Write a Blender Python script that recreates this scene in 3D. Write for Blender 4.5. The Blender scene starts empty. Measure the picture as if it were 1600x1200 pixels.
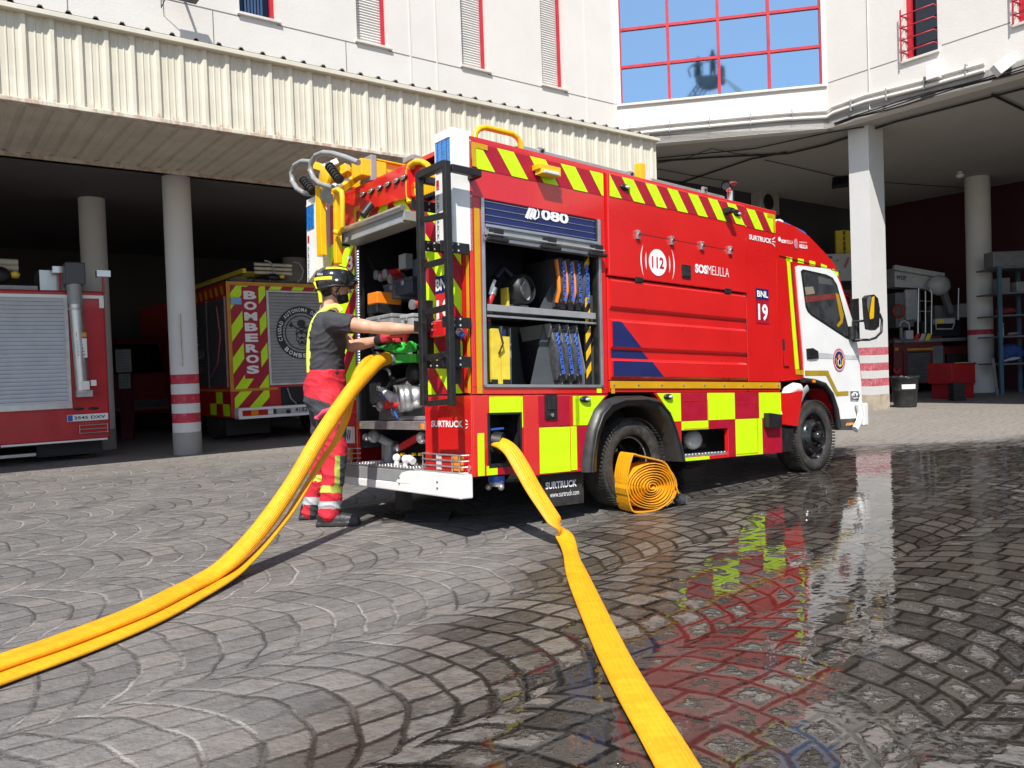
import bpy, math, random
from mathutils import Vector, Matrix, noise as mnoise
random.seed(7)
sc = bpy.context.scene
PI = math.pi; rad = math.radians
# ------------------------------------------------------------ camera
H = 1.12; FPX = 1250.0; PIT = rad(1.28); ROL = 0.035
_c, _s = math.cos(ROL), math.sin(ROL)
fv = Vector((0, math.cos(PIT), -math.sin(PIT))); u0 = Vector((0, math.sin(PIT), math.cos(PIT))); r0 = Vector((1, 0, 0))
rv = _c*r0 - _s*u0; uv = _c*u0 + _s*r0; CAM = Vector((0, 0, H))
cd = bpy.data.cameras.new('camera'); cam = bpy.data.objects.new('camera', cd); sc.collection.objects.link(cam)
cd.sensor_width = 36; cd.lens = 36*FPX/1600; cd.clip_end = 500; cd.clip_start = 0.05
m3 = Matrix((rv, uv, -fv)).transposed(); cam.matrix_world = Matrix.Translation(CAM) @ m3.to_4x4()
sc.camera = cam
# ------------------------------------------------------------ sky, sun, exposure
SUN_AZ, SUN_EL = 186.0, 52.0
w = bpy.data.worlds.new("World"); sc.world = w; w.use_nodes = True
nt = w.node_tree; bg = nt.nodes['Background']; sky = nt.nodes.new('ShaderNodeTexSky'); sky.sky_type = 'NISHITA'
sky.sun_disc = False; sky.sun_elevation = rad(SUN_EL); sky.sun_rotation = rad(SUN_AZ); sky.air_density = 1.0; sky.dust_density = 0.6
nt.links.new(sky.outputs[0], bg.inputs[0]); bg.inputs[1].default_value = 0.11
sl = bpy.data.lights.new('sun', 'SUN'); sl.energy = 4.6; sl.angle = rad(0.5); sl.color = (1.0, 0.95, 0.88)
so = bpy.data.objects.new('sun', sl); sc.collection.objects.link(so)
sd = Vector((math.sin(rad(SUN_AZ))*math.cos(rad(SUN_EL)), math.cos(rad(SUN_AZ))*math.cos(rad(SUN_EL)), math.sin(rad(SUN_EL))))
so.rotation_euler = sd.to_track_quat('Z', 'Y').to_euler(); so.location = (0, -5, 20)
sc.view_settings.view_transform = 'Standard'; sc.view_settings.look = 'None'; sc.view_settings.gamma = 1
sc.view_settings.exposure = 0.52
sc.render.engine = 'CYCLES'; sc.cycles.max_bounces = 8; sc.cycles.use_denoising = True

# ------------------------------------------------------------ photo measuring: rays through photo points onto real planes
def ray(x, y): return fv + rv*((x-800)/FPX) - uv*((y-600)/FPX)
def G(x, y, z=0.0):
    d = ray(x, y); return CAM + d*((z-H)/d.z)
def PL(x, y, p0, n):
    d = ray(x, y); return CAM + d*((p0-CAM).dot(n)/d.dot(n))
def W(x, y, Y):
    d = ray(x, y); return CAM + d*(Y/d.y)
def az(a): return Vector((math.sin(rad(a)), math.cos(rad(a)), 0))
# truck frame
KS = 1.037; TO = Vector((-.262*KS, 4.9*KS, H-H*KS)); yaw, pit, rol = .887, .045, -.028
eu = az(math.degrees(yaw)); ev = az(math.degrees(yaw)-90); ew = Vector((0, 0, 1))
eu, ew = eu*math.cos(pit)-ew*math.sin(pit), ew*math.cos(pit)+eu*math.sin(pit)
ev, ew = ev*math.cos(rol)+ew*math.sin(rol), ew*math.cos(rol)-ev*math.sin(rol)
TM = Matrix.Translation(TO) @ Matrix((eu, ev, ew)).transposed().to_4x4(); TI = TM.inverted()
def tl(p): return TI @ p
def S(x, y, v=0.0): return tl(PL(x, y, TO+ev*v, ev))
def R(x, y, u=0.0): return tl(PL(x, y, TO+eu*u, eu))

# ------------------------------------------------------------ node helper
class V:
    nt = None
    def __init__(s, k): s.k = k
    @staticmethod
    def op(o, *a, clamp=False):
        n = V.nt.nodes.new('ShaderNodeMath'); n.operation = o; n.use_clamp = clamp
        for i, x in enumerate(a):
            if isinstance(x, V): V.nt.links.new(x.k, n.inputs[i])
            else: n.inputs[i].default_value = x
        return V(n.outputs[0])
    def __add__(s, o): return V.op('ADD', s, o)
    __radd__ = __add__
    def __sub__(s, o): return V.op('SUBTRACT', s, o)
    def __rsub__(s, o): return V.op('SUBTRACT', o, s)
    def __mul__(s, o): return V.op('MULTIPLY', s, o)
    __rmul__ = __mul__
    def __truediv__(s, o): return V.op('DIVIDE', s, o)
def vmin(a, b): return V.op('MINIMUM', a, b)
def vmax(a, b): return V.op('MAXIMUM', a, b)
def vfloor(a): return V.op('FLOOR', a)
def vfrac(a): return V.op('FRACT', a)
def sstep(x, a, b):
    n = V.nt.nodes.new('ShaderNodeMapRange'); n.interpolation_type = 'SMOOTHSTEP'
    V.nt.links.new(x.k, n.inputs[0]); n.inputs[1].default_value = a; n.inputs[2].default_value = b
    return V(n.outputs[0])
def comb(x, y, z=0.0):
    n = V.nt.nodes.new('ShaderNodeCombineXYZ')
    for i, q in enumerate((x, y, z)):
        if isinstance(q, V): V.nt.links.new(q.k, n.inputs[i])
        else: n.inputs[i].default_value = q
    return n.outputs[0]
def noise(vec, scale, detail=4, rough=.55, dist=0.0):
    n = V.nt.nodes.new('ShaderNodeTexNoise'); n.inputs['Scale'].default_value = scale; n.inputs['Detail'].default_value = detail
    n.inputs['Roughness'].default_value = rough; n.inputs['Distortion'].default_value = dist
    if vec is not None: V.nt.links.new(vec, n.inputs['Vector'])
    return V(n.outputs['Fac'])
def mix(f, a, b):
    n = V.nt.nodes.new('ShaderNodeMix'); n.data_type = 'RGBA'
    if isinstance(f, V): V.nt.links.new(f.k, n.inputs[0])
    else: n.inputs[0].default_value = f
    for i, q in ((6, a), (7, b)):
        if isinstance(q, (tuple, list)): n.inputs[i].default_value = (*q[:3], 1)
        else: V.nt.links.new(q, n.inputs[i])
    return n.outputs[2]
def mat(name):
    m = bpy.data.materials.new(name); m.use_nodes = True; V.nt = m.node_tree
    return m, m.node_tree.nodes['Principled BSDF']
def coords(kind='Object'):
    n = V.nt.nodes.new('ShaderNodeTexCoord'); return n.outputs[kind]
def sep(vec):
    n = V.nt.nodes.new('ShaderNodeSeparateXYZ'); V.nt.links.new(vec, n.inputs[0]); return [V(o) for o in n.outputs]
def bump(h, strength, dist, b, normal=None):
    n = V.nt.nodes.new('ShaderNodeBump'); n.inputs['Strength'].default_value = strength; n.inputs['Distance'].default_value = dist
    V.nt.links.new(h.k, n.inputs['Height']); V.nt.links.new(n.outputs[0], b.inputs['Normal']); return n
_m = {}
def M(name, col=None, rough=.5, metal=0.0, var=.12, nscale=6.0, bmp=0.0, bscale=40, coat=0.0, dirt=None, dirtamt=0.0, spec=.5):
    if name in _m: return _m[name]
    m, b = mat(name); o = coords()
    nz = noise(o, nscale, 5); f = sstep(nz, .3, .7)
    lo = tuple(c*(1-var) for c in col); hi = tuple(min(1, c*(1+var)) for c in col)
    c = mix(f, lo, hi)
    if dirt:
        d = sstep(noise(o, nscale*2.3, 6, .7), .62-dirtamt*.3, .8); c = mix(d, c, dirt)
    m.node_tree.links.new(c, b.inputs['Base Color'])
    r_ = f*(rough*.25)+rough*.87; m.node_tree.links.new(r_.k, b.inputs['Roughness'])
    b.inputs['Metallic'].default_value = metal; b.inputs['Coat Weight'].default_value = coat; b.inputs['Coat Roughness'].default_value = .06
    b.inputs['Specular IOR Level'].default_value = spec
    if bmp: bump(noise(o, bscale, 4), bmp, .02, b)
    _m[name] = m; return m
RED = M('red_paint', (.61, .011, .011), .30, 0, .05, 2, .08, 1.6, coat=1.0)
DRED = M('dark_red_reflective', (.36, .003, .022), .45, 0, .08, 9)
FLUO = M('fluorescent_yellow', (.56, .86, .002), .45, 0, .05, 7)
ORST = M('amber_reflective', (.56, .30, .005), .4, 0, .06, 8)
NAVY = M('navy_vinyl', (.012, .018, .10), .35, 0, .08)
WHITE = M('white_paint', (.78, .78, .76), .35, 0, .04, 3, coat=.3)
WLET = M('white_vinyl', (.80, .80, .80), .5, 0, .02)
BLACK = M('black_plastic', (.012, .012, .013), .45, 0, .3, 20)
BLKM = M('black_powder_metal', (.010, .010, .011), .5, .0, .3, 30, .1, 120)
RUBBER = M('rubber', (.022, .020, .019), .8, 0, .35, 12, .2, 60)
TYRE = M('tyre_rubber', (.030, .027, .024), .85, 0, .35, 9, .2, 80, dirt=(.09, .08, .07), dirtamt=.5)
ALU = M('aluminium', (.55, .56, .57), .35, .85, .08, 8, .05, 80)
GREYP = M('grey_paint', (.30, .31, .32), .45, .2, .08, 8)
DGREY = M('dark_grey_panel', (.075, .085, .095), .5, .1, .1, 5)
DARK = M('dark_interior', (.012, .012, .016), .7, 0, .4, 12)
YEL = M('yellow_enamel', (.80, .46, .004), .35, 0, .06, 8, coat=.3)
YPL = M('yellow_plastic', (.72, .55, .05), .55, 0, .1, 12, dirt=(.3, .22, .05), dirtamt=.2)
CHROME = M('chrome', (.75, .75, .76), .16, 1.0, .04)
ORNG = M('orange_plastic', (.80, .22, .01), .5, 0, .08)
BLUEP = M('blue_plastic', (.02, .10, .42), .3, 0, .1)
REDP = M('red_plastic', (.55, .02, .02), .4, 0, .1)
GREEN = M('green_plastic', (.03, .42, .04), .45, 0, .2, 20)
STEEL = M('bare_steel', (.42, .42, .42), .4, .7, .12, 14, .15, 60, dirt=(.12, .10, .08), dirtamt=.3)
CLEAR = M('clear_lens', (.75, .76, .78), .12, .3, .1, 60)
AMBL = M('amber_lens', (.75, .24, .01), .15, 0, .1, 60)
REDL = M('red_lens', (.48, .012, .012), .15, 0, .2, 60)
LED = _m['led'] = bpy.data.materials.new('led'); LED.use_nodes = True
_b = LED.node_tree.nodes['Principled BSDF']; _b.inputs['Emission Color'].default_value = (.8, .88, 1, 1); _b.inputs['Emission Strength'].default_value = 1.6
def m_chevmesh(name, col):       # honeycomb tint of reflective sheeting
    return M(name, col)
def mirror_mat(name, col, rough=.02, bscale=1.2, bs=.02):
    m, b = mat(name); b.inputs['Base Color'].default_value = (*col, 1); b.inputs['Metallic'].default_value = 1; b.inputs['Roughness'].default_value = rough
    bump(noise(coords(), bscale, 1), bs, .03, b); return m
def glass_mat(name, tint=(.02, .025, .03), alpha=.45):
    m, b = mat(name); b.inputs['Base Color'].default_value = (*tint, 1); b.inputs['Roughness'].default_value = .03
    b.inputs['Alpha'].default_value = alpha; b.inputs['Specular IOR Level'].default_value = .8; return m
BLUEL = None
m, b = mat('blue_beacon_lens'); o = coords(); v_ = V.nt.nodes.new('ShaderNodeTexVoronoi'); v_.inputs['Scale'].default_value = 70; V.nt.links.new(o, v_.inputs['Vector'])
V.nt.links.new(mix(V(v_.outputs['Distance']), (.01, .06, .30), (.03, .30, .75)), b.inputs['Base Color']); b.inputs['Roughness'].default_value = .1; b.inputs['Coat Weight'].default_value = 1; BLUEL = m

# ------------------------------------------------------------ mesh builder
class MB:
    def __init__(s): s.v = []; s.f = []; s.m = []; s.sm = []; s.mats = []
    def mi(s, m):
        if m not in s.mats: s.mats.append(m)
        return s.mats.index(m)
    def add(s, vs, fs, m, smooth=False):
        n = len(s.v); s.v += [Vector(p) for p in vs]; k = s.mi(m)
        for f in fs: s.f.append([i+n for i in f]); s.m.append(k); s.sm.append(smooth)
        return s
    def box(s, lo, hi, m, T=None):
        (x0, y0, z0), (x1, y1, z1) = lo, hi
        vs = [Vector(p) for p in ((x0,y0,z0),(x1,y0,z0),(x1,y1,z0),(x0,y1,z0),(x0,y0,z1),(x1,y0,z1),(x1,y1,z1),(x0,y1,z1))]
        if T is not None: vs = [T @ p for p in vs]
        return s.add(vs, [(0,3,2,1),(4,5,6,7),(0,1,5,4),(1,2,6,5),(2,3,7,6),(3,0,4,7)], m)
    def bar(s, a, b, wx, wy, m, up=Vector((0,0,1))):      # rectangular bar from a to b
        a = Vector(a); b = Vector(b); d = (b-a).normalized(); x = d.cross(up)
        if x.length < 1e-3: x = d.cross(Vector((1,0,0)))
        x.normalize(); y = x.cross(d).normalized(); X = x*wx/2; Y = y*wy/2
        vs = [a-X-Y, a+X-Y, a+X+Y, a-X+Y, b-X-Y, b+X-Y, b+X+Y, b-X+Y]
        return s.add(vs, [(0,3,2,1),(4,5,6,7),(0,1,5,4),(1,2,6,5),(2,3,7,6),(3,0,4,7)], m)
    def quad(s, a, b, c, d, m): return s.add([a,b,c,d], [(0,1,2,3)], m)
    def prism(s, pts, off, m, smooth_side=False):         # closed polygon extruded by vector off
        n = len(pts); off = Vector(off); vs = [Vector(p) for p in pts]; vs += [p+off for p in vs]
        s.add(vs, [tuple(range(n))[::-1], tuple(range(n, 2*n))], m)
        return s.add(vs, [(i, (i+1) % n, n+(i+1) % n, n+i) for i in range(n)], m, smooth_side)
    def tube(s, pts, r, m, seg=10, cap=True, ell=None, up=None, closed=False):
        pts = [Vector(p) for p in pts]; n = len(pts); rs = r if isinstance(r, (list, tuple)) else [r]*n
        if ell is None: ell = 1.0
        el = ell if isinstance(ell, (list, tuple)) else [ell]*n
        vs = []; prev = None
        for i, p in enumerate(pts):
            if closed: t = pts[(i+1) % n]-pts[i-1]
            else: t = pts[min(i+1, n-1)]-pts[max(i-1, 0)]
            t.normalize()
            if up is not None: x = t.cross(Vector(up))
            elif prev is None:
                x = t.cross(Vector((0,0,1)))
                if x.length < .05: x = t.cross(Vector((1,0,0)))
            else: x = prev - t*prev.dot(t)
            if x.length < 1e-4: x = t.orthogonal()
            x.normalize(); y = t.cross(x).normalized(); prev = x
            for k in range(seg):
                a = 2*PI*k/seg; vs.append(p + x*math.cos(a)*rs[i] + y*math.sin(a)*rs[i]*el[i])
        fs = []
        for i in range(n if closed else n-1):
            j = (i+1) % n
            for k in range(seg): fs.append((i*seg+k, j*seg+k, j*seg+(k+1) % seg, i*seg+(k+1) % seg))
        s.add(vs, fs, m, True)
        if cap and not closed:
            s.add(vs[:seg], [tuple(range(seg))], m); s.add(vs[-seg:], [tuple(range(seg))[::-1]], m)
        return s
    def lathe(s, prof, o, d, m, seg=40, a0=0, a1=2*PI, smooth=True):      # prof: (radius, offset along d)
        o = Vector(o); d = Vector(d).normalized(); x = d.orthogonal().normalized()
        if abs(d.z) < .9: x = (Vector((0,0,1))-d*d.z).normalized()
        y = d.cross(x); full = abs(a1-a0-2*PI) < 1e-6; ns = seg if full else seg+1; vs = []
        for r_, h in prof:
            for k in range(ns):
                a = a0+(a1-a0)*k/seg; vs.append(o+d*h+x*math.cos(a)*r_+y*math.sin(a)*r_)
        fs = []
        for i in range(len(prof)-1):
            for k in range(seg):
                k2 = (k+1) % ns; fs.append((i*ns+k, i*ns+k2, (i+1)*ns+k2, (i+1)*ns+k))
        return s.add(vs, fs, m, smooth)
    def cyl(s, a, b, r, m, seg=16, r2=None):
        a = Vector(a); b = Vector(b); h = (b-a).length; r2 = r if r2 is None else r2
        s.lathe([(0.0001, 0), (r, 0)], a, b-a, m, seg, smooth=False); s.lathe([(r, 0), (r2, h)], a, b-a, m, seg)
        return s.lathe([(r2, h), (0.0001, h)], a, b-a, m, seg, smooth=False)
    def ball(s, c, r, m, seg=14, rings=9, T=None):         # r scalar or (rx,ry,rz)
        c = Vector(c); r = (r, r, r) if not isinstance(r, (list, tuple)) else r; vs = []; fs = []
        for i in range(rings+1):
            th = PI*i/rings
            for k in range(seg):
                a = 2*PI*k/seg; p = Vector((r[0]*math.sin(th)*math.cos(a), r[1]*math.sin(th)*math.sin(a), r[2]*math.cos(th)))
                if T is not None: p = T @ p
                vs.append(c+p)
        for i in range(rings):
            for k in range(seg): fs.append((i*seg+k, (i+1)*seg+k, (i+1)*seg+(k+1) % seg, i*seg+(k+1) % seg))
        return s.add(vs, fs, m, True)
    def loft(s, rings, m, cap=True):
        n = len(rings[0]); vs = [p for r_ in rings for p in r_]; fs = []
        for i in range(len(rings)-1):
            for k in range(n): fs.append((i*n+k, i*n+(k+1) % n, (i+1)*n+(k+1) % n, (i+1)*n+k))
        s.add(vs, fs, m, True)
        if cap: s.add(rings[0], [tuple(range(n))[::-1]], m); s.add(rings[-1], [tuple(range(n))], m)
        return s
    def mesh(s, name, T=None):
        me = bpy.data.meshes.new(name); vs = s.v if T is None else [T @ p for p in s.v]
        me.from_pydata([tuple(p) for p in vs], [], s.f)
        for q in s.mats: me.materials.append(q)
        me.polygons.foreach_set('material_index', s.m); me.polygons.foreach_set('use_smooth', s.sm); me.update()
        return me
    def build(s, name, parent=None, T=None, bevel=0.0, world=False, label=None):
        if world: T = root_of(parent).matrix_world.inverted() if parent else None
        o = bpy.data.objects.new(name, s.mesh(name, T)); sc.collection.objects.link(o)
        if parent: o.parent = parent
        if bevel:
            md = o.modifiers.new('bevel', 'BEVEL'); md.width = bevel; md.segments = 2; md.limit_method = 'ANGLE'; md.angle_limit = rad(40); md.harden_normals = False
        if label: o['label'] = label
        return o
def root_of(o):
    while o.parent: o = o.parent
    return o
def tag(o, label=None, cat=None, group=None, kind=None):
    if label: o['label'] = label
    if cat: o['category'] = cat
    if group: o['group'] = group
    if kind: o['kind'] = kind
    return o
def empty(name, mtx, label, cat, group=None):
    o = bpy.data.objects.new(name, None); sc.collection.objects.link(o)
    o.matrix_world = mtx if isinstance(mtx, Matrix) else Matrix.Translation(Vector(mtx)); o.empty_display_size = .1
    return tag(o, label, cat, group)
def dup(o, parent=None):
    c = o.copy(); sc.collection.objects.link(c); c.parent = parent
    for ch in [x for x in sc.objects if x.parent == o]: dup(ch, c)
    return c
_tc = {}
def text_geo(st, bold=0.0, spacing=1.0):
    k = (st, bold, spacing)
    if k in _tc: return _tc[k]
    cu = bpy.data.curves.new('t', 'FONT'); cu.body = st; cu.offset = bold; cu.space_character = spacing; cu.fill_mode = 'FRONT'; cu.resolution_u = 3
    o = bpy.data.objects.new('t', cu); sc.collection.objects.link(o)
    dg = bpy.context.evaluated_depsgraph_get(); me = bpy.data.meshes.new_from_object(o.evaluated_get(dg))
    vs = [v.co.copy() for v in me.vertices]; fs = [tuple(p.vertices) for p in me.polygons]
    bpy.data.objects.remove(o); bpy.data.curves.remove(cu); bpy.data.meshes.remove(me)
    x0 = min(v.x for v in vs); x1 = max(v.x for v in vs); y0 = min(v.y for v in vs); y1 = max(v.y for v in vs)
    _tc[k] = ([((v.x-x0)/(x1-x0), (v.y-y0)/(y1-y0)) for v in vs], fs); return _tc[k]
def text(mb, st, o, ex, ey, m, bold=.02, spacing=1.0):     # text filling the parallelogram o, o+ex, o+ey
    vs, fs = text_geo(st, bold, spacing); o = Vector(o); ex = Vector(ex); ey = Vector(ey)
    return mb.add([o+ex*a+ey*b for a, b in vs], fs, m)
def ctext(mb, st, c, ex, ey, r, a0, a1, h, m, bold=.02):  # text on a circle arc
    n = len(st)
    for i, ch in enumerate(st):
        if ch == ' ': continue
        t = a0+(a1-a0)*(i+.5)/n; flip = -1 if a1 < a0 else 1
        rd = ex*math.cos(t)+ey*math.sin(t); tg = (ex*math.sin(t)-ey*math.cos(t))*flip*(-1 if a1 > a0 else -1)
        tg = (ex*math.sin(t)-ey*math.cos(t)) if a1 < a0 else (-ex*math.sin(t)+ey*math.cos(t))
        upv = rd if a1 < a0 else -rd
        wd = abs(a1-a0)*r/n*.78*(.35 if ch == 'I' else 1)
        text(mb, ch, c+rd*r-tg*wd/2-upv*h/2, tg*wd, upv*h, m, bold)

# ============================================================ GROUND
def ground_material():
    m, b = mat('paving'); o = coords(); X, Y, Z = sep(o)
    dn = noise(comb(X, Y), 2.2, 2); dn2 = noise(comb(X, Y, 7.0), 2.2, 2)
    fine = noise(comb(X, Y), 55, 3); med = noise(comb(X, Y), 9, 4, .65); big = noise(comb(X, Y), .55, 3, .6)
    xw = X*.766+Y*.643+(dn-.5)*.13; yw = Y*.766-X*.643+(dn2-.5)*.13
    WB, RR, HH, CW = 1.0, .64, .165, .160
    t0 = yw/WB; band = vfloor(t0); t = (vfrac(t0)-.5)*WB
    jit = V.op('SINE', band*12.9)*.31
    ca = V.op('SQRT', 1-(t/RR)*(t/RR)); q = (xw+jit-RR*ca)/HH
    row = vfloor(q); fr = vfrac(q)
    wn = V.nt.nodes.new('ShaderNodeTexWhiteNoise'); wn.noise_dimensions = '2D'; V.nt.links.new(comb(row, band), wn.inputs['Vector'])
    cc = V.op('ARCSINE', t/RR)*(RR/CW)+V(wn.outputs['Value'])*.9
    cell = vfloor(cc); fc = vfrac(cc)
    dr = vmin(fr, 1-fr)*(HH)*ca; dc = vmin(fc, 1-fc)*CW; dist = vmin(dr, dc)+(fine-.5)*.016
    wn2 = V.nt.nodes.new('ShaderNodeTexWhiteNoise'); wn2.noise_dimensions = '3D'; V.nt.links.new(comb(row, cell, band), wn2.inputs['Vector'])
    rnd = V(wn2.outputs['Value'])
    jw = noise(comb(X, Y, 2.0), 6, 3)-.5; joint = 1-sstep(dist+jw*.010, .003, .009); wjoint = 1-sstep(dist+jw*.014, .006, .016)                      # 1 in the joints
    dome = sstep(dist, .0, .045)
    # where it is wet: right of a line from the truck to the viewer, short of the far edge
    def side(ax, ay, bx, by):                              # signed distance, positive to the right of a->b
        L = math.hypot(bx-ax, by-ay); return ((X-ax)*(by-ay)-(Y-ay)*(bx-ax))/L
    d1 = side(-.60, 2.0, 1.05, 6.0); d1b = side(.2, 4.2, 1.75, 7.2)
    d2 = side(1.5, 8.6, 6.5, 9.6)                          # nearer than far edge -> right of a->b
    wn_ = (big-.5)*1.5+(med-.5)*.55
    damp = sstep(vmin(d1+.45, d2+.6)+wn_*.9, -.15, .40)
    pool = vmin(d1b*1.1-.15, d2*1.3+.15)+wn_
    d3 = side(.3, 2.6, 6.0, 5.2)                           # standing water thins out towards the viewer
    pool = vmin(pool, .9-d3*.52+(med-.5)*.5)
    mfine = noise(comb(X, Y, 3.0), 21, 4, .7); hgt = dome*.40+rnd*.26+(med-.5)*1.1+(mfine-.5)*.95+(fine-.5)*.2+.08      # height of stone surface
    lev = pool*1.12-.12
    lev = vmin(lev, .68-vmin(d3, 0.0)*.10+(big-.5)*1.6)
    water = sstep(lev-hgt, -.16, .14)
    # small leak behind the rear step
    ex = (X+.78)/.62; ey = (Y-6.12)/.30; leak = 1-V.op('SQRT', ex*ex+ey*ey)+(med-.5)*1.3
    damp = vmax(damp, sstep(leak, .0, .35)*.8); water = vmax(water, sstep(leak-hgt*.5, .15, .5)*.6)
    # colours
    lightj = sstep(noise(comb(X, Y), 1.5, 4, .7), .42, .60)
    wearm = sstep(noise(comb(X, Y), 3.1, 6, .7), .35, .75)
    stone = mix(rnd, (.112, .106, .102), (.195, .185, .177)); stone = mix(wearm*.6, stone, (.215, .200, .186)); mf2 = noise(comb(X, Y, 5.0), 17, 5, .75); stone = mix(sstep(mf2, .40, .72)*.55, stone, (.090, .084, .080)); stone = mix(sstep(mf2, .58, .30)*.35 if 0 else (1-sstep(mf2, .28, .42))*.5, stone, (.27, .255, .24))
    warm = sstep(rnd+(med-.5)*.8, .72, .95); stone = mix(warm*.22, stone, (.19, .145, .12))
    stone = mix(sstep(fine, .60, .78)*.55, stone, (.055, .050, .046))
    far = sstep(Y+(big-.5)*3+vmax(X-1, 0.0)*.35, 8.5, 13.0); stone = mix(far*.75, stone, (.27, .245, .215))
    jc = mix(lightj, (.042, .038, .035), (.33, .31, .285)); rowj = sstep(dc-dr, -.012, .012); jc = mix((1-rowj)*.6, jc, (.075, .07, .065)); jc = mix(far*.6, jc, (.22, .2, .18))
    dry = mix(joint*.85, stone, jc)
    spot = V.nt.nodes.new('ShaderNodeTexVoronoi'); spot.inputs['Scale'].default_value = 1.1; V.nt.links.new(comb(X, Y), spot.inputs['Vector'])
    dry = mix((1-sstep(V(spot.outputs['Distance'])+(med-.5)*.2, .03, .09))*.65, dry, (.035, .032, .028))
    dcol = mix(rnd, (.052, .047, .042), (.118, .107, .097))
    dcol = mix(warm*.5, dcol, (.085, .050, .035))
    dcol = mix(sstep(med*.6+mfine*.6+rnd*.25, .66, .88)*.75, dcol, (.165, .155, .143))    # tops already dried out
    dcol = mix(wjoint*.93, dcol, (.010, .009, .008)); c = mix(damp*.94, dry, dcol); sub = mix(wjoint*.9, mix(rnd, (.038, .033, .029), (.092, .080, .069)), (.008, .007, .006)); sub = mix(sstep(mfine, .5, .7)*.4, sub, (.085, .075, .065)); c = mix(water, c, sub)
    L = m.node_tree.links; L.new(c, b.inputs['Base Color'])
    rg = (.78-damp*(.44+mfine*.22)-med*.1); rg = rg*(1-water)+water*.025
    L.new(rg.k, b.inputs['Roughness'])
    sp = .35+water*.25; L.new(sp.k, b.inputs['Specular IOR Level'])
    rip = noise(comb(X*1.0, Y*1.0), 7.0, 2, .5)*.10+noise(comb(X, Y), 24, 1)*.03
    h = (sstep(dist, .0, .022)*.55+rnd*.12+med*.5+fine*.22)*(1-water)+water*(.62+rip)
    mf3 = noise(comb(X, Y, 11.0), 12, 3, .6); bump(h+(mf2*.55+mf3*1.1)*(1-water), 1.0, .015, b)
    return m
gm = MB(); gm.box((-70, -60, -.30), (70, 60, 0), ground_material()); tag(gm.build('ground'), kind='structure')
# drain cover behind the truck
c = G(668, 808); dm = MB(); dm.cyl(c+Vector((0,0,0)), c+Vector((0,0,.006)), .22, M('cast_iron', (.035,.032,.03), .6, .3, .3, 25, .3, 60), 40)
for k in range(-4, 5): dm.box((c.x-.17, c.y+k*.042-.008, .006), (c.x+.17, c.y+k*.042+.008, .012), M('cast_iron'))
tag(dm.build('drain_cover'), 'round cast iron drain cover in the wet paving behind the fire engine bumper', 'drain cover')

# ============================================================ BUILDING
WALL = None
def wall_material(name, base, hi=.03):
    m, b = mat(name); o = coords(); X, Y, Z = sep(o)
    n1 = noise(o, .7, 5, .65); n2 = noise(o, 9, 5, .7); st = noise(comb((X+Y)*9.0, Z*.45), 1.0, 5, .7)
    c = mix(sstep(n1, .3, .7), tuple(x*.93 for x in base), base); c = mix(sstep(st, .58, .8)*.22, c, tuple(x*.68 for x in base))
    c = mix(sstep(n2, .62, .8)*.15, c, tuple(x*.75 for x in base))
    V.nt.links.new(c, b.inputs['Base Color']); b.inputs['Roughness'].default_value = .85
    bump(noise(o, 38, 4, .7)+n2*.6, .22, .02, b); return m
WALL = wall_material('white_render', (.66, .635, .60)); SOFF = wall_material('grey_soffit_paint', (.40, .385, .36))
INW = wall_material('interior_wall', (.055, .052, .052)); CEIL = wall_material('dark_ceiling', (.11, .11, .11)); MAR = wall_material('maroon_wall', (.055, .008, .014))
COLP = wall_material('column_paint', (.62, .62, .61)); COLR = M('column_red', (.42, .02, .05), .6, 0, .15, 7, .1, 40, dirt=(.5, .3, .3), dirtamt=.35); CONC = wall_material('bare_concrete', (.30, .29, .28))
WFR = M('red_window_frame', (.45, .015, .03), .4, 0, .08); SILL = M('sill_stone', (.62, .58, .52), .6, 0, .08)
K2 = G(960, 161, 6.53); K1 = G(1293, 128, 6.53); CB = G(286, 711)
LA, NA = az(53), az(143); LB, NB = az(143), az(233)
D3 = (K1-K2).normalized(); N3 = Vector((D3.y, -D3.x, 0)); CL = (K1-K2).length
def frame(p, L, N): q = Vector((p.x, p.y, 0)); return Matrix.Translation(q) @ Matrix((L, -N, Vector((0,0,1)))).transposed().to_4x4()
TA, TB, TC = frame(K2, LA, NA), frame(K1, LB, NB), frame(K2, D3, N3)
station = empty('fire_station', Matrix.Identity(4), 'white rendered fire station with open vehicle bays wrapped round the paved yard', 'building')
def part(mb, name, parent=None, label=None, bevel=0): return mb.build(name, parent or station, label=label, bevel=bevel)
def wallp(T, s0, s1, z0, z1, ops, th, m, name, label=None):
    xs = sorted({s0, s1, *[a for o in ops for a in o[:2]]}); zs = sorted({z0, z1, *[a for o in ops for a in o[2:]]}); mb = MB()
    xs = [x for x in xs if s0 <= x <= s1]; zs = [z for z in zs if z0 <= z <= z1]
    # merge: full-height strips where no opening
    for i in range(len(xs)-1):
        a, b_ = xs[i], xs[i+1]; run = None
        for j in range(len(zs)-1):
            mid = ((a+b_)/2, (zs[j]+zs[j+1])/2); hole = any(o[0] < mid[0] < o[1] and o[2] < mid[1] < o[3] for o in ops)
            if not hole:
                mb.box((a, 0, zs[j]), (b_, th, zs[j+1]), m, T)
    return part(mb, name, label=label)
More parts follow.
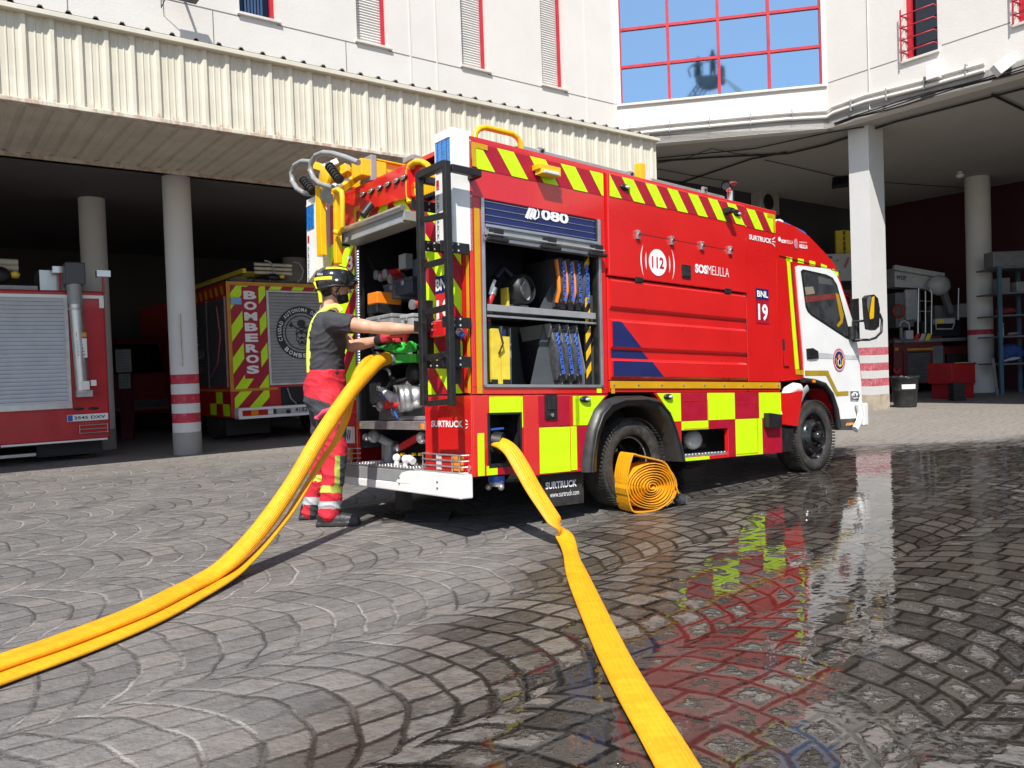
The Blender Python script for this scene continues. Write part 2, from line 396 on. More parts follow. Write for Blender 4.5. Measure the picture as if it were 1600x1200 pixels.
# windows of the left wing (shuttered, tall)
opsA = []; wx = [-9.75, -7.80, -5.87, -3.80, -1.935]
for x in wx: opsA.append((x, x+.57, 6.57, 8.60))
lw = wallp(TA, -22, 0, 4.06, 13, opsA, .25, WALL, 'wall', 'left wing wall of white render above the corrugated canopy')
SHUT = M('shutter_slats', (.62, .61, .58), .45, 0, .04)
GLD = mirror_mat('dark_window_glass', (.05, .06, .08), .05)
def winA(x, kind):
    fr = MB(); z0, z1 = 6.57, 8.60
    fr.box((x+.51, .10, z0), (x+.57, .16, z1), WFR, TA); fr.box((x, .12, z0), (x+.035, .16, z1), WFR if kind else BLACK, TA); fr.box((x, .12, z1-.05), (x+.57, .16, z1), WFR, TA)  # black strip on shuttered windows paints the shadow of the left reveal
    w_ = part(fr, 'window')
    sb = MB(); sb.box((x-.04, -.05, z0-.045), (x+.63, .10, z0-.003), SILL, TA); part(sb, 'sill', w_, bevel=.006)
    if kind == 0:
        sh = MB(); n = int((z1-z0)/.045)
        for i in range(n):
            z = z0+i*.045; p = [(x+.035, .145, z+.002), (x+.51, .145, z+.002), (x+.51, .132, z+.022), (x+.035, .132, z+.022), (x+.035, .145, z+.043), (x+.51, .145, z+.043)]
            p = [TA @ Vector(q) for q in p]; sh.add(p, [(0,1,2,3), (3,2,5,4)], SHUT)
        sh.box((x+.035, .146, z0), (x+.51, .15, z1), DARK, TA)
        part(sh, 'shutter', w_)
    else:
        g = MB(); g.box((x+.035, .15, z0), (x+.51, .16, z1), GLD, TA); part(g, 'pane', w_)
        cu = MB()
        for i in range(6): cu.box((x+.12+i*.05, .125, z0), (x+.15+i*.05, .14, z1), M('blue_curtain', (.03, .07, .16), .8), TA)
        part(cu, 'curtain', w_)
    return w_
for x in wx: winA(x, 1 if x in (-7.80, -9.75) else 0)
# joint lines (render grooves), drain pipe lines
JT = M('joint_shadow_gap', (.20, .18, .17), .9)
jm = MB()
for a, b_ in ((-22, -9.75), (-9.18, -7.80), (-7.23, -5.87), (-5.30, -3.80), (-3.23, -1.935), (-1.365, -.02)): jm.box((a, -.004, 6.50), (b_, .01, 6.515), JT, TA)
for s_ in (-6.08, -8.2, -10.1): jm.box((s_-.006, -.004, 4.1), (s_+.006, .01, 6.5), JT, TA)
for s_ in (-4.87, -4.34, -.78): jm.box((s_-.012, -.014, 4.1), (s_+.012, .01, 13), WALL, TA)
part(jm, 'render_joint')
# wall-mounted lamp upper left, with bracket
p = PL(286, -6, K2+NA*.35, NA); lm = MB(); s_ = (p-K2).dot(LA)
lm.box((s_-.20, -.50, p.z-.03), (s_+.20, -.25, p.z+.12), BLACK, TA); lm.bar(TA @ Vector((s_, -.35, p.z+.1)), TA @ Vector((s_, .0, p.z+.45)), .03, .03, GREYP)
lm.tube([TA @ Vector(q) for q in ((s_-.15, -.3, p.z+.1), (s_-.22, -.05, p.z-.1), (s_-.2, -.02, p.z+.3))], .008, BLACK, 6)
tag(lm.build('floodlight', bevel=.01), 'black floodlight on the white wall above the corrugated canopy', 'floodlight')
# right wing
ob = [(1.54, 2.13, 6.45, 8.4), (3.39, 3.98, 6.45, 8.4), (5.3, 5.9, 6.45, 8.4)]
wallp(TB, 0, 16, 5.62, 13, ob, .25, WALL, 'wall', 'right wing wall of white render over the open bay')
GRILL = M('dark_grille', (.02, .018, .018), .5)
for a, b_, z0, z1 in ob:
    fr = MB()
    for q in ((a, a+.05), (b_-.05, b_), (a+.05, a+.09)): fr.box((q[0], .10, z0), (q[1], .16, z1), WFR, TB)
    w_ = part(fr, 'window')
    g = MB(); g.box((a+.05, .18, z0), (b_-.05, .19, z1), GLD, TB); part(g, 'pane', w_)
    sb = MB(); sb.box((a-.06, -.05, z0-.05), (b_+.03, .1, z0-.003), SILL, TB); part(sb, 'sill', w_, bevel=.006)
    rl = MB()
    for i in range(4):
        z = z0+.13+i*.22; rl.tube([TB @ Vector(q) for q in ((a+.02, .10, z), (a-.02, -.09, z), (b_-.02, -.09, z), (b_-.02, .1, z))], .012, WFR, 8)
    rl.bar(TB @ Vector((a-.02, -.09, z0-.02)), TB @ Vector((a-.02, -.09, z0+.9)), .022, .022, WFR)
    part(rl, 'railing', w_)
jm = MB(); jm.box((.02, -.004, 6.50), (1.4, .01, 6.515), JT, TB); jm.box((2.2, -.004, 6.50), (3.3, .01, 6.515), JT, TB); jm.box((4.05, -.004, 6.50), (5.2, .01, 6.515), JT, TB)
jm.tube([TB @ Vector((.86, -.012, 5.75)), TB @ Vector((.86, -.012, 13))], .014, WALL, 8); part(jm, 'render_joint')
# chamfer wall with the great window
oc = [(.14, 4.11, 6.49, 9.62)]
wallp(TC, 0, CL, 5.62, 13, oc, .25, WALL, 'wall', 'short corner wall of white render holding the large gridded window')
fr = MB(); xs = [.14, 1.13, 2.135, 3.116, 4.11]; zs = [6.49, 7.275, 8.05, 8.835, 9.62]
for x in xs: fr.box((x-.028 if x > .2 else x, .06, 6.49), (x+.028 if x < 4 else x, .14, 9.62), WFR, TC)
for z in zs: fr.box((.14, .062, z-.028 if z > 6.5 else z), (4.11, .138, z+.028 if z < 9.6 else z), WFR, TC)
bigw = part(fr, 'window', label='large red framed grid window reflecting the blue sky')
WGL = mirror_mat('reflective_window_glass', (.44, .60, .72), .03, .5, .08)
pn = MB()
for i in range(4):
    for j in range(4):
        pm = MB(); pm.box((xs[i]+.03, .10, zs[j]+.03), (xs[i+1]-.03, .106, zs[j+1]-.03), WGL, TC); part(pm, 'pane', bigw)
sb = MB(); sb.box((.05, -.05, 6.44), (4.19, .1, 6.487), SILL, TC); part(sb, 'sill', bigw, bevel=.006)
jm = MB(); jm.box((0.004, -.004, 6.50), (.06, .01, 6.515), JT, TC); part(jm, 'render_joint')
# slab edges, soffit over right bay
cs = MB(); zc = 5.62; back = LA*16
pts = [K2+LA*-1.45, K2, K1, K1+LB*16, K1+LB*16+LA*9.4, K1+LA*9.4-LB*12, K2-LA*1.45-NA*9]
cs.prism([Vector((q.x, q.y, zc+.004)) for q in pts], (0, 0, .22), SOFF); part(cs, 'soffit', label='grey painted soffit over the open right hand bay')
# interior of right bay
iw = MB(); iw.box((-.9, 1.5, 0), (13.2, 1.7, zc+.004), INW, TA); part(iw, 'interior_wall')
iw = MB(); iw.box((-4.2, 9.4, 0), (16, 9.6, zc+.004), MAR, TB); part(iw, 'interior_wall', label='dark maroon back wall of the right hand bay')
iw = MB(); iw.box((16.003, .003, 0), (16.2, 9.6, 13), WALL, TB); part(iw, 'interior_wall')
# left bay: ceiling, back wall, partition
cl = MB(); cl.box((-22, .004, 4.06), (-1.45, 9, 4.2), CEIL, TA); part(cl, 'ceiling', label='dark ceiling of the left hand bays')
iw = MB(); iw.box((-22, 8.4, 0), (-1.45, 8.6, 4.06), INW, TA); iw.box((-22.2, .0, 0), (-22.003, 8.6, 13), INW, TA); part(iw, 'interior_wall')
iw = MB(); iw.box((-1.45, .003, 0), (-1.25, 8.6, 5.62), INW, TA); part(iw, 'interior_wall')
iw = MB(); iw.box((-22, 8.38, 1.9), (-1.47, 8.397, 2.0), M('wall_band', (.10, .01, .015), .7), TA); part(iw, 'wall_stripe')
# roof so that no sky shows behind the facade
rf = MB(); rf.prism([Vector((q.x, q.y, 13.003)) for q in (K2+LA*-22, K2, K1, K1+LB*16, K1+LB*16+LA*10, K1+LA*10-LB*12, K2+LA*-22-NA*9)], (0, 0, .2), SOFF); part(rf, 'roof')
# canopy ---------------------------------------------------------------
CREAM, cb = mat('cream_sheet_metal'); o = coords(); X, Y, Z = sep(o)
nz = noise(o, 3, 5, .6); rust = sstep(noise(comb(X*1.0, Y*1.0, Z*.35), 9, 5, .75)+sstep(0-Z, -4.20, -4.02)*.22, .66, .80)
strk = noise(comb((X+Y)*20, Z*1.2), 1, 4, .7)
cc_ = mix(sstep(nz, .3, .7), (.58, .55, .445), (.65, .62, .515)); cc_ = mix(sstep(strk, .55, .8)*.35, cc_, (.38, .34, .27)); cc_ = mix(rust*.5, cc_, (.30, .10, .045))
V.nt.links.new(cc_, cb.inputs['Base Color']); cb.inputs['Roughness'].default_value = .55
SCR, sb_ = mat('soffit_sheet_metal'); o = coords(); nz = noise(o, 2, 5, .7)
V.nt.links.new(mix(sstep(nz, .3, .7), (.54, .49, .40), (.64, .59, .49)), sb_.inputs['Base Color']); sb_.inputs['Roughness'].default_value = .6
TF = frame(CB, LA, NA)                # s along canopy from the first column, y inwards, z
def corr(s0, s1, per, prof, fn, m):    # corrugated sheet: prof list of (fraction, depth); fn(s, d, end)
    mb = MB(); cols = []; s = s0
    k = 0
    while s < s1-1e-6:
        for f, d in prof: cols.append((s0+per*(k+f), d))
        k += 1; s = s0+per*k
    cols = [c_ for c_ in cols if c_[0] <= s1+1e-6]; vs = []; fs = []
    for c_ in cols: vs += [fn(*c_, 0), fn(*c_, 1)]
    for i in range(len(cols)-1): fs.append((2*i, 2*i+2, 2*i+3, 2*i+1))
    mb.add(vs, fs, m); return mb
canopy = part(MB().box((-13, -2.48, 4.35), (7.44, -.05, 4.42), SCR, TF), 'canopy', label='cream corrugated metal canopy over the left hand bays')
prof = [(0, 0), (.10, -.032), (.24, -.032), (.34, 0), (.54, 0), (.56, -.008), (.60, -.008), (.62, 0), (.80, 0), (.82, -.008), (.86, -.008), (.88, 0)]
fa = corr(-13.0, 7.44, .26, prof, lambda s, d, e: TF @ Vector((s, -2.5+d, 4.05 if e == 0 else 4.93)), CREAM); part(fa, 'fascia', canopy)
sf = corr(-13.0, 7.44, .26, [(0, 0), (.06, .03), (.22, .03), (.28, 0), (.55, 0), (.57, .006), (.61, .006), (.63, 0)], lambda s, d, e: TF @ Vector((s, -2.46 if e == 0 else -.22, 4.04+d)), SCR); part(sf, 'soffit', canopy)
tr = MB(); tr.box((-13, -2.56, 4.0), (7.45, -2.44, 4.048), CREAM, TF); tr.box((-13, -.25, 4.0), (7.45, -.2, 4.062), CREAM, TF); tr.box((7.43, -2.48, 4.05), (7.452, -.05, 4.95), CREAM, TF)
tr.box((-13, -2.60, 4.93), (7.46, -2.46, 4.985), CREAM, TF); part(tr, 'trim', canopy, bevel=.006)
RSH = M('roof_sheet', (.16, .15, .145), .7, 0, .3, 8, .1, 40, dirt=(.08,.05,.04), dirtamt=.3)
rs = corr(-13.1, 7.5, .26, [(0, 0), (.08, .035), (.20, .035), (.28, 0)], lambda s, d, e: TF @ Vector((s, -2.595 if e == 0 else 0.0, 4.992+d+(.0 if e == 0 else .14))), RSH)
rs2 = corr(-13.1, 7.5, .26, [(0, 0), (.08, .035), (.20, .035), (.28, 0)], lambda s, d, e: TF @ Vector((s, -2.595, 4.992+d-(.0 if e == 0 else .012))), RSH)
rs.add(rs2.v, rs2.f, RSH); part(rs, 'roof_sheet', canopy)
# columns -------------------------------------------------------------
def zat(x, y, Y): return W(x, y, Y).z
def roundcol(p, r, top, bands, label=None, base=.33):
    mb = MB(); zs = sorted(bands); z = 0.0; mb.lathe([(r+.004, 0), (r+.004, base)], p, (0,0,1), CONC if base else COLP, 32); z = base
    for a, b_ in zs:
        mb.lathe([(r, z), (r, a)], p, (0,0,1), COLP, 32); mb.lathe([(r, a), (r, b_)], p, (0,0,1), COLR, 32); z = b_
    mb.lathe([(r, z), (r*.985, top)], p, (0,0,1), COLP, 32)
    return part(mb, 'column', label=label)
Yc = CB.y
p = CB+Vector((0, .18, 0)); f = lambda y: zat(286, y, Yc)
co = roundcol(p, .195, 4.04, [(f(600), f(585)), (f(631), f(616)), (f(661), f(646))], 'round white column with three red bands at the front of the left bay', f(676))
st_ = MB(); st_.bar(W(280, 490, Yc-.03), W(284, 572, Yc-.03), .03, .02, M('sealant', (.55, .52, .45), .7)); part(st_, 'cable_cover', co)
p = G(161, 702); p.z = 0; roundcol(p, .20, 4.06, [], 'round column in the shade behind the left fire engine'); p = W(463, 500, 20.5); p.z = 0; roundcol(p, .29, 4.06, [], 'round column in the shade behind the middle fire engine')
# square column of the right bay
rc = G(1336, 640); sc_ = MB(); zz = lambda y: zat(1360, y, 16.1); TQ = frame(rc, LB, NB)
def sq(z0, z1, m, g=0.0): sc_.box((0-g, 0-g, z0), (.42+g, .56+g, z1), m, TQ)
bs = [(zz(555), zz(543)), (zz(579), zz(567)), (zz(603), zz(591))]
z = 0
CONR = M('stained_base', (.42, .36, .28), .8, 0, .2, 6, .15, 40)
sq(0, zz(616), CONR, .002); z = zz(616)
for a, b_ in sorted(bs): sq(z, a, COLP); sq(a, b_, M('faded_red_band', (.48, .09, .12), .75, 0, .2, 9, .1, 40, dirt=(.6, .5, .5), dirtamt=.5)); z = b_
sq(z, 5.62, COLP); part(sc_, 'column', label='square white column with three faded red bands beside the cab')
p = G(1534, 613); p.z = 0; f = lambda y: zat(1534, y, p.y)
roundcol(p, .30, 5.62, [(f(523), f(515))], 'thick round column with one red band inside the right bay', 0.0)
# conduits along slab edge
PIPE = M('painted_conduit', (.66, .64, .60), .5, 0, .05)
def cv(T, s, z, d=.04): return T @ Vector((s, -d, z))
for z, r in ((5.86, .035), (5.98, .03)):
    t = MB(); off = 0 if z < 5.9 else .0
    t.tube([cv(TC, -.9, z-.03), cv(TC, 1, z+.0), cv(TC, 3.4, z), cv(TC, CL-.05, z-.03), cv(TB, .12, z+.02), cv(TB, .8, z+.05), cv(TB, 1.8, z), cv(TB, 2.9, z-.02)] , r, PIPE, 8)
    for s in (0.3, 1.1, 1.9, 2.7, 3.5): t.box((s, -.085, z-.05), (s+.02, -.0, z+.05), GREYP, TC)
    for s in (.5, 1.2, 1.9, 2.6): t.box((s, -.085, z-.05), (s+.02, -.0, z+.05), GREYP, TB)
    tag(t.build('conduit_pipe'), 'lower white conduit clipped along the slab edge' if z < 5.9 else 'upper white conduit clipped along the slab edge', 'pipe', 'conduits along the slab edge')
CAB = M('black_cable', (.015, .014, .014), .7)
random.seed(3)
for k in range(3):
    t = MB(); pts = []
    for i in range(14):
        s = -.3+i*.45
        z = 5.66+.03*k+.02*math.sin(i*1.3+k); pts.append(TB @ Vector((max(s, .02), -.03-.012*k, z-.05*(i < 2))))
    t.tube(pts[1:], .012, CAB, 6); tag(t.build('electric_cable'), ['lowest black cable along the edge of the right wing', 'middle black cable along the edge of the right wing', 'topmost black cable along the edge of the right wing'][k], 'cable', 'black cables along the right wing edge')
# bundles of cable under the soffit
def scab(pp, r, lab, grp='cables strung under the soffit', sag=.03):
    t = MB(); P = [G(x, y, 5.60-.02) for x, y in pp]; t.tube(P, r, CAB, 6); tag(t.build('electric_cable'), lab, 'cable', grp)
g = 'cables strung under the soffit'
scab([(1027, 247), (1100, 240), (1180, 232), (1290, 208), (1350, 198)], .014, 'thin black cable running under the soffit edge from the canopy towards the column')
scab([(1027, 252), (1110, 246), (1230, 240), (1290, 226), (1400, 190), (1600, 138)], .022, 'thick black cable sweeping under the soffit to the right edge')
scab([(1060, 287), (1110, 270), (1175, 248), (1230, 238)], .020, 'thick black cable running diagonally under the soffit behind the fire engine')
scab([(1027, 264), (1080, 274), (1140, 284), (1142, 290)], .010, 'thin black cable running to the exhaust pipe side of the soffit')
scab([(1195, 250), (1240, 260), (1300, 274), (1336, 282), (1600, 300)], .010, 'thin black cable running from the bundle to the soffit floodlight')
scab([(1027, 255), (1070, 248), (1112, 232), (1150, 240), (1190, 244)], .009, 'thin looping black cable under the soffit by the canopy end')
scab([(1550, 148), (1575, 160), (1600, 172)], .022, 'short black cable under the soffit at the top right')
# lamps, boxes
t = MB(); p = PL(1457, 112, K1+NB*.1, NB); s = (p-K1).dot(LB); z = p.z
t.box((s-.09, -.16, z-.14), (s+.13, -.0, z+.12), WHITE, TB); t.bar(TB @ Vector((s-.15, -.03, z-.2)), TB @ Vector((s-.02, -.05, z-.08)), .02, .02, GREYP)
tag(t.build('junction_box', bevel=.015), 'small white junction box with cable on the right wing wall under the barred window', 'junction box')
p = PL(1563, 101, K1+NB*.25, NB); q = (p-K1); s = q.dot(LB); RT = TB @ Matrix.Translation((s, -.16, p.z)) @ Matrix.Rotation(rad(40), 4, 'Z') @ Matrix.Rotation(rad(-35), 4, 'Y')
t = MB(); t.box((-.14, -.10, -.10), (.14, .10, .10), WHITE, RT); t.bar(TB @ Vector((s, -.0, p.z-.05)), RT @ Vector((0, .05, -.08)), .03, .03, GREYP)
tag(t.build('alarm_siren', bevel=.02), 'white angled alarm box on the right wing above the conduit end', 'siren')
p = G(1313, 285, 5.45); t = MB(); RT = Matrix.Translation(p) @ Matrix.Rotation(rad(-30), 4, 'Z') @ Matrix.Rotation(rad(-35), 4, 'X')
t.box((-.19, -.05, -.15), (.19, .05, .15), BLACK, RT); t.box((-.16, -.056, -.12), (.16, -.05, .12), GLD, RT); t.bar(RT @ Vector((0, .05, 0)), p+Vector((0, .15, .17)), .03, .03, BLACK)
tag(t.build('floodlight', bevel=.01), 'black square floodlight hanging under the soffit left of the square column', 'floodlight')
t = MB(); p = G(1500, 270, 5.58); t.ball(p-Vector((0,0,.06)), (.1,.1,.07), WHITE); t.cyl(p-Vector((0,0,.03)), p+Vector((0,0,.03)), .06, WHITE); tag(t.build('smoke_detector'), 'small white round fitting on the soffit left of the thick round column', 'detector')
# air conditioner on the inner wall
q = K2-NA*1.5; p = PL(1186, 320, q, NA); s = (p-K2).dot(LA); z = p.z
a = empty('air_conditioner', TA @ Matrix.Translation((s, 1.5, z)), 'white outdoor air conditioner unit high on the inner wall behind the exhaust pipe', 'air conditioner')
t = MB(); t.box((-.42, -.36, -.30), (.42, -.04, .30), M('ac_case', (.35,.35,.33), .5)); t.build('case', a, bevel=.02)
t = MB(); t.cyl((-.08, -.362, 0), (-.08, -.372, 0), .22, DARK, 28)
for i in range(6): t.cyl((-.08, -.372, 0), (-.08, -.374-.001*i, 0), .02+.03*i, GREYP, 20) if 0 else None
t.build('fan_grille', a); t = MB(); t.bar((-.3, 0, -.34), (-.3, -.34, -.34), .04, .04, GREYP); t.bar((.3, 0, -.34), (.3, -.34, -.34), .04, .04, GREYP); t.build('bracket', a)

# ============================================================ FIRE ENGINE (local frame: u forward, v to its left, w up; its right side is v = 0, its rear u = 0)
eng = empty('fire_engine', TM, 'bright red fire engine with chevrons and open lockers on the wet paving', 'fire engine')
WT, WB_, UE, VW = 2.64, .46, 3.505, 2.02
def SV(x, y, off=.002):  p = S(x, y); return Vector((p.x, -off, p.z))
def RV(x, y, off=.002):  p = R(x, y); return Vector((-off, p.y, p.z))
def sq2(mb, u0, w0, u1, w1, m, off=.003, th=.0):       # sticker on the side plane
    mb.add([(u0,-off,w0),(u1,-off,w0),(u1,-off,w1),(u0,-off,w1)], [(0,1,2,3)], m)
def clip(poly, u0, u1, w0, w1):
    def cut(P, f):
        out = []
        for i in range(len(P)):
            a, b_ = P[i], P[(i+1) % len(P)]; fa, fb = f(a), f(b_)
            if fa >= 0: out.append(a)
            if (fa >= 0) != (fb >= 0): t = fa/(fa-fb); out.append((a[0]+(b_[0]-a[0])*t, a[1]+(b_[1]-a[1])*t))
        return out
    for f in (lambda p: p[0]-u0, lambda p: u1-p[0], lambda p: p[1]-w0, lambda p: w1-p[1]):
        poly = cut(poly, f)
        if not poly: return poly
    return poly
def chevrons(mb, u0, u1, w0, w1, per, wid, slope, phase, mp, base=None, stripe=None):   # mp maps (a, b) -> 3D (offset layer)
    base = base or DRED; stripe = stripe or FLUO
    mb.add([mp(u0,w0,0), mp(u1,w0,0), mp(u1,w1,0), mp(u0,w1,0)], [(0,1,2,3)], base)
    h = w1-w0; n = int((u1-u0+abs(slope)*h)/per)+3
    for k in range(-n, n+1):
        a = u0+phase+k*per; P = clip([(a, w1), (a+wid, w1), (a+wid+slope*h, w0), (a+slope*h, w0)], u0, u1, w0, w1)
        if len(P) >= 3: mb.add([mp(*p, 1) for p in P], [tuple(range(len(P)))], stripe)
sideP = lambda vo=0.0: (lambda a, b, l: Vector((a, vo-.003-.002*l, b)))
# --- body shell
side = MB(); T_ = .04
def sb_box(u0, w0, u1, w1, m=RED, v0=0.0, v1=T_): side.box((u0, v0, w0), (u1, v1, w1), m)
sb_box(0, 2.275, 1.245, WT); sb_box(0, 1.035, .088, 2.275); sb_box(1.19, 1.035, 1.245, 2.275); sb_box(0, .99, 1.245, 1.035)
sb_box(0, WB_, .13, .985); sb_box(.13, .865, .40, .985); sb_box(.13, WB_, .40, .53); sb_box(.404, WB_+.0, .418, .985); sb_box(.422, .435, .74, .985, RED, -.004)
sb_box(.744, .435, .95, .985)
side.prism([(.95, 0, .435), (.97, 0, .55), (1.02, 0, .75), (1.10, 0, .88), (1.245, 0, .985), (.95, 0, .985)][::-1], (0, T_, 0), RED)
shell = side.build('side_panel', eng, bevel=.004)
side = MB()
sb_box(1.258, 1.09, 3.00, 1.86, RED, .0); sb_box(1.258, 1.0, 3.505, 1.086, RED, .004)
# swage grooves: panel built of proud strips between two sunken channels
for w0, w1 in ((1.10, 1.255), (1.32, 1.55), (1.62, 1.855)):
    side.prism([(1.275, 0, w0), (1.275, -.022, w0+.02), (1.275, -.022, w1-.02), (1.275, 0, w1)], (1.70, 0, 0), RED)
sb_box(3.012, 1.09, UE, WT, RED)
part2 = side.build('side_panel', eng, bevel=.003)
side = MB(); sb_box(1.258, 1.868, 3.00, WT, RED, -.024, .02); hatch = side.build('lift_up_hatch', eng, bevel=.006)
side = MB()
side.prism([(2.05, 0, .45), (2.04, 0, .52), (1.99, 0, .72), (1.90, 0, .87), (1.75, 0, .995), (2.078, 0, .995), (2.078, 0, .45)][::-1], (0, T_, 0), RED)
sb_box(2.08, .69, 2.70, .995); sb_box(2.08, .44, 2.70, .47); sb_box(2.70, .44, 3.51, .995)
side.build('skirt_panel', eng, bevel=.003)
core = MB(); core.box((.0, .0, WT-.004), (3.52, VW, WT+.03), RED); core.box((.0, VW-.03, WB_), (3.52, VW, WT-.005), RED); core.box((3.48, .045, WB_), (3.52, VW-.031, WT-.005), RED)
core.box((.0, 1.52, .88), (.03, VW-.031, WT-.005), RED); core.box((0, 1.545, WB_), (.03, VW-.031, .88), RED)
core.box((.0, .003, 1.0), (.028, .52, WT-.3), RED); core.box((-.012, .003, .475), (.04, .545, .985), RED); core.box((0, .52, 2.30), (.03, 1.52, WT-.005), RED)
core.build('body', eng, bevel=.004)
inn = MB()                                                 # dark inner structure: floor, locker walls
inn.box((.03, .56, 1.0), (3.4, 1.5, 1.02), DARK) if 0 else None
inn.box((.05, .62, 1.02), (1.24, .64, 2.6), DARK); inn.box((1.2, .05, 1.04), (1.22, .62, 2.5), DGREY); inn.box((.04, .05, 1.0), (1.25, .62, 1.038), DGREY)
inn.box((.9, .66, .5), (.93, 2.05, 2.6), DARK); inn.box((.031, 1.54, .6), (.9, 1.56, 2.6), DARK); inn.box((.031, .62, 2.32), (.9, 1.54, 2.34), DARK)
inn.box((.42, .05, .5), (.45, 1.5, .985), DARK); inn.box((2.05, .30, .45), (3.4, .32, 1.0), DARK); inn.box((.95, .35, .55), (2.07, .37, 1.2), DARK)
inn.box((.13, .25, .5), (.42, .27, .9), DARK); inn.box((.45, .4, .42), (3.9, 1.7, .62), BLACK); inn.box((1.0, .06, 1.0), (2.1, 1.9, 1.02), BLACK)
inn.box((.05, .05, .50), (.12, .53, .98), DARK); inn.box((.13, .05, .865), (.42, .25, .88), DARK); inn.box((.13, .05, .51), (.42, .25, .528), DARK)
inn.build('inner_structure', eng)
# --- top band chevrons
cb_ = MB(); chevrons(cb_, .02, 1.235, 2.462, 2.628, .287, .144, .75, .21, sideP(0)); chevrons(cb_, 1.275, 2.985, 2.462, 2.628, .262, .13, .78, .135, sideP(-.024)); chevrons(cb_, 3.02, 3.49, 2.462, 2.628, .262, .13, .78, .02, sideP(0))
def bracket(mb, u, w, su, sw, vo=0.0):
    for (a, b_, c, d) in ((u, w, u+su*.13, w-sw*.035), (u, w-sw*.035, u+su*.035, w-sw*.16)): mb.add([(a, vo-.008, b_), (c, vo-.008, b_), (c, vo-.008, d), (a, vo-.008, d)], [(0,1,2,3)], ORST)
bracket(cb_, .02, 2.63, 1, 1); bracket(cb_, 3.49, 2.63, -1, 1); cb_.build('chevron_band', eng)
# --- lower battenburg checks
ck = MB()
def uu(x, y=650): return S(x, y).x
Y_ = lambda x0, x1, w0, w1, m=FLUO: sq2(ck, uu(x0), w0, uu(x1), w1, m)
wm, wu, wd = .765, .975, .445
sq2(ck, .13, .865, .40, wu, FLUO); sq2(ck, .402, wm, .416, wu, FLUO); Y_(829, 839, wm, wu); Y_(899, 905, wm, wu)
ck.add([(uu(841), -.007, wd), (uu(889), -.007, wd), (uu(889), -.007, wm-.006), (uu(841), -.007, wm-.006)], [(0,1,2,3)], FLUO)
ck.add([(uu(841), -.007, wm+.002), (uu(889), -.007, wm+.002), (uu(889), -.007, wu), (uu(841), -.007, wu)], [(0,1,2,3)], DRED)
Y_(890.5, 900, wd+.005, wm-.006); Y_(902, 916, .47, wm-.006, DRED); sq2(ck, .03, WB_+.005, .085, .74, FLUO); sq2(ck, .10, WB_+.005, .19, .525, FLUO)
ck.add([(.88, -.003, wm), (1.02, -.003, wm), (1.09, -.003, .875), (1.21, -.003, wu), (.88, -.003, wu)], [(0,1,2,3,4)], FLUO)
sq2(ck, .19, WB_+.005, .395, .525, DRED)
# front half
wu2 = .992; wm2 = .765
ck.add([(1.785, -.003, wu2), (1.93, -.003, .845), (1.985, -.003, wm2), (2.075, -.003, wm2), (2.075, -.003, wu2)], [(0,1,2,3,4)], FLUO)
xs_ = [2.078, 2.42, 2.80, 3.16, 3.508]
for i, m in enumerate((DRED, FLUO, DRED, FLUO)): sq2(ck, xs_[i], wm2, xs_[i+1], wu2, m)
sq2(ck, 2.078, .692, 2.43, wm2-.002, FLUO); sq2(ck, 2.43, .692, 2.80, wm2-.002, DRED); sq2(ck, 2.705, .445, 2.80, .692, DRED); sq2(ck, 2.80, .445, 3.20, wm2-.002, FLUO); sq2(ck, 3.20, .445, 3.508, wm2-.002, DRED)
sq2(ck, 2.09, .442, 2.43, .468, FLUO)
ck.build('check_panel', eng)
gl = MB()      # panel gaps of the skirt, amber stripe, blue graphic
for u0, u1, w0, w1 in ((3.0, 3.012, .45, WT),): gl.box((u0, .002, w0), (u1, .03, w1), BLACK)
gl.build('panel_gap', eng)
st = MB(); sq2(st, 1.262, 1.03, 3.505, 1.084, ORST, .006)
for u0, w0, u1, w1 in ((1.27, .992, 1.31, 1.028), (.03, .995, .075, 2.2)): sq2(st, u0, w0, u1, w1, ORST, .006)
for k in range(9): st.cyl((1.3+k*.27, -.006, 1.057), (1.3+k*.27, -.012, 1.057), .008, STEEL, 8)
sq2(st, 1.12, .996, 1.17, 1.03, FLUO, .006); st.build('amber_stripe', eng)
nv = MB(); dx = lambda w: 1.30+(1.60-w)*1.15
for w0, w1, o in ((1.12, 1.235, .0245), (1.34, 1.53, .0245), (1.64, 1.68, .0245)):
    nv.add([(1.28, -o, w0), (dx(w0), -o, w0), (dx(w1), -o, w1), (1.28, -o, w1)] if w1 < 1.6 else [(1.28, -o, 1.6)]*1+[(1.281, -o, 1.6), (1.282, -o, 1.601)], [(0,1,2,3)] if w1 < 1.6 else [(0,1,2)], NAVY)
nv.add([(1.28, -.003, 1.257), (dx(1.257), -.003, 1.257), (dx(1.318), -.003, 1.318), (1.28, -.003, 1.318)], [(0,1,2,3)], NAVY)
nv.build('navy_graphic', eng)
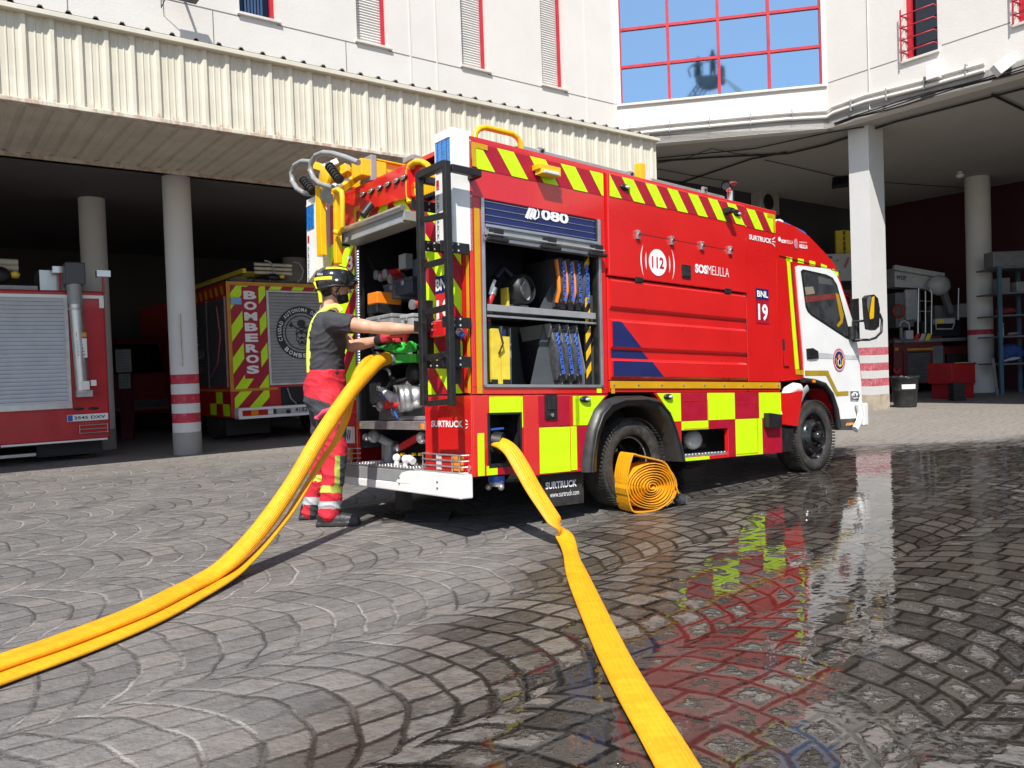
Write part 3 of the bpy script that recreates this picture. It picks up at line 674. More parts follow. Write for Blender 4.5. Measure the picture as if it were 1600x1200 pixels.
# --- side lettering
lt = MB(); so_ = .0275
def stx(st_, x0, y0, x1, y1, m=WLET, off=so_, bold=.02, hpx=None):     # text between two baseline photo points, hpx = height px at start
    a, b_ = S(x0, y0), S(x1, y1); h = abs(S(x0, y0-hpx).z-a.z)
    text(lt, st_, (a.x, -off, (a.z+b_.z)/2), (b_.x-a.x, 0, 0), (0, 0, h), m, bold)
stx('SOS', 1082, 426, 1101, 430, hpx=14, bold=.05); stx('MELILLA', 1101.5, 430, 1135, 433, hpx=14, bold=-.01)
c = S(1023.5, 411); lt.lathe([(.0001, 0), (.105, 0)], (c.x, -so_, c.z), (0, -1, 0), WLET, 40)
text(lt, '112', (c.x-.072, -so_-.002, c.z-.045), (.144, 0, 0), (0, 0, .09), RED, .03)
for sgn in (-1, 1):
    for r, h in ((.155, .62), (.215, .80)):
        P = [];
        for k in range(13):
            a = -h/1.3+2*h/1.3*k/12; P.append((c.x+sgn*(r*math.cos(a)*.9+.01), -so_-.002, c.z+r*1.0*math.sin(a)))
        Q = [(p[0]-sgn*.014*math.cos(i/12*PI-PI/2), p[1], p[2]) for i, p in enumerate(P)]
        for i in range(12): lt.add([P[i], P[i+1], Q[i+1], Q[i]], [(0,1,2,3)], WLET)
stx('SURTRUCK', 1170, 374, 1205, 381, hpx=8, off=.004, bold=.03)
c = S(1209, 378)
for k in range(3): lt.ball((c.x-.005, -.004, c.z-.03+.03*k), (.03, .001, .006), WLET, 8, 5, Matrix.Rotation(rad(30-30*k), 3, 'Y'))
a = S(1180.5, 467); b_ = S(1200.5, 469); sq2(lt, a.x, a.z, b_.x, a.z+.098, NAVY, .005); sq2(lt, a.x, a.z-.215, b_.x, a.z-.004, DRED, .005)
text(lt, 'BNL', (a.x+.015, -.008, a.z+.02), (b_.x-a.x-.03, 0, 0), (0, 0, .058), WLET, .03); text(lt, '19', (a.x+.025, -.008, a.z-.19), (b_.x-a.x-.05, 0, 0), (0, 0, .15), WLET, .03)
lt.build('lettering', eng)
# --- hatch furniture
hf = MB()
for x, y in ((991.5, 368), (1044.5, 377), (1091.5, 385), (1135.5, 392)):
    p = S(x, y); hf.box((p.x-.018, -.045, p.z-.035), (p.x+.018, -.024, p.z+.035), STEEL)
    hf.cyl((p.x, -.045, p.z), (p.x, -.056, p.z), .013, CHROME, 10)
hf.build('hatch_catch', eng, bevel=.003)
hf = MB(); a, b_ = S(992, 366), S(1140, 392); hf.box((a.x-.03, -.0255, a.z-.0), (b_.x+.02, -.022, a.z+.004), BLACK)
for x, w0 in ((992, .0), (1138, 0)): p = S(x, 455 if x > 1000 else 440)
hf.build('hatch_seam', eng)
hf = MB()
p = S(1068, 425); hf.box((p.x-.055, -.034, p.z-.055), (p.x+.055, -.022, p.z+.055), BLACK); hf.box((p.x-.04, -.038, p.z-.04), (p.x+.04, -.030, p.z+.035), DARK)
hf.build('handle', eng, bevel=.006)
for x, y in ((994.5, 438), (1133.5, 455)):
    hf = MB(); p = S(x, y); hf.box((p.x-.045, -.031, p.z-.022), (p.x+.045, -.022, p.z+.022), BLACK); hf.build('hatch_latch', eng, bevel=.005)
# marker lamps
def marker(x, y, v=0.0, m=GREYP):
    p = S(x, y); h = MB(); h.ball((p.x, v-.004, p.z), (.055, .022, .024), BLACK, 14, 8); h.ball((p.x+.01, v-.014, p.z), (.038, .016, .014), m, 12, 6); return h.build('marker_lamp', eng)
marker(972, 294, -.024, CLEAR); marker(1147, 335, -.024, CLEAR); marker(913, 624, -.006, CLEAR); marker(1043, 620, -.003, CLEAR)
h = MB(); p = S(1129, 331); h.box((p.x-.04, -.10, p.z-.025), (p.x+.04, -.024, p.z+.02), BLACK); h.box((p.x-.02, -.13, p.z-.03), (p.x+.055, -.09, p.z+.0), BLACK); h.build('side_camera', eng, bevel=.008)
h = MB(); p = S(848, 268); h.box((p.x-.10, -.08, p.z-.015), (p.x+.10, -.0, p.z+.025), YEL); h.build('work_lamp_bracket', eng, bevel=.006)
h = MB(); h.box((p.x-.085, -.095, p.z-.045), (p.x+.085, -.015, p.z-.013), YPL); h.box((p.x-.07, -.098, p.z-.04), (p.x+.07, -.09, p.z-.018), CLEAR); h.build('work_lamp', eng, bevel=.006)
# skirt furniture
h = MB(); p = S(859, 636); h.box((p.x-.055, -.02, p.z-.085), (p.x+.055, -.004, p.z+.085), BLACK); h.box((p.x-.035, -.026, p.z-.02), (p.x+.035, -.018, p.z+.07), DARK); h.cyl((p.x, -.02, p.z-.055), (p.x, -.03, p.z-.055), .013, CHROME, 12); h.build('skirt_latch', eng, bevel=.006)
h = MB()      # recess frame round the hose port
for u0, w0, u1, w1 in ((.115, .53, .135, .87), (.39, .53, .405, .87), (.135, .855, .39, .87), (.12, .51, .40, .535)): h.box((u0, -.006, w0), (u1, .03, w1), BLACK)
h.build('port_frame', eng, bevel=.003)
h = MB(); p = S(776, 690, .06); h.cyl((p.x-.07, .20, p.z), (p.x-.03, .02, p.z-.01), .062, STEEL, 22); h.cyl((p.x-.035, .05, p.z), (p.x+.0, -.0, p.z-.01), .072, BLACK, 22); h.build('hose_port', eng)
h = MB(); h.bar((.16, .03, .76), (.27, .03, .765), .012, .012, BLUEP); h.build('pull_handle', eng)
# hanging cap
h = MB(); p = S(776, 750, .08); h.cyl(p+Vector((0,0,-.012)), p+Vector((0,0,.03)), .055, BLUEP, 24); h.cyl(p+Vector((0,0,-.04)), p+Vector((0,0,-.012)), .05, STEEL, 24)
for a in (0.4, 2.5, 4.6): h.ball(p+Vector((math.cos(a)*.055, math.sin(a)*.055, -.045)), .022, STEEL, 8, 6)
h.tube([p+Vector((0,0,.03)), p+Vector((0,0,.09))], .005, STEEL, 6); h.build('hanging_cap', eng)
# step recess
h = MB(); h.box((2.085, .01, .47), (2.695, .28, .487), STEEL)
for i in range(14): h.ball((2.11+i*.043, .02, .490), (.014, .012, .008), ALU, 8, 5)
h.build('step_tread', eng)
h = MB(); h.ball((2.42, .16, .60), (.10, .07, .085), M('tank_plastic', (.35,.35,.34), .25), 16, 10); h.cyl((2.3, .2, .55), (2.6, .2, .55), .04, BLACK); h.build('air_filter', eng)
gp = MB()
for u0, w0, u1, w1 in ((2.10, .70, 2.42, .93), (2.80, .46, 3.12, .90)):
    for a, b_, c, d in ((u0, w0, u1, w0+.004), (u0, w1, u1, w1+.004), (u1, w0, u1+.004, w1)): sq2(gp, a, b_, c, d, REDP, .007)
gp.build('service_flap', eng)
# fender
fl = MB(); cx, cz = S(980, 722, .08).x, S(980, 722, .08).z
cx = 1.535
arch_o = [(.945, .43), (.965, .56), (1.01, .73), (1.08, .865), (1.17, .94), (1.32, .972), (1.60, .975), (1.76, .955), (1.87, .87), (1.95, .73), (2.02, .56), (2.055, .45)]
arch_i = [(1.055, .43), (1.065, .55), (1.10, .68), (1.16, .79), (1.25, .86), (1.38, .895), (1.58, .90), (1.72, .87), (1.82, .79), (1.89, .68), (1.945, .55), (1.965, .45)]
vs = []; 
for (a, b_), (c, d) in zip(arch_o, arch_i):
    m_ = ((a+c)/2, (b_+d)/2); vs += [(a, -.004, b_), (a+(c-a)*.18, -.055, b_+(d-b_)*.18), (m_[0], -.07, m_[1]), (c, -.05, d), (c, .38, d)]
fs = []
for i in range(len(arch_o)-1):
    for k in range(4): fs.append((i*5+k, i*5+k+1, (i+1)*5+k+1, (i+1)*5+k))
FEND = M('fender_plastic', (.022, .021, .021), .42, 0, .15, 14)
fl.add(vs, fs, FEND, True); fl.tube([Vector((a+(c-a)*.42, -.073, b_+(d-b_)*.42)) for (a, b_), (c, d) in zip(arch_o, arch_i)], .009, FEND, 8); fl.build('wheel_arch', eng)
h = MB(); a, b_ = S(848, 748, .18), S(911, 782, .18); h.box((.50, .17, .19), (.545, .62, .44), BLACK) if 0 else None
h.box((.62, .06, .20), (1.03, .075, .43), RUBBER); 
text(h, 'SURTRUCK', (.66, .057, .325), (.30, 0, 0), (0, 0, .05), WLET, .03); text(h, 'www.surtruck.com', (.70, .057, .265), (.28, 0, 0), (0, 0, .038), WLET, .0)
h.build('mud_flap', eng)
# wheels -----------------------------------------------------------------
def wheel(u, w, v, r, front):
    o = Vector((u, v, w)); d = Vector((0, -1, 0))
    t = MB(); W2 = .10
    pr = [(r*.60, -.13), (r*.72, -.16), (r*.93, -.15), (r*.985, -.115), (r, -.06), (r, .02), (r*.985, .055), (r*.94, .085), (r*.80, .10), (r*.66, .092), (r*.60, .07)]
    t.lathe(pr, o, d, TYRE, 64)
    t.lathe([(r*.885, .0955), (r*.88, .0985), (r*.87, .0965)], o, d, RUBBER, 64)
    for k in range(72):
        a = 2*PI*k/72; c_ = o+Vector((math.cos(a)*r*.994, 0, math.sin(a)*r*.994)); X = Vector((-math.sin(a), 0, math.cos(a)))
        for v0, v1 in ((-.05, .0), (.01, .055), (-.11, -.06), (.062, .075)):
            t.bar(c_+Vector((0, v0, 0)), c_+Vector((0, v1, 0)),   .016, .004, TYRE, up=X.cross(Vector((0,1,0))))
    wo = t.build('wheel', eng)
    m = MB(); HB = M('rim_black', (.012, .012, .013), .22, .2, .2, 12, coat=.5)
    if front:
        m.lathe([(r*.62, .085), (r*.60, .07), (r*.56, .03), (r*.52, .03), (r*.46, .075), (r*.36, .115), (r*.30, .12), (r*.28, .095), (.0001, .095)], o, d, HB, 40)
        m.lathe([(r*.17, .095), (r*.16, .15), (r*.10, .165), (.0001, .165)], o, d, HB, 24)
        for k in range(8):
            a = 2*PI*k/8+.2; p = o+Vector((math.cos(a)*r*.42, 0, math.sin(a)*r*.42)); m.cyl(p+d*.085, p+d*.100, r*.055, DARK, 12)
    else:
        m.lathe([(r*.62, .085), (r*.60, .07), (r*.56, -.02), (r*.54, -.10), (r*.44, -.13), (r*.34, -.12), (.0001, -.12)], o, d, HB, 40)
        m.lathe([(r*.20, -.12), (r*.20, .0), (r*.15, .02), (.0001, .02)], o, d, HB, 24)
        m.tube([o+Vector((math.cos(2*PI*k/40)*r*.575, -.04, math.sin(2*PI*k/40)*r*.575)) for k in range(40)], .006, STEEL, 6, closed=True)
    ro = m.build('rim', wo); n = MB()
    for k in range(8 if not front else 6):
        a = 2*PI*k/(8 if not front else 6); p = o+Vector((math.cos(a)*r*(.28 if not front else .225), 0, math.sin(a)*r*(.28 if not front else .225))); n.cyl(p+d*(-.12 if not front else .09), p+d*(-.085 if not front else .125), .015, STEEL if not front else HB, 8)
    n.build('wheel_nuts', wo)
wheel(1.545, .455, .13, .350, False); wheel(4.14, .565, .13, .352, True)
wheel(1.545, .455, VW-.10, .345, False) if 0 else None
for u, w_ in ((1.545, .455), (4.14, .56)):
    h = MB(); h.lathe([(.0001, -.3), (.34, -.3), (.352, -.25), (.352, 0), (.33, .02), (.0001, .02)], (u, VW-.12, w_), (0, -1, 0), TYRE, 48); h.build('wheel', eng)
    h = MB(); h.cyl((u, .3, w_), (u, 1.8, w_), .06, BLACK); h.build('axle', eng)
# --- side locker ------------------------------------------------------------
fr = MB()
for u0, w0, u1, w1 in ((.088, 1.035, .113, 2.275), (1.165, 1.035, 1.19, 2.275), (.088, 1.035, 1.19, 1.055)): fr.box((u0, -.012, w0), (u1, .03, w1), ALU)
for u0 in (.115, 1.150): fr.box((u0, .0, 1.055), (u0+.012, .05, 2.27), BLACK)
lock = fr.build('locker_frame', eng, bevel=.002, label='aluminium framed side locker standing open')
rl = MB()
rl.prism([(.115, .01, 2.275), (.115, .035, 2.275), (.115, .035, 2.10), (.115, .01, 2.10)], (1.05, 0, 0), NAVY)
for w_ in (2.125, 2.17, 2.215, 2.26): rl.box((.115, .006, w_), (1.165, .012, w_+.003), ALU)
text(rl, '080', (.62, .0045, 2.205), (.26, 0, 0), (0, 0, .075), WLET, .04)
for k, (a, b_) in enumerate(((.50, .52), (.53, .54), (.47, .5))): rl.add([(a, .0045, 2.20), (a+.03, .0045, 2.19), (b_+.04, .0045, 2.26), (b_+.01, .0045, 2.275)], [(0,1,2,3)], WLET)
rl.tube([(.52, .004, 2.21), (.56, .004, 2.195), (.595, .004, 2.215), (.60, .004, 2.25), (.585, .004, 2.27)], .005, WLET, 6)
ro = rl.build('roller_shutter', lock)
rb = MB(); rb.box((.118, -.01, 2.035), (1.162, .03, 2.10), GREYP); rb.box((.118, -.022, 2.085), (1.162, .03, 2.105), ALU); rb.tube([(.10, -.05, 2.035), (1.18, -.05, 2.035)], .011, ALU, 10); rb.box((.118, -.035, 1.995), (1.162, .02, 2.02), ALU); rb.build('shutter_bar', lock, bevel=.003)
for u in (.19, .66, 1.12):
    rb = MB(); rb.box((u-.045, -.06, 2.015), (u+.045, .0, 2.075), BLACK); rb.box((u-.085, -.065, 1.99), (u+.085, -.03, 2.015), BLACK); rb.build('shutter_clip', lock, bevel=.006)
sh = MB(); sh.box((.113, .035, 1.555), (1.165, .60, 1.57), GREYP); sh.box((.113, .02, 1.54), (1.165, .035, 1.585), GREYP); sh.box((.113, .015, 1.50), (1.165, .03, 1.515), ALU); sh.build('shelf', lock, bevel=.002)
# wider hazard strip facing out
hz = MB(); 
for k in range(8):
    w_ = 1.10+k*.13; P = clip([(1.075, w_), (1.128, w_+.07), (1.128, w_+.135), (1.075, w_+.065)], 1.075, 1.126, 1.06, 2.02)
    if len(P) > 2: hz.add([(a, .052, b_) for a, b_ in P], [tuple(range(len(P)))], YEL)
hz.box((1.075, .055, 1.06), (1.127, .07, 2.02), BLACK); hz.build('hazard_strip', lock)
dv = MB(); dv.prism([(.60, .12, 1.06), (.86, .12, 1.06), (.73, .12, 1.49)], (0, .01, 0), DGREY); 
for k in range(4):
    dv.prism([(.735+k*.085, .06, 1.49), (.735+k*.085, .4, 1.49), (.84+k*.085, .4, 1.06), (.84+k*.085, .06, 1.06)], (.006, 0, 0), GREYP)
dv.box((.33, .45, 1.06), (.84, .46, 1.5), DGREY); dv.box((.43, .14, 1.06), (.44, .155, 1.45), GREYP)
dv.prism([(.70, .14, 1.58), (.86, .14, 1.58), (.86, .14, 1.84)], (0, .01, 0), DGREY); dv.box((.28, .5, 1.59), (.86, .51, 2.1), M('navy_dark_panel', (.012,.014,.03), .5))
dv.build('divider', lock)

# --- rear face -----------------------------------------------------------------
rearP = lambda l, a, b: Vector((-.014-.002*l, -a, b))
cr = MB()
chevrons(cr, -.515, -.095, 1.0, 2.27, .31, .155, .92, .02, lambda a, b, l: Vector((-.003-.002*l, -a, b)))
chevrons(cr, -2.0, -1.545, .98, 2.28, .31, .155, -.92, .05, lambda a, b, l: Vector((-.003-.002*l, -a, b)))
chevrons(cr, -1.50, -1.02, 2.31, 2.47, .30, .15, -.92, .10, lambda a, b, l: Vector((-.003-.002*l, -a, b)))
chevrons(cr, -1.02, -.56, 2.31, 2.47, .30, .15, .92, .03, lambda a, b, l: Vector((-.003-.002*l, -a, b)))
cr.build('rear_chevrons', eng)
am = MB()
for v0, w0, v1, w1 in ((.56, 2.472, 1.50, 2.51), (1.50, 2.30, 1.54, 2.51)): am.add([(-.008, v0, w0), (-.008, v1, w0), (-.008, v1, w1), (-.008, v0, w1)], [(0,1,2,3)], ORST)
am.add([(-.004, .012, 1.0), (-.004, .045, 1.0), (-.004, .045, 1.95), (-.004, .012, 1.95)], [(0,1,2,3)], ORST)
am.build('amber_stripe', eng)
lv = MB(); lv.box((-.02, .26, 2.36), (-.002, .60, 2.56), DARK)
for k in range(11): lv.box((-.034, .28+k*.029, 2.38), (-.02, .29+k*.029, 2.54), YEL)
lv.build('air_louvre', eng)
# upper red panel with strobe lamps
a, b_, c, d = R(562, 331, -.05), R(640, 307, -.05), R(637, 262, -.05), R(562, 290, -.05)
up = MB(); up.prism([a, b_, c, d], (.08, 0, 0), RED); pan = up.build('lamp_panel', eng, bevel=.008)
for x, y in ((568, 304), (580.5, 299), (593.5, 294), (606.5, 288.5), (620, 283), (631.5, 278)):
    p = R(x, y, -.055); h = MB(); T = Matrix.Rotation(rad(-12), 3, 'X'); h.ball(p, (.018, .042, .020), BLACK, 14, 8, T); h.ball(p+Vector((-.010, 0, 0)), (.016, .034, .014), CHROME, 14, 8, T); h.build('strobe_lamp', pan)
# white corner posts
def cpost(v0, v1, bot, top, mirror_):
    h = MB(); vi, vo = (v1, v0) if not mirror_ else (v0, v1)
    h.prism([(-.13, vi, bot+.06), (-.13, vi, top), (-.13, vo, top), (-.13, vo, bot-.02)], (.15, 0, 0), WHITE)
    po = h.build('corner_post', eng, bevel=.01)
    b_ = MB(); b_.box((-.138, v0+.025, top-.26), (-.05, v1-.02, top-.06), BLUEL); b_.box((-.142, v0+.02, top-.065), (-.05, v1-.015, top-.05), WHITE)
    for k in range(3): b_.box((-.1395, v0+.05+k*.05, top-.255), (-.137, v0+.056+k*.05, top-.065), M('lens_rib', (.01,.05,.2), .2))
    b_.build('blue_beacon', po, bevel=.008)
    t = MB(); x = v1-.018
    text(t, 'SURTRUCK', (-.1335, x-.0, top-.40), (0, 0, -.30), (0, -.022, 0) if 0 else (0, -.026, 0), M('text_grey', (.12,.12,.13), .5), .01)
    t.add([(-.1335, x, top-.37), (-.1335, x-.03, top-.37), (-.1335, x-.03, top-.31), (-.1335, x, top-.31)], [(0,1,2,3)], RED)
    t.build('lettering', po)
cpost(.0, .20, 1.93, 2.70, False); cpost(1.97, 2.14, 2.0, 2.68, True)
# rear lettering
t = MB(); a, b_ = R(684.5, 469), R(700, 466)
def rq(mb, v0, w0, v1, w1, m, off=.008): mb.add([(-off, v0, w0), (-off, v1, w0), (-off, v1, w1), (-off, v0, w1)], [(0,1,2,3)], m)
c = R(694, 432); rq(t, .20, 1.68, .40, 1.80, NAVY); text(t, 'BNL', (-.0105, .39, 1.70), (0, -.18, 0), (0, 0, .08), WLET, .03)
rq(t, .20, 1.40, .40, 1.68, REDP); text(t, '19', (-.0105, .385, 1.42), (0, -.17, 0), (0, 0, .22), WLET, .03)
a, b_ = R(677, 667), R(726, 667.5); text(t, 'SURTRUCK', (-.015, a.y, a.z), (0, b_.y-a.y, 0), (0, 0, .044), WLET, .03)
c = R(732, 663)
for k in range(3): t.ball((-.015, c.y, c.z-.022+.022*k), (.001, .016, .004), WLET, 8, 5, Matrix.Rotation(rad(-30+30*k), 3, 'X'))
text(t, '3', (-.008, 1.66, 2.02), (0, -.09, 0), (0, 0, .12), WLET, .03); text(t, 'O', (-.008, 1.66, 1.87), (0, -.09, 0), (0, 0, .12), WLET, .03)
t.build('lettering', eng)
# number plate + rear lamps
t = MB(); t.box((-.03, 1.575, .64), (-.005, 1.95, .77), WHITE); text(t, 'NV', (-.032, 1.68, .66), (0, -.09, 0), (0, 0, .085), BLACK, .02); text(t, '4182', (-.032, 1.93, .66), (0, -.2, 0), (0, 0, .085), BLACK, .02); t.build('number_plate', eng)
def taillamp(v0, v1):
    p = MB(); p.box((-.03, v0+.01, .49), (-.014, v1-.01, .60), REDL); p.box((-.034, v0+.01, .495), (-.028, v0+.01+(v1-v0)*.28, .595), AMBL); p.box((-.034, v1-.01-(v1-v0)*.42, .495), (-.028, v1-.01-(v1-v0)*.30, .595), CLEAR)
    po = p.build('tail_lamp', eng)
    for k in range(4):
        g = MB() if k == 0 else g; w_ = .485+k*.038
        g.tube([(-.014, v1, w_), (-.055, v1-.01, w_), (-.06, v1-.03, w_), (-.06, v0+.03, w_), (-.05, v0-.01, w_), (.02, v0-.035, w_)], .0055, STEEL, 6)
    for v in (v0+.10, v0+.02, v1-.02): g.tube([(-.056, v, .48), (-.056, v, .605)], .004, STEEL, 6)
    g.build('lamp_guard', po)
taillamp(.06, .53); taillamp(1.56, 1.97)
t = MB(); t.cyl((-.014, .03, .515), (-.02, .03, .515), .022, M('reflector', (.5,.12,.12), .2), 20); t.build('reflector', eng)
# bumper
t = MB(); t.box((-.10, .01, .325), (-.0, .62, .478), WHITE); t.box((-.10, .62, .325), (0, 2.0, .385), WHITE); t.box((-.095, .62, .385), (-.0, 2.0, .478), GREYP)
t.prism([(-.1005, .62, .385), (-.1005, .62, .478), (-.1005, .72, .478-.02), (-.1005, .80, .385)], (.1, 0, 0), WHITE)
t.build('rear_bumper', eng, bevel=.008)
t = MB()
for v in (.27, .75): 
    for w_ in (.38, .42): t.cyl((-.10, v, w_), (-.106, v, w_), .006, BLACK, 8)
t.build('bumper_bolts', eng)
t = MB(); t.box((-.095, .56, .480), (.30, 1.54, .492), ALU)
for i in range(22):
    for j in range(3): t.ball((-.075+.05*j, .6+i*.043, .494), (.010, .016, .006), ALU, 6, 4)
t.build('rear_step', eng)
t = MB(); t.box((.05, .95, .16), (.13, 1.06, .34), BLACK); t.build('tow_hitch', eng)
# pump locker ----------------------------------------------------------------
pl_ = MB(); pl_.box((-.012, .535, .99), (.03, .56, 2.30), ALU); pl_.box((-.012, 1.50, .82), (.03, 1.525, 2.30), ALU); pl_.box((-.0, 1.47, .82), (.04, 1.50, 2.30), BLACK)
plk = pl_.build('pump_locker_frame', eng, label='frame of the open rear pump locker')
t = MB(); t.box((-.02, .54, .755), (.55, 1.50, .815), STEEL); t.box((-.025, 1.455, .76), (-.018, 1.49, .80), AMBL); t.box((-.025, .55, .76), (-.018, .585, .80), AMBL); t.build('pump_deck', eng, bevel=.003)
t = MB(); t.box((-.16, .54, 2.20), (.02, 1.52, 2.27), GREYP); t.tube([(-.17, .54, 2.285), (-.17, 1.53, 2.285)], .022, ALU, 10); t.box((-.17, .56, 2.185), (-.10, 1.50, 2.205), GREYP); t.box((-.175, 1.43, 2.17), (-.10, 1.53, 2.27), BLACK); t.build('roller_shutter', plk, bevel=.004)
t = MB(); t.cyl((-.17, 1.1, 2.34), (-.10, 1.1, 2.43), .03, BLACK, 14); t.build('rear_camera', eng)
t = MB()
for k in range(46): t.box((-.006, 1.482, 1.16+k*.022), (-.003, 1.492, 1.170+k*.022), LED)
t.build('led_strip', plk)
def rr(x, y, u): return R(x, y, u)
t = MB(); p = rr(632, 408, .12)
t.box((.10, p.y-.05, p.z-.06), (.16, p.y+.05, p.z+.05), GREYP); t.build('inside_lamp', plk)
# pump and pipes
t = MB(); t.box((.30, .64, .83), (.6, 1.50, 1.15), GREYP); t.box((.22, .64, .83), (.30, .95, .93), STEEL); t.box((.1, .6, .818), (.22, 1.30, .85), STEEL); t.box((.28, .64, 1.15), (.45, 1.10, 1.36), M('pump_casing', (.5,.5,.5), .4, .6))
t.prism([(.12, 1.42, .82), (.12, 1.20, .82), (.12, 1.26, 1.0), (.12, 1.36, 1.02)], (.1, 0, 0), STEEL)
pump = t.build('pump', eng, bevel=.01)
t = MB(); p = rr(634, 622, .05); d = Vector((-1, .45, -.1)).normalized()
t.lathe([(.0001, -.12), (.075, -.12), (.085, -.10), (.09, -.05), (.085, -.045), (.10, -.03), (.10, .0), (.095, .01), (.10, .02), (.10, .05), (.082, .055), (.078, .02), (.0001, .02)], p, d, ALU, 36)
t.lathe([(.076, .023), (.05, .03), (.02, .05), (.0001, .052)], p, d, BLUEP, 28); t.build('suction_inlet', pump)
t = MB()
for (x, y) in ((607, 630), (612, 634)): pass
p = rr(606, 633, .06); t.cyl(p, p+Vector((0, -.20, -.005)), .022, REDP, 14); t.ball(p, .038, REDP, 12, 8); t.ball(p+Vector((0, .1, -.01)), .04, STEEL, 12, 8); t.cyl(p+Vector((0,.1,0)), p+Vector((0,.2,.0)), .02, CHROME, 12)
t.tube([p+Vector((0, .12, .08)), p+Vector((0,.05,.06)), p+Vector((0,-.05,.0)), p+Vector((0,-.14,-.1))], .008, BLUEP, 6); t.build('valve', pump)
t = MB(); P = [rr(*q) for q in ((593, 607, .1), (602, 612, .1), (610, 620, .1), (618, 626, .1))]; t.tube(P, [.02, .025, .04, .05], WHITE, 12); t.ball(P[0], .03, CHROME); t.build('hose_branch', pump)
t = MB(); P = [rr(*q) for q in ((600, 575, .22), (608, 580, .2), (612, 595, .2), (606, 606, .2))]; t.tube(P, .016, BLACK, 10); P = [rr(*q) for q in ((612, 590, .2), (622, 598, .2), (640, 590, .25))]; t.tube(P, .018, BLACK, 10)
p = rr(648, 584, .15); t.ball(p, (.06, .09, .09), BLACK, 14, 9); t.build('pump_gauge', pump)
t = MB(); p = rr(606, 562, -.02); q = rr(590, 566, -.10); t.cyl(q, p, .058, BLACK, 20); t.cyl(p, p+(p-q)*2.2, .05, STEEL, 20); outl = t.build('outlet_coupling', pump)
t = MB(); p = rr(585, 560, .12); t.cyl(p, p+Vector((.15,0,0)), .055, ALU, 20); t.build('outlet_coupling', pump)
# green handled thing + boxes, orange device
t = MB(); 
for k in range(12):
    a = rr(600+k*4.2, 541+3*math.sin(k*1.7), .02+.03*math.cos(k)); t.ball(a, (.03, .026, .024), GREEN, 10, 7)
t.tube([rr(597, 541, 0), rr(612, 546, 0), rr(628, 548, 0), rr(647, 545, 0)], .022, GREEN, 10)
t.prism([rr(612, 553, .02), rr(650, 553, .02), rr(650, 566, .02), rr(618, 567, .02)], (.12, 0, 0), GREEN)
tag(t.build('green_hose_holder', None, T=TM), 'crumpled bright green webbing under the glove of the firefighter in the rear locker', 'webbing')
t = MB(); a = rr(574, 487, .03); b_ = rr(589, 455, .03); t.box((.03, b_.y, a.z+.05), (.25, a.y, b_.z), ORNG); t.box((.025, b_.y, a.z-.02), (.25, a.y, a.z+.05), BLACK)
tag(t.build('orange_equipment_case', None, T=TM, bevel=.008), 'orange box shaped case with black base standing at the top of the rear locker', 'case')
t = MB(); a = rr(592, 488, .12); t.box((.12, a.y-.07, a.z), (.25, a.y, a.z+.12), ORNG); t.box((.12, a.y-.08, a.z+.12), (.25, a.y-.0, a.z+.15), BLACK)
tag(t.build('orange_equipment_case', None, T=TM, bevel=.01), 'small orange case half hidden behind the box shaped orange case', 'case')
t = MB(); t.box((.12, 1.13, 1.38), (.5, 1.47, 1.52), DGREY); t.box((.10, 1.13, 1.52), (.5, 1.48, 1.535), GREYP); t.box((.14, .62, 1.58), (.5, .98, 1.605), GREYP); t.box((.35, .98, 1.65), (.5, 1.15, 1.80), GREYP); t.box((.16, .62, 1.85), (.5, .95, 2.02), DGREY)
for v0, z0 in ((1.0, 1.62), (1.2, 1.56)): t.box((.4, v0, z0), (.55, v0+.1, z0+.2), DARK)
t.tube([(.2, 1.15, 1.95), (.25, 1.0, 1.8), (.3, .9, 1.9)], .02, BLACK, 8); t.box((.45, .62, 1.4), (.5, .70, 1.8), M('pale_panel', (.3,.3,.3), .5)); t.build('locker_rack', plk, bevel=.005)
t = MB(); t.ball((.42, 1.15, 1.93), (.05, .06, .06), REDP); t.ball((.42, 1.02, 1.86), (.05, .05, .04), REDP); t.ball((.4, .82, 1.75), (.04, .06, .05), M('dull_red', (.2,.02,.02), .5)); t.build('valve', plk)
for (x0, y0, x1, y1, u, m, nm, lab) in (
    (573, 512, 612, 490, .03, GREYP, 'grey_case', 'grey lidded case under the orange case in the rear locker'),
    (600, 470, 625, 440, .16, M('case_slate', (.10, .12, .14), .5), 'slate_case', 'slate grey case high in the rear locker'),
    (617, 462, 644, 432, .10, M('case_navy', (.03, .04, .06), .5), 'navy_case', 'dark navy case at the upper right of the rear locker'),
    (626, 520, 645, 490, .08, M('case_pale', (.34, .36, .36), .5), 'pale_case', 'pale grey case behind the ladder in the rear locker')):
    a_, c_ = rr(x0, y0, u), rr(x1, y1, u); t = MB(); t.box((u, min(a_.y, c_.y), a_.z), (u+.25, max(a_.y, c_.y), c_.z), m); t.box((u-.006, min(a_.y, c_.y)-.006, c_.z-.025), (u+.26, max(a_.y, c_.y)+.006, c_.z+.004), m)
    t.box((u-.014, (a_.y+c_.y)/2-.02, c_.z-.05), (u, (a_.y+c_.y)/2+.02, c_.z-.015), STEEL); tag(t.build(nm, None, T=TM, bevel=.006), lab, 'case')
for x, y, r, m in ((604, 428, .03, REDP), (597, 434, .025, STEEL), (612, 436, .028, M('dull_red', (.2,.02,.02), .5)), (590, 430, .03, REDP), (646, 476, .03, REDP)):
    t = MB(); p = rr(x, y, .12); t.cyl(p, p+Vector((.1, -.03, .02)), r, m, 14); t.cyl(p+Vector((-.02, 0, 0)), p, r*1.25, STEEL, 14); t.build('hose_cap', plk)
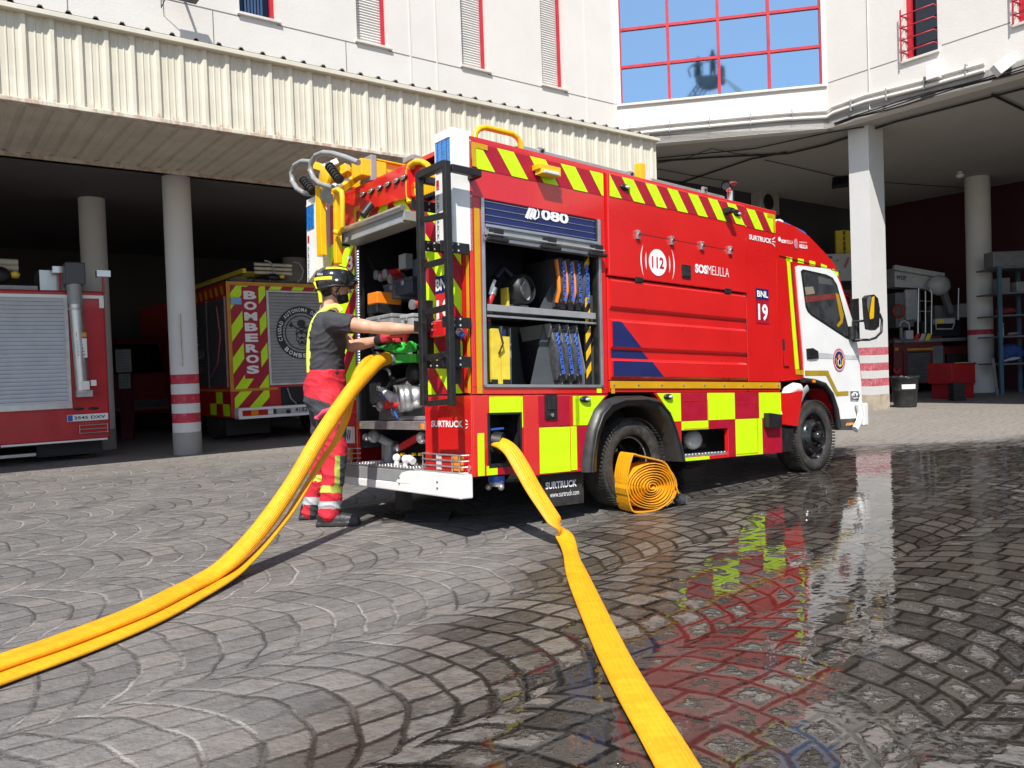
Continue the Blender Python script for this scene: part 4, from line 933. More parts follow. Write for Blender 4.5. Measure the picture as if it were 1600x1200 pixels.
# underneath deck pipes
t = MB(); t.tube([rr(572, 683, .1), rr(586, 680, .1), rr(600, 688, .15), rr(612, 694, .2)], .032, GREYP, 12); t.ball(rr(584, 682, .07), .05, GREYP); t.ball(rr(572, 683, .07), .035, ALU)
a = rr(609, 690, .2); b_ = rr(609, 722, .2); t.cyl(b_, a, .045, GREYP, 18); t.box((.2, a.y+.07, b_.z), (.3, a.y+.13, a.z), GREYP)
t.ball(rr(660, 684, .05), .045, ALU); t.cyl(rr(655, 684, .05), rr(668, 684, .05), .03, ALU)
t.build('under_deck_pipe', eng)
t = MB(); t.bar(rr(625, 700, .2), rr(660, 680, .25), .03, .05, REDP); t.bar(rr(618, 690, .25), rr(618, 722, .25), .03, .03, REDP); t.box((.35, .6, .60), (.4, 1.0, .65), M('dull_red', (.2,.02,.02), .5)); t.ball(rr(621, 700, .18), .035, STEEL); t.build('under_deck_valve', eng)
t = MB()
for x, y in ((620, 727), (634, 729)):
    p = rr(x, y, .0); t.cyl(p, p+Vector((0,0,.05)), .018, WHITE, 14); t.ball(p+Vector((0,0,.055)), .030, WHITE, 12, 8)
p = rr(634, 720, .0); t.tube([p, p+Vector((0,-.05,.02)), p+Vector((0,-.10,.0))], .026, WHITE, 12); t.box((.0, .82, .485), (.1, .95, .51), STEEL)
for x in (627, 645, 655): p = rr(x, 712, .1); t.box((.1, p.y-.015, p.z), (.12, p.y+.015, p.z+.02), YEL)
t.build('white_pipe_elbow', eng)
# ladder on the rear
ld = MB(); U = -.24
def lp(x, y, u=U): return R(x, y, u)
for xa, ya, xb, yb in ((655, 272, 663, 634), (697, 252, 706, 634)):
    a, b_ = lp(xa, ya), lp(xb, yb); ld.bar(a, b_, .040, .042, BLKM, up=Vector((1,0,0)))
    ld.bar(a+Vector((-.0,0,-.027)), a+Vector((.22,0,-.027)), .055, .05, BLKM) if 0 else None
a, b_ = lp(655, 275), lp(697, 256)
ld.bar(a, b_, .05, .045, BLKM, up=Vector((1,0,0)))
for q in (a, b_): ld.bar(q+Vector((.03, 0, -.02)), q+Vector((.26, 0, -.02)), .045, .045, BLKM)
ld.bar(a+Vector((.25,0,-.02)), b_+Vector((.25,0,-.02)), .04, .045, BLKM, up=Vector((1,0,0)))
lad = ld.build('ladder', eng, bevel=.004)
for y1, y2 in ((344, 334), (416, 404), (489, 478), (560, 552), (631, 627)):
    h = MB(); a, b_ = lp(657+(y1-270)*.022, y1), lp(699+(y2-255)*.022, y2); h.bar(a+Vector((.01,-.02,0)), b_+Vector((.01,.02,0)), .036, .03, BLKM, up=Vector((1,0,0)))
    for k in range(7): t_ = a.lerp(b_, (k+1)/8); h.ball(t_+Vector((.01,0,.017)), .005, BLKM, 6, 4)
    h.build('rung', lad, bevel=.003)
for x, y, w_ in ((660, 325, 12), (668, 387, 18), (705, 389, 14), (664, 512, 14), (708, 505, 14), (672, 568, 16), (708, 566, 12)):
    h = MB(); p = lp(x, y, -.12); h.box((-.235, p.y-.052, p.z-.035), (-.012, p.y-.042, p.z+.035), BLKM)
    for k in (-.02, .02): h.ball((-.10, p.y-.053, p.z+k), .009, STEEL, 8, 6); h.ball((-.15, p.y-.053, p.z+k), .009, STEEL, 8, 6)
    h.build('ladder_bracket', lad, bevel=.002)
h = MB()
for x, y0, y1 in ((669, 470, 560), (711, 500, 600)): a, b_ = lp(x, y0, -.08), lp(x+2, y1, -.08); h.bar(a, b_, .05, .04, BLKM)
p = lp(716, 519, -.06); h.ball(p, .035, STEEL); h.ball(p+Vector((0,-.04,-.02)), .022, BLUEP); h.build('ladder_latch', lad)
h = MB(); p = R(694, 513, -.03); h.box((-.09, p.y-.09, p.z-.06), (-.0, p.y+.09, p.z+.05), RED); h.build('rear_handle_box', eng, bevel=.01)
# hand rails
h = MB(); h.tube([R(x, y, -.03) for x, y in ((640, 316), (638, 300), (638, 268), (641, 258), (650, 252.5), (660, 253), (668, 258), (672, 264))], .022, YEL, 12); h.build('hand_rail', eng)
h = MB(); h.tube([S(x, y, .05) for x, y in ((741, 221), (743, 208), (749, 201), (758, 199), (800, 209), (808, 214), (813, 223), (815, 240))], .020, YEL, 12); h.build('hand_rail', eng)
# roof things ---------------------------------------------------------
h = MB(); h.box((.55, .16, WT+.032), (2.95, .75, WT+.055), GREYP); a = S(822, 224, .2)
h.box((.55, .15, WT+.06), (2.95, .80, WT+.115), ALU); h.box((.52, .155, WT+.085), (2.97, .165, WT+.10), BLACK); h.build('roof_box', eng, bevel=.008)
for x, y in ((845, 238), (985, 274), (1100, 298)):
    h = MB(); p = S(x, y, .14); h.box((p.x-.03, .125, p.z-.03), (p.x+.03, .15, p.z+.03), STEEL); h.cyl((p.x, .125, p.z+.005), (p.x, .115, p.z+.005), .012, BLACK, 10); h.build('roof_box_latch', eng, bevel=.004)
h = MB(); p = S(1001.5, 272, .12); h.box((p.x-.035, .10, WT), (p.x+.035, .16, p.z+.085), YEL); h.prism([(p.x+.035, .11, WT+.03), (p.x+.16, .11, WT+.03), (p.x+.05, .11, p.z+.04)], (0, .03, 0), CLEAR); h.build('roof_rail_stop', eng, bevel=.006)
h = MB(); p = S(1141, 322, .35); q = S(1141, 300, .35); h.tube([p-Vector((0,0,.1)), p, q, q+Vector((-.02, 0, .03)), q+Vector((-.06, -.01, .045)), q+Vector((-.10, -.02, .045))], [.033,.033,.033,.035,.042,.045], CHROME, 18, cap=False)
h.cyl(q+Vector((-.085, -.017, .045)), q+Vector((-.086, -.0172, .045)), .04, DARK, 18); p = q+Vector((.05, .0, .09)); h.ball(p, (.05, .03, .018), M('dull_red', (.2,.02,.02), .5)); h.build('exhaust_stack', eng)
# ladder gantry on roof, left rear
h = MB()
for v, w0, w1 in ((1.28, 2.68, 2.83), (1.62, 2.70, 2.83)):
    h.box((-.02, v, w0), (2.9, v+.05, w1), YEL); h.box((-.02, v-.03, w1), (2.9, v+.08, w1+.012), YEL)
for k in range(9): h.bar((.1+k*.32, 1.33, 2.76), (.1+k*.32, 1.62, 2.76), .03, .03, YEL)
gan = h.build('roof_ladder', eng, bevel=.004, label='yellow ladder lying on the roof with its lowering arms at the rear')
h = MB(); h.box((-.10, 1.24, 2.69), (.12, 1.40, 2.82), YEL); h.box((-.02, 1.235, 2.66), (.03, 1.41, 2.86), GREYP); h.box((.30, 1.15, 2.86), (.42, 1.3, 2.90), GREYP); h.build('ladder_carriage', gan, bevel=.006)
def rt(pp, r, m, u=-.2, nm='arm', par=None, seg=10, b=0):
    h = MB(); h.tube([R(x, y, u) if len(q) == 0 else R(x, y, q[0]) for x, y, *q in pp], r, m, seg); return h.build(nm, par or gan)
h = MB()
for xa, ya, xb, yb, wd_, u in ((500, 290, 503, 400, .085, -.15), (527, 300, 528, 412, .045, -.24), (490, 318, 493, 374, .03, -.1)):
    h.bar(R(xa, ya, u), R(xb, yb, u), .05, wd_, YEL, up=Vector((0,1,0)))
h.tube([R(x, y, -.28) for x, y in ((521, 303), (522, 298), (528, 296), (534, 300), (535, 310), (535, 355), (530, 365), (524, 362))], .020, YEL, 10)
h.tube([R(x, y, -.12) for x, y in ((489, 320), (489, 312), (495, 310))]+[R(489, 370, -.12), R(493, 376, -.12)], .014, YEL, 8) if 0 else None
h.bar(R(500, 290, -.15), R(545, 262, -.02), .07, .07, YEL); h.bar(R(530, 298, -.24), R(560, 275, 0), .05, .05, YEL); h.bar(R(490, 258, -.15), R(520, 268, -.05), .05, .06, YEL)
h.lathe([(.0001, 0), (.085, 0), (.085, .03), (.0001, .03)], R(511, 277, -.2), (-1, 0, 0), YEL, 24); h.bar(R(503, 300, -.16), R(521, 310, -.16), .12, .02, STEEL, up=Vector((1,0,0)))
h.build('lowering_arm', gan, bevel=.004)
for ox, oy, u in ((0, 0, -.22), (-29, 14, -.12)):
    P = [(560, 254), (540, 246), (520, 240), (505, 238.5), (494, 243), (486, 255), (485, 267), (490, 279), (500, 287), (520, 293)]
    P = [(x+ox, y+oy) for x, y in P] if ox == 0 else [(486, 253), (472, 252), (461, 258), (455, 270), (457, 284), (464, 295), (476, 302), (494, 304)]
    h = MB(); Q = [R(x, y, u) for x, y in P]
    h.tube(Q, .022, GREYP, 8, ell=1.0)
    for q in Q[::2]: h.ball(q+Vector((-.022,0,0)), .006, STEEL, 6, 4)
    h.build('guide_hoop', gan)
for (xa, ya, xb, yb), u in (((514, 259, 531, 282), -.27), ((473, 280, 490, 300), -.16)):
    h = MB(); a, b_ = R(xa, ya, u), R(xb, yb, u); h.cyl(a, b_, .030, BLACK, 14)
    for k in range(6):
        t_ = a.lerp(b_, (k+.5)/6); h.cyl(t_-(b_-a)*.03, t_+(b_-a)*.03, .038, BLACK, 14)
    h.build('rubber_roller', gan)
h = MB(); h.bar(R(505, 262, -.2), R(528, 252, -.1), .05, .04, WHITE); h.bar(R(520, 292, -.18), R(548, 282, -.1), .035, .035, WHITE); h.build('roller_axle', gan)
h = MB()
for k in range(4): h.bar(R(540, 318+k*5, .1), R(563, 311+k*5, .25), .02, .02, STEEL)
h.box((.1, 1.48, 2.50), (.3, 1.62, 2.66), BLACK); h.build('gantry_motor', gan)

# --- cab ------------------------------------------------------------------
VC = .08
def C_(x, y, v=VC): return S(x, y, v)
sil = [(1219.5, 596), (1214, 344), (1240, 353), (1264, 369), (1288, 394), (1304, 413), (1311, 432), (1323, 470), (1333, 505), (1341, 545), (1346, 590), (1347, 640), (1345, 664), (1311, 668), (1307, 650), (1300, 626), (1290, 605), (1276, 596), (1256, 592)]
t = MB(); t.prism([C_(x, y, VC) for x, y in sil][::-1], (0, 1.94, 0), RED); cab = t.build('cab', eng, bevel=.02)
def cpoly(mb, pp, m, off, th=.0):
    P = [C_(x, y) for x, y in pp]; P = [Vector((p.x, VC-off, p.z)) for p in P]
    if th: mb.prism(P[::-1], (0, th, 0), m)
    else: mb.add(P, [tuple(range(len(P)))], m)
t = MB(); cpoly(t, [(1242.5, 417), (1247, 415), (1296, 420.5), (1305, 428), (1311, 442), (1332, 505), (1340, 548), (1344.5, 600), (1345.5, 640), (1344, 655), (1309, 656), (1303, 630), (1296, 611), (1284, 597), (1271, 594), (1256.5, 592), (1255, 560)], WHITE, .010, .012)
door = t.build('door', cab, bevel=.004, label='white painted door and cab front corner')
t = MB(); wpts = [(1249.5, 424), (1253, 421), (1289, 429), (1299, 434), (1306, 445), (1327, 524), (1325, 530), (1321, 529), (1266, 493), (1260, 487), (1257, 480)]
cpoly(t, wpts, BLACK, .014, .01); wf = t.build('window_frame', door)
def inset(pp, k):
    cx = sum(p[0] for p in pp)/len(pp); cy = sum(p[1] for p in pp)/len(pp); return [(cx+(x-cx)*k, cy+(y-cy)*k) for x, y in pp]
t = MB(); cpoly(t, inset(wpts, .92), M('cab_inside', (.05, .052, .055), .6, 0, .5, 9), .0155)
cpoly(t, [(1256, 463), (1304, 459), (1306, 466), (1257, 473)], M('faded_red', (.32, .05, .04), .6), .0165); cpoly(t, [(1303, 458), (1308, 460), (1316, 492), (1314, 505), (1307, 512), (1305, 508), (1311, 500)], YEL, .0168)
cpoly(t, [(1255, 449), (1268, 448), (1271, 459), (1257, 461)], M('pale_beige', (.45, .38, .28), .6), .0166); cpoly(t, [(1276, 432), (1296, 437), (1299, 446), (1277, 443)], M('pale_grey_panel', (.16,.16,.165), .5), .0166)
t.build('cab_interior', door)
t = MB(); P = [C_(x, y) for x, y in inset(wpts, .93)]; t.add([Vector((p.x, VC-.020, p.z)) for p in P], [tuple(range(len(P)))], glass_mat('side_glass', (.02, .025, .03), .30)); t.build('window_glass', door)
t = MB(); cpoly(t, [(1228, 401), (1233, 402), (1248, 577), (1242, 577)], FLUO, .0045); cpoly(t, [(1242, 577), (1255, 579), (1255.5, 586), (1243, 585)], ORST, .0045)
for k in range(5):
    f = lambda q: (1228+q*83, 401.5+q*9.5+q**3*15)
    q0, q1 = k/4.6, k/4.6+.11
    if q1 > 1: q1 = 1.0
    (a, b_), (c, d) = f(q0), f(q1); cpoly(t, [(a, b_), (c, d), (c, d+7), (a, b_+7)], FLUO, .0045)
t.build('reflective_tape', cab)
t = MB(); OL = M('olive_stripe', (.36, .25, .02), .45)
cpoly(t, [(1256, 579), (1292, 579), (1294, 582), (1291, 587), (1256, 587)], OL, .0125); cpoly(t, [(1291.5, 579), (1308, 613), (1305, 619.5), (1289, 587)], OL, .0127); cpoly(t, [(1306, 612), (1324, 611), (1324, 618), (1305, 619)], OL, .0129)
cpoly(t, [(1275, 551), (1340, 556), (1340, 562), (1276, 560)], M('crease_shade_grey', (.5,.5,.5), .4), .0123); t.build('door_stripe_and_crease', door)  # grey strip: shading of the body crease, put on as colour
# emblem
t = MB(); c = C_(1309.5, 563); o_ = Vector((c.x, VC-.0125, c.z)); MG = M('emblem_magenta', (.45, .05, .12), .5)
def disc(mb, o, r, m, k): mb.add([o+Vector((math.cos(2*PI*i/36)*r, -k, math.sin(2*PI*i/36)*r*1.02)) for i in range(36)], [tuple(range(36))], m)
disc(t, o_, .118, MG, 0); disc(t, o_, .108, M('emblem_pink', (.55, .2, .25), .5), .0006); disc(t, o_, .088, NAVY, .0012); disc(t, o_, .080, M('emblem_dark', (.03,.03,.08), .5), .0016)
t.ball(o_+Vector((0, -.002, .03)), (.025, .001, .03), ORNG, 10, 6); t.ball(o_+Vector((0, -.0024, -.02)), (.035, .001, .04), WLET, 12, 6); t.ball(o_+Vector((0, -.003, -.02)), (.025, .001, .03), NAVY, 10, 6)
for s in (-1, 1): t.tube([o_+Vector((s*.0, -.003, -.0)), o_+Vector((s*.03, -.003, .02)), o_+Vector((s*.055, -.003, .05))], .004, BLUEP, 5); t.tube([o_+Vector((s*.07, -.003, .02)), o_+Vector((s*.06, -.003, -.04)), o_+Vector((0, -.003, -.07))], .004, YEL, 5)
ctext(t, 'BOMBEROS', o_+Vector((0,-.002,0)), Vector((1,0,0)), Vector((0,0,1)), .098, PI*1.15, PI*1.85, .013, WLET, .02)
ctext(t, 'CIUDAD AUTONOMA', o_+Vector((0,-.002,0)), Vector((1,0,0)), Vector((0,0,1)), .098, PI*1.02, -PI*.02, .013, WLET, .02)
t.build('emblem', door)
t = MB(); cpoly(t, [(1258, 545), (1268, 544), (1276, 549), (1277, 560), (1259, 562)], BLACK, .018, .01); cpoly(t, [(1261, 556), (1274, 555), (1274, 559), (1261, 560)], BLKM, .03, .012); t.build('door_handle', door, bevel=.004)
t = MB(); cpoly(t, [(1222, 530), (1225.5, 530), (1228, 574), (1224, 574)], DARK, .003); cpoly(t, [(1223, 548), (1229, 548), (1232, 572), (1225, 572)], RED, .014, .01); t.build('grab_handle', cab)
t = MB(); a, b_ = C_(1238, 410), C_(1256, 592)
t.bar((a.x-.02, VC-.003, a.z-.02), (b_.x-.05, VC-.003, b_.z), .006, .004, DARK); t.bar((C_(1216, 399).x+.01, VC-.003, C_(1216, 399).z), (C_(1308, 424).x, VC-.003, C_(1308, 424).z), .008, .006, DARK); t.build('door_seal', cab)
t = MB(); P = C_(1333, 618); t.box((P.x-.085, VC-.022, P.z-.045), (P.x+.075, VC+.02, P.z+.045), M('lamp_housing', (.30,.31,.33), .2, .6)); t.ball((P.x, VC-.015, P.z), (.075, .022, .038), CLEAR, 16, 10); t.ball((P.x+.03, VC-.03, P.z), (.03, .02, .03), CHROME, 12, 8); t.ball((P.x-.04, VC-.03, P.z), (.026, .02, .026), CHROME, 12, 8); t.build('headlight', cab)
t = MB(); cpoly(t, [(1310, 655), (1344, 653), (1340, 672), (1307, 672)], M('grey_plastic', (.05,.052,.055), .5), .012, .20); t.build('side_sill', cab, bevel=.01)
t = MB(); cpoly(t, [(1321, 661), (1332, 660), (1331, 664), (1320, 665)], AMBL, .020, .01); t.build('indicator', cab)
t = MB(); t.tube([C_(x, y, .03) for x, y in ((1341, 630), (1345, 645), (1342, 660), (1336, 671))], .028, WHITE, 12, ell=1.5); a = C_(1347, 640); t.box((a.x-.06, .03, a.z-.17), (a.x+.04, 2.0, a.z+.07), WHITE); t.build('front_bumper', cab, bevel=.03)
t = MB(); 
P = [C_(x, y, VC-.03) for x, y in ((1255, 594), (1272, 596), (1287, 601), (1298, 616), (1306, 640), (1310, 668))]
t.tube(P, .032, FEND, 10, ell=.8); t.build('cab_wheel_arch', cab)
t = MB(); cpoly(t, [(1259, 594), (1263, 593.5), (1263.5, 598), (1259.5, 598)], AMBL, .075, .01); t.build('indicator', cab)
# wheel well dark
t = MB(); a = C_(1222, 600); t.box((3.53, .30, .5), (4.75, .32, 1.1), DARK); t.box((3.53, .1, 1.02), (4.7, 1.9, 1.03), DARK); t.build('wheel_well', cab)
# mirrors
t = MB(); T = Matrix.Rotation(rad(0), 3, 'Y'); m_ = [C_(x, y, -.16) for x, y in ((1354, 465), (1358, 461), (1366, 460), (1372, 466), (1375, 482), (1374, 510), (1368, 516), (1359, 514), (1356, 495))]
t.prism(m_[::-1], (0, .05, 0), BLACK); mo = t.build('mirror', cab, bevel=.014)
t = MB(); t.add([p+Vector((0, -.003, 0)) for p in [C_(x, y, -.16) for x, y in ((1362, 464), (1366, 463), (1365, 497), (1359, 499), (1358, 492))]], [(0,1,2,3,4)], YEL); 
t.add([p+Vector((0, -.0025, 0)) for p in [C_(x, y, -.16) for x, y in ((1354.5, 466), (1358, 462), (1361, 463), (1357, 490), (1354.5, 480))]], [(0,1,2,3,4)], ALU); t.build('mirror_glass', mo)
t = MB(); t.tube([C_(1334, 503, .02), C_(1350, 501, -.1), C_(1364, 500, -.14)], .012, BLACK, 8); t.tube([C_(1336, 531, .02), C_(1358, 531, -.10), C_(1368, 528, -.14), C_(1377, 519, -.14), C_(1378, 500, -.14), C_(1374, 490, -.13)], .013, BLACK, 8)
t.cyl(C_(1337, 500, .03), C_(1338, 534, .03), .035, BLACK, 16); t.cyl(C_(1330, 510, .05), C_(1331, 530, .05), .04, BLACK, 12); t.build('mirror_arm', mo)
t = MB(); t.prism([C_(x, y, 2.2) for x, y in ((1333, 467), (1342, 466), (1343, 500), (1335, 502))][::-1], (0, .05, 0), BLACK); t.build('mirror', cab, bevel=.01)
# windscreen (front face of cab, seen only from elsewhere)
t = MB(); P = [C_(1311.5, 436), C_(1338, 535)]; t.add([(P[0].x+.012, VC+.12, P[0].z), (P[0].x+.012, VC+1.82, P[0].z), (P[1].x+.012, VC+1.88, P[1].z), (P[1].x+.012, VC+.06, P[1].z)], [(0,1,2,3)], M('windscreen', (.01,.012,.015), .05)); t.build('windscreen', cab)
# beacon bar
t = MB(); t.prism([C_(x, y, .25) for x, y in ((1214, 352), (1214, 342.5), (1219, 342), (1224, 345), (1224, 353))][::-1], (0, 1.5, 0), WHITE); bb = t.build('light_bar', cab, bevel=.01)
t = MB(); t.prism([C_(x, y, .25) for x, y in ((1224.5, 354), (1224.5, 346.5), (1228, 347.5), (1256, 361), (1260, 365), (1258, 370))][::-1], (0, 1.5, 0), BLUEL); t.build('blue_beacon', bb, bevel=.01)
t = MB(); p = C_(1290, 402, .2); t.ball(p, (.09, .06, .03), BLACK, 14, 8); t.cyl(p+Vector((0,0,-.07)), p, .04, BLACK, 12); t.build('roof_sensor', cab)
t = MB(); a = C_(1213, 376); 
def ctx(s, x0, y0, x1, y1, h, bold=.02): 
    a, b_ = C_(x0, y0), C_(x1, y1); text(t, s, (a.x, VC-.006, a.z), (b_.x-a.x, 0, (b_.z-a.z)), (0, 0, abs(C_(x0, y0-h).z-a.z)), WLET, bold)
ctx('SOS', 1220, 379.5, 1227, 380.5, 5.5, .05); ctx('MELILLA', 1227.5, 380.5, 1238, 381.5, 5.5, -.005); ctx('MELILLA', 1248, 387.5, 1261, 389, 6, .03); ctx('CIUDAD AUTONOMA', 1248, 379.5, 1260, 380.5, 2.2, 0)
c = C_(1243, 381); t.ball((c.x, VC-.006, c.z), (.035, .001, .05), M('emblem_pink', (.55, .2, .25), .5), 12, 8); c = C_(1217, 374); disc(t, Vector((c.x, VC-.006, c.z)), .022, WLET, 0); t.build('lettering', cab)
# tank, step box between body and cab
t = MB(); a, b_ = S(1228, 614, -.02), S(1252, 664, -.02); t.prism([S(x, y, .0) for x, y in ((1228.5, 614), (1255, 611), (1247, 666), (1229, 664))][::-1], (0, .35, 0), RED); t.build('front_side_box', eng, bevel=.008)
t = MB(); c = S(1241, 605, .1); t.tube([S(x, y, .06) for x, y in ((1224, 648), (1225, 625), (1231, 611), (1240, 606), (1247, 607))], .05, WHITE, 12); t.build('air_duct', eng)
t = MB(); t.tube([S(x, y, .03) for x, y in ((1243, 658), (1248, 630), (1256, 612), (1262, 606))], .012, GREYP, 8, ell=3); t.prism([S(x, y, -.06) for x, y in ((1202, 645), (1222, 648), (1222, 668), (1202, 668))][::-1], (0, .12, 0), BLACK); t.prism([S(x, y, .02) for x, y in ((1221, 668), (1240, 670), (1238, 705), (1222, 706))][::-1], (0, .3, 0), BLACK); t.build('bracket_box', eng, bevel=.006)

# ============================================================ LOCKER CONTENTS (things of their own, in the engine's frame)
def pack(name, u, w0, w1, label, grp, lean=0.0, orange=False, text_='SURTRUCK'):
    a = empty(name, TM @ Matrix.Translation((u, .08, w0)) @ Matrix.Rotation(lean, 4, 'Y'), label, 'hose pack', grp); h = w1-w0
    t = MB(); P = [(0, 0, .02), (-.006, -.015, .10), (-.008, -.03, h*.4), (-.005, -.03, h*.65), (0, -.01, h*.92), (0, 0, h)]
    rings = []
    for i, p in enumerate(P): rings.append([Vector((p[0]-.030, p[1]+.01, p[2])), Vector((p[0]-.02, p[1]-.012, p[2])), Vector((p[0]+.02, p[1]-.012, p[2])), Vector((p[0]+.030, p[1]+.01, p[2])), Vector((p[0]+.028, .36, p[2])), Vector((p[0]-.028, .36, p[2]))])
    t.loft(rings, M('pack_fabric', (.045, .045, .05), .7, 0, .3, 30, .3, 90)); t.build('cover', a)
    t = MB(); text(t, text_, (.018, -.046, h*.15), (0, 0, h*.55), (-.034, 0, 0), M('lettering_blue', (.04, .14, .60), .5), .05)
    for k in range(7): t.ball((-.005+.01*math.sin(k*2.1), -.044, h*(.72+.03*k)), (.012, .002, .010), M('lettering_blue'), 7, 4)
    t.build('lettering', a)
    t = MB(); t.box((-.024, -.022, 0), (.024, .05, .05), BLACK); t.build('base_strap', a)
    if orange:
        t = MB(); t.tube([(-.042, -.0, .05), (-.047, -.035, h*.35), (-.047, -.03, h*.6), (-.040, .0, h*.95)], .012, ORNG, 8, ell=1.6); t.build('orange_strap', a)
    return a
for k in range(4): pack('hose_pack', .86+k*.077, 1.60, 1.97, ['dark hose pack with blue lettering on the upper shelf, leftmost of four', 'dark hose pack on the upper shelf, second of four from the left', 'dark hose pack on the upper shelf, third of four from the left', 'dark hose pack on the upper shelf, rightmost beside the striped strip'][k], 'hose packs on the upper shelf', orange=k < 3)
for k in range(3): pack('hose_pack', .84+k*.088, 1.075, 1.46, ['dark hose pack with blue lettering in the lower rack, leftmost of three', 'dark hose pack with blue lettering in the lower rack, middle of three', 'dark hose pack with blue lettering in the lower rack, rightmost of three'][k], 'hose packs in the lower rack', lean=rad(-9))
# blower
p = S(820, 452, .10); a = empty('blower_fan', TM @ Matrix.Translation((p.x, .12, 1.572)), 'round smoke blower with dark rubber ring and steel hub on the upper locker shelf', 'fan'); cz = p.z-1.572
t = MB(); d = Vector((.25, -1, .12)).normalized(); o = Vector((0, .05, cz)); t.lathe([(.088, .14), (.105, .13), (.108, .02), (.10, 0), (.092, 0), (.088, .14)], o-d*.06, d, BLACK, 36); t.lathe([(.09, .1), (.088, 0), (.05, -.02), (.0001, -.02)], o-d*.02, d, M('fan_grey', (.30,.30,.29), .45), 30); t.build('housing', a)
t = MB(); t.lathe([(.045, 0), (.04, .03), (.028, .035), (.0001, .036)], o, d, STEEL, 24); t.bar(o+d*.02-Vector((.03,0,.03)), o+d*.02+Vector((.03,0,.06)), .02, .01, STEEL); t.build('hub', a)
t = MB(); t.tube([Vector((-.10, .05, 0)), Vector((-.115, .05, .1)), Vector((-.08, .05, .2)), Vector((0, .07, .24))], .010, YPL, 8); t.box((-.12, .03, 0), (-.10, .10, .16), YPL); t.box((-.10, .06, .0), (.1, .3, .05), GREYP); t.build('stand', a)
t = MB(); t.tube([Vector((-.09, .2, .25)), Vector((-.02, .2, .33)), Vector((.05, .2, .28)), Vector((.10, .2, .15))], .03, M('navy_dark_panel'), 12); t.build('duct', a)
# red nozzle
p = S(768, 460, .1); t = MB(); o = Vector((p.x, .12, p.z)); t.cyl(o+Vector((-.02,0,-.08)), o+Vector((.02,0,.0)), .022, REDP, 14); t.cyl(o+Vector((.02,0,0)), o+Vector((.035,0,.05)), .026, STEEL, 14); t.ball(o+Vector((-.03,0,-.09)), .025, REDP); t.bar(o+Vector((-.01,-.01,0)), o+Vector((.03,-.02,.10)), .012, .02, STEEL); t.cyl(o+Vector((-.04,.02,-.11)), o+Vector((.03,.02,-.11)), .016, STEEL, 10); t.ball(o+Vector((.0,.12,.09)), (.05,.04,.02), M('dull_red', (.2,.02,.02), .5))
tag(t.build('branch_nozzle', None, T=TM), 'red and steel hose nozzle on the upper shelf left of the blower', 'nozzle')
# yellow container
a_ = S(762, 600, .1); b_ = S(788, 527, .1); a = empty('yellow_container', TM @ Matrix.Translation(((a_.x+b_.x)/2, .05, 1.06)), 'tall yellow plastic container in the lower left of the side locker', 'container')
wd = (b_.x-a_.x)/2+.005; hh = b_.z-1.06
t = MB(); t.prism([(-wd, 0, .0), (-wd, 0, hh+.05), (-wd*.2, 0, hh+.05), (-wd*.0, 0, hh), (wd, 0, hh), (wd, 0, 0)][::-1], (0, .25, 0), YPL); t.build('tank', a, bevel=.012)
t = MB(); t.cyl((-wd*.5, .08, hh+.05), (-wd*.5, .08, hh+.10), .028, BLACK, 16); t.ball((-wd*.5, .08, hh+.11), .022, REDP); t.bar((wd*.2, .02, hh-.05), (wd*.3, .02, hh+.07), .012, .012, STEEL); t.tube([(-wd*.2, -.01, hh+.06), (-.0, -.03, hh-.05), (-wd*.3, -.01, hh-.12)], .006, BLACK, 6); t.box((wd*.3, .01, hh), (wd*.7, .05, hh+.05), NAVY); t.build('cap', a)
t = MB(); t.box((-wd, -.008, .0), (-wd*.4, .02, .03), BLACK); t.box((wd*.2, -.008, .0), (wd, .02, .03), BLACK); t.box((-wd*.02, -.004, .02), (.0, -.0005, hh*.9), M('mould_line', (.5,.36,.03), .6)); t.build('foot', a)

# ============================================================ HOSES
HY, hb = mat('yellow_hose'); o = coords(); X, Y, Z = sep(o)
uvn = V.nt.nodes.new('ShaderNodeUVMap'); U_, V_, _ = sep(uvn.outputs[0])
wv = V.op('SINE', U_*2*PI*26); n1 = noise(o, 6, 5, .65); n2 = noise(comb(U_*9, V_*.9), 1, 4, .7); n3 = noise(o, 60, 3)
c_ = mix(sstep(n1, .3, .7), (.80, .335, .004), (.87, .405, .007)); c_ = mix(sstep(n2, .52, .78)*.6, c_, (.46, .17, .008)); c_ = mix(sstep(noise(o, 17, 5, .75), .66, .8)*.55, c_, (.16, .09, .03))
c_ = mix((wv*.5+.5)*.07, c_, (.50, .19, .006)); V.nt.links.new(c_, hb.inputs['Base Color']); hb.inputs['Roughness'].default_value = .5
bump(wv*.12+noise(comb(U_*3, V_*5), 1, 3)*1.6+noise(comb(U_*2, V_*1.2), 1, 2)*2.0+n3*.25, .6, .010, hb)
def smooth_path(P, n=6):
    out = []; m = len(P)
    for i in range(m-1):
        p0, p1, p2, p3 = P[max(i-1, 0)], P[i], P[i+1], P[min(i+2, m-1)]
        for k in range(n):
            t = k/n; out.append(.5*((2*p1)+(p2-p0)*t+(2*p0-5*p1+4*p2-p3)*t*t+(-p0+3*p1-3*p2+p3)*t*t*t))
    out.append(P[-1]); return out
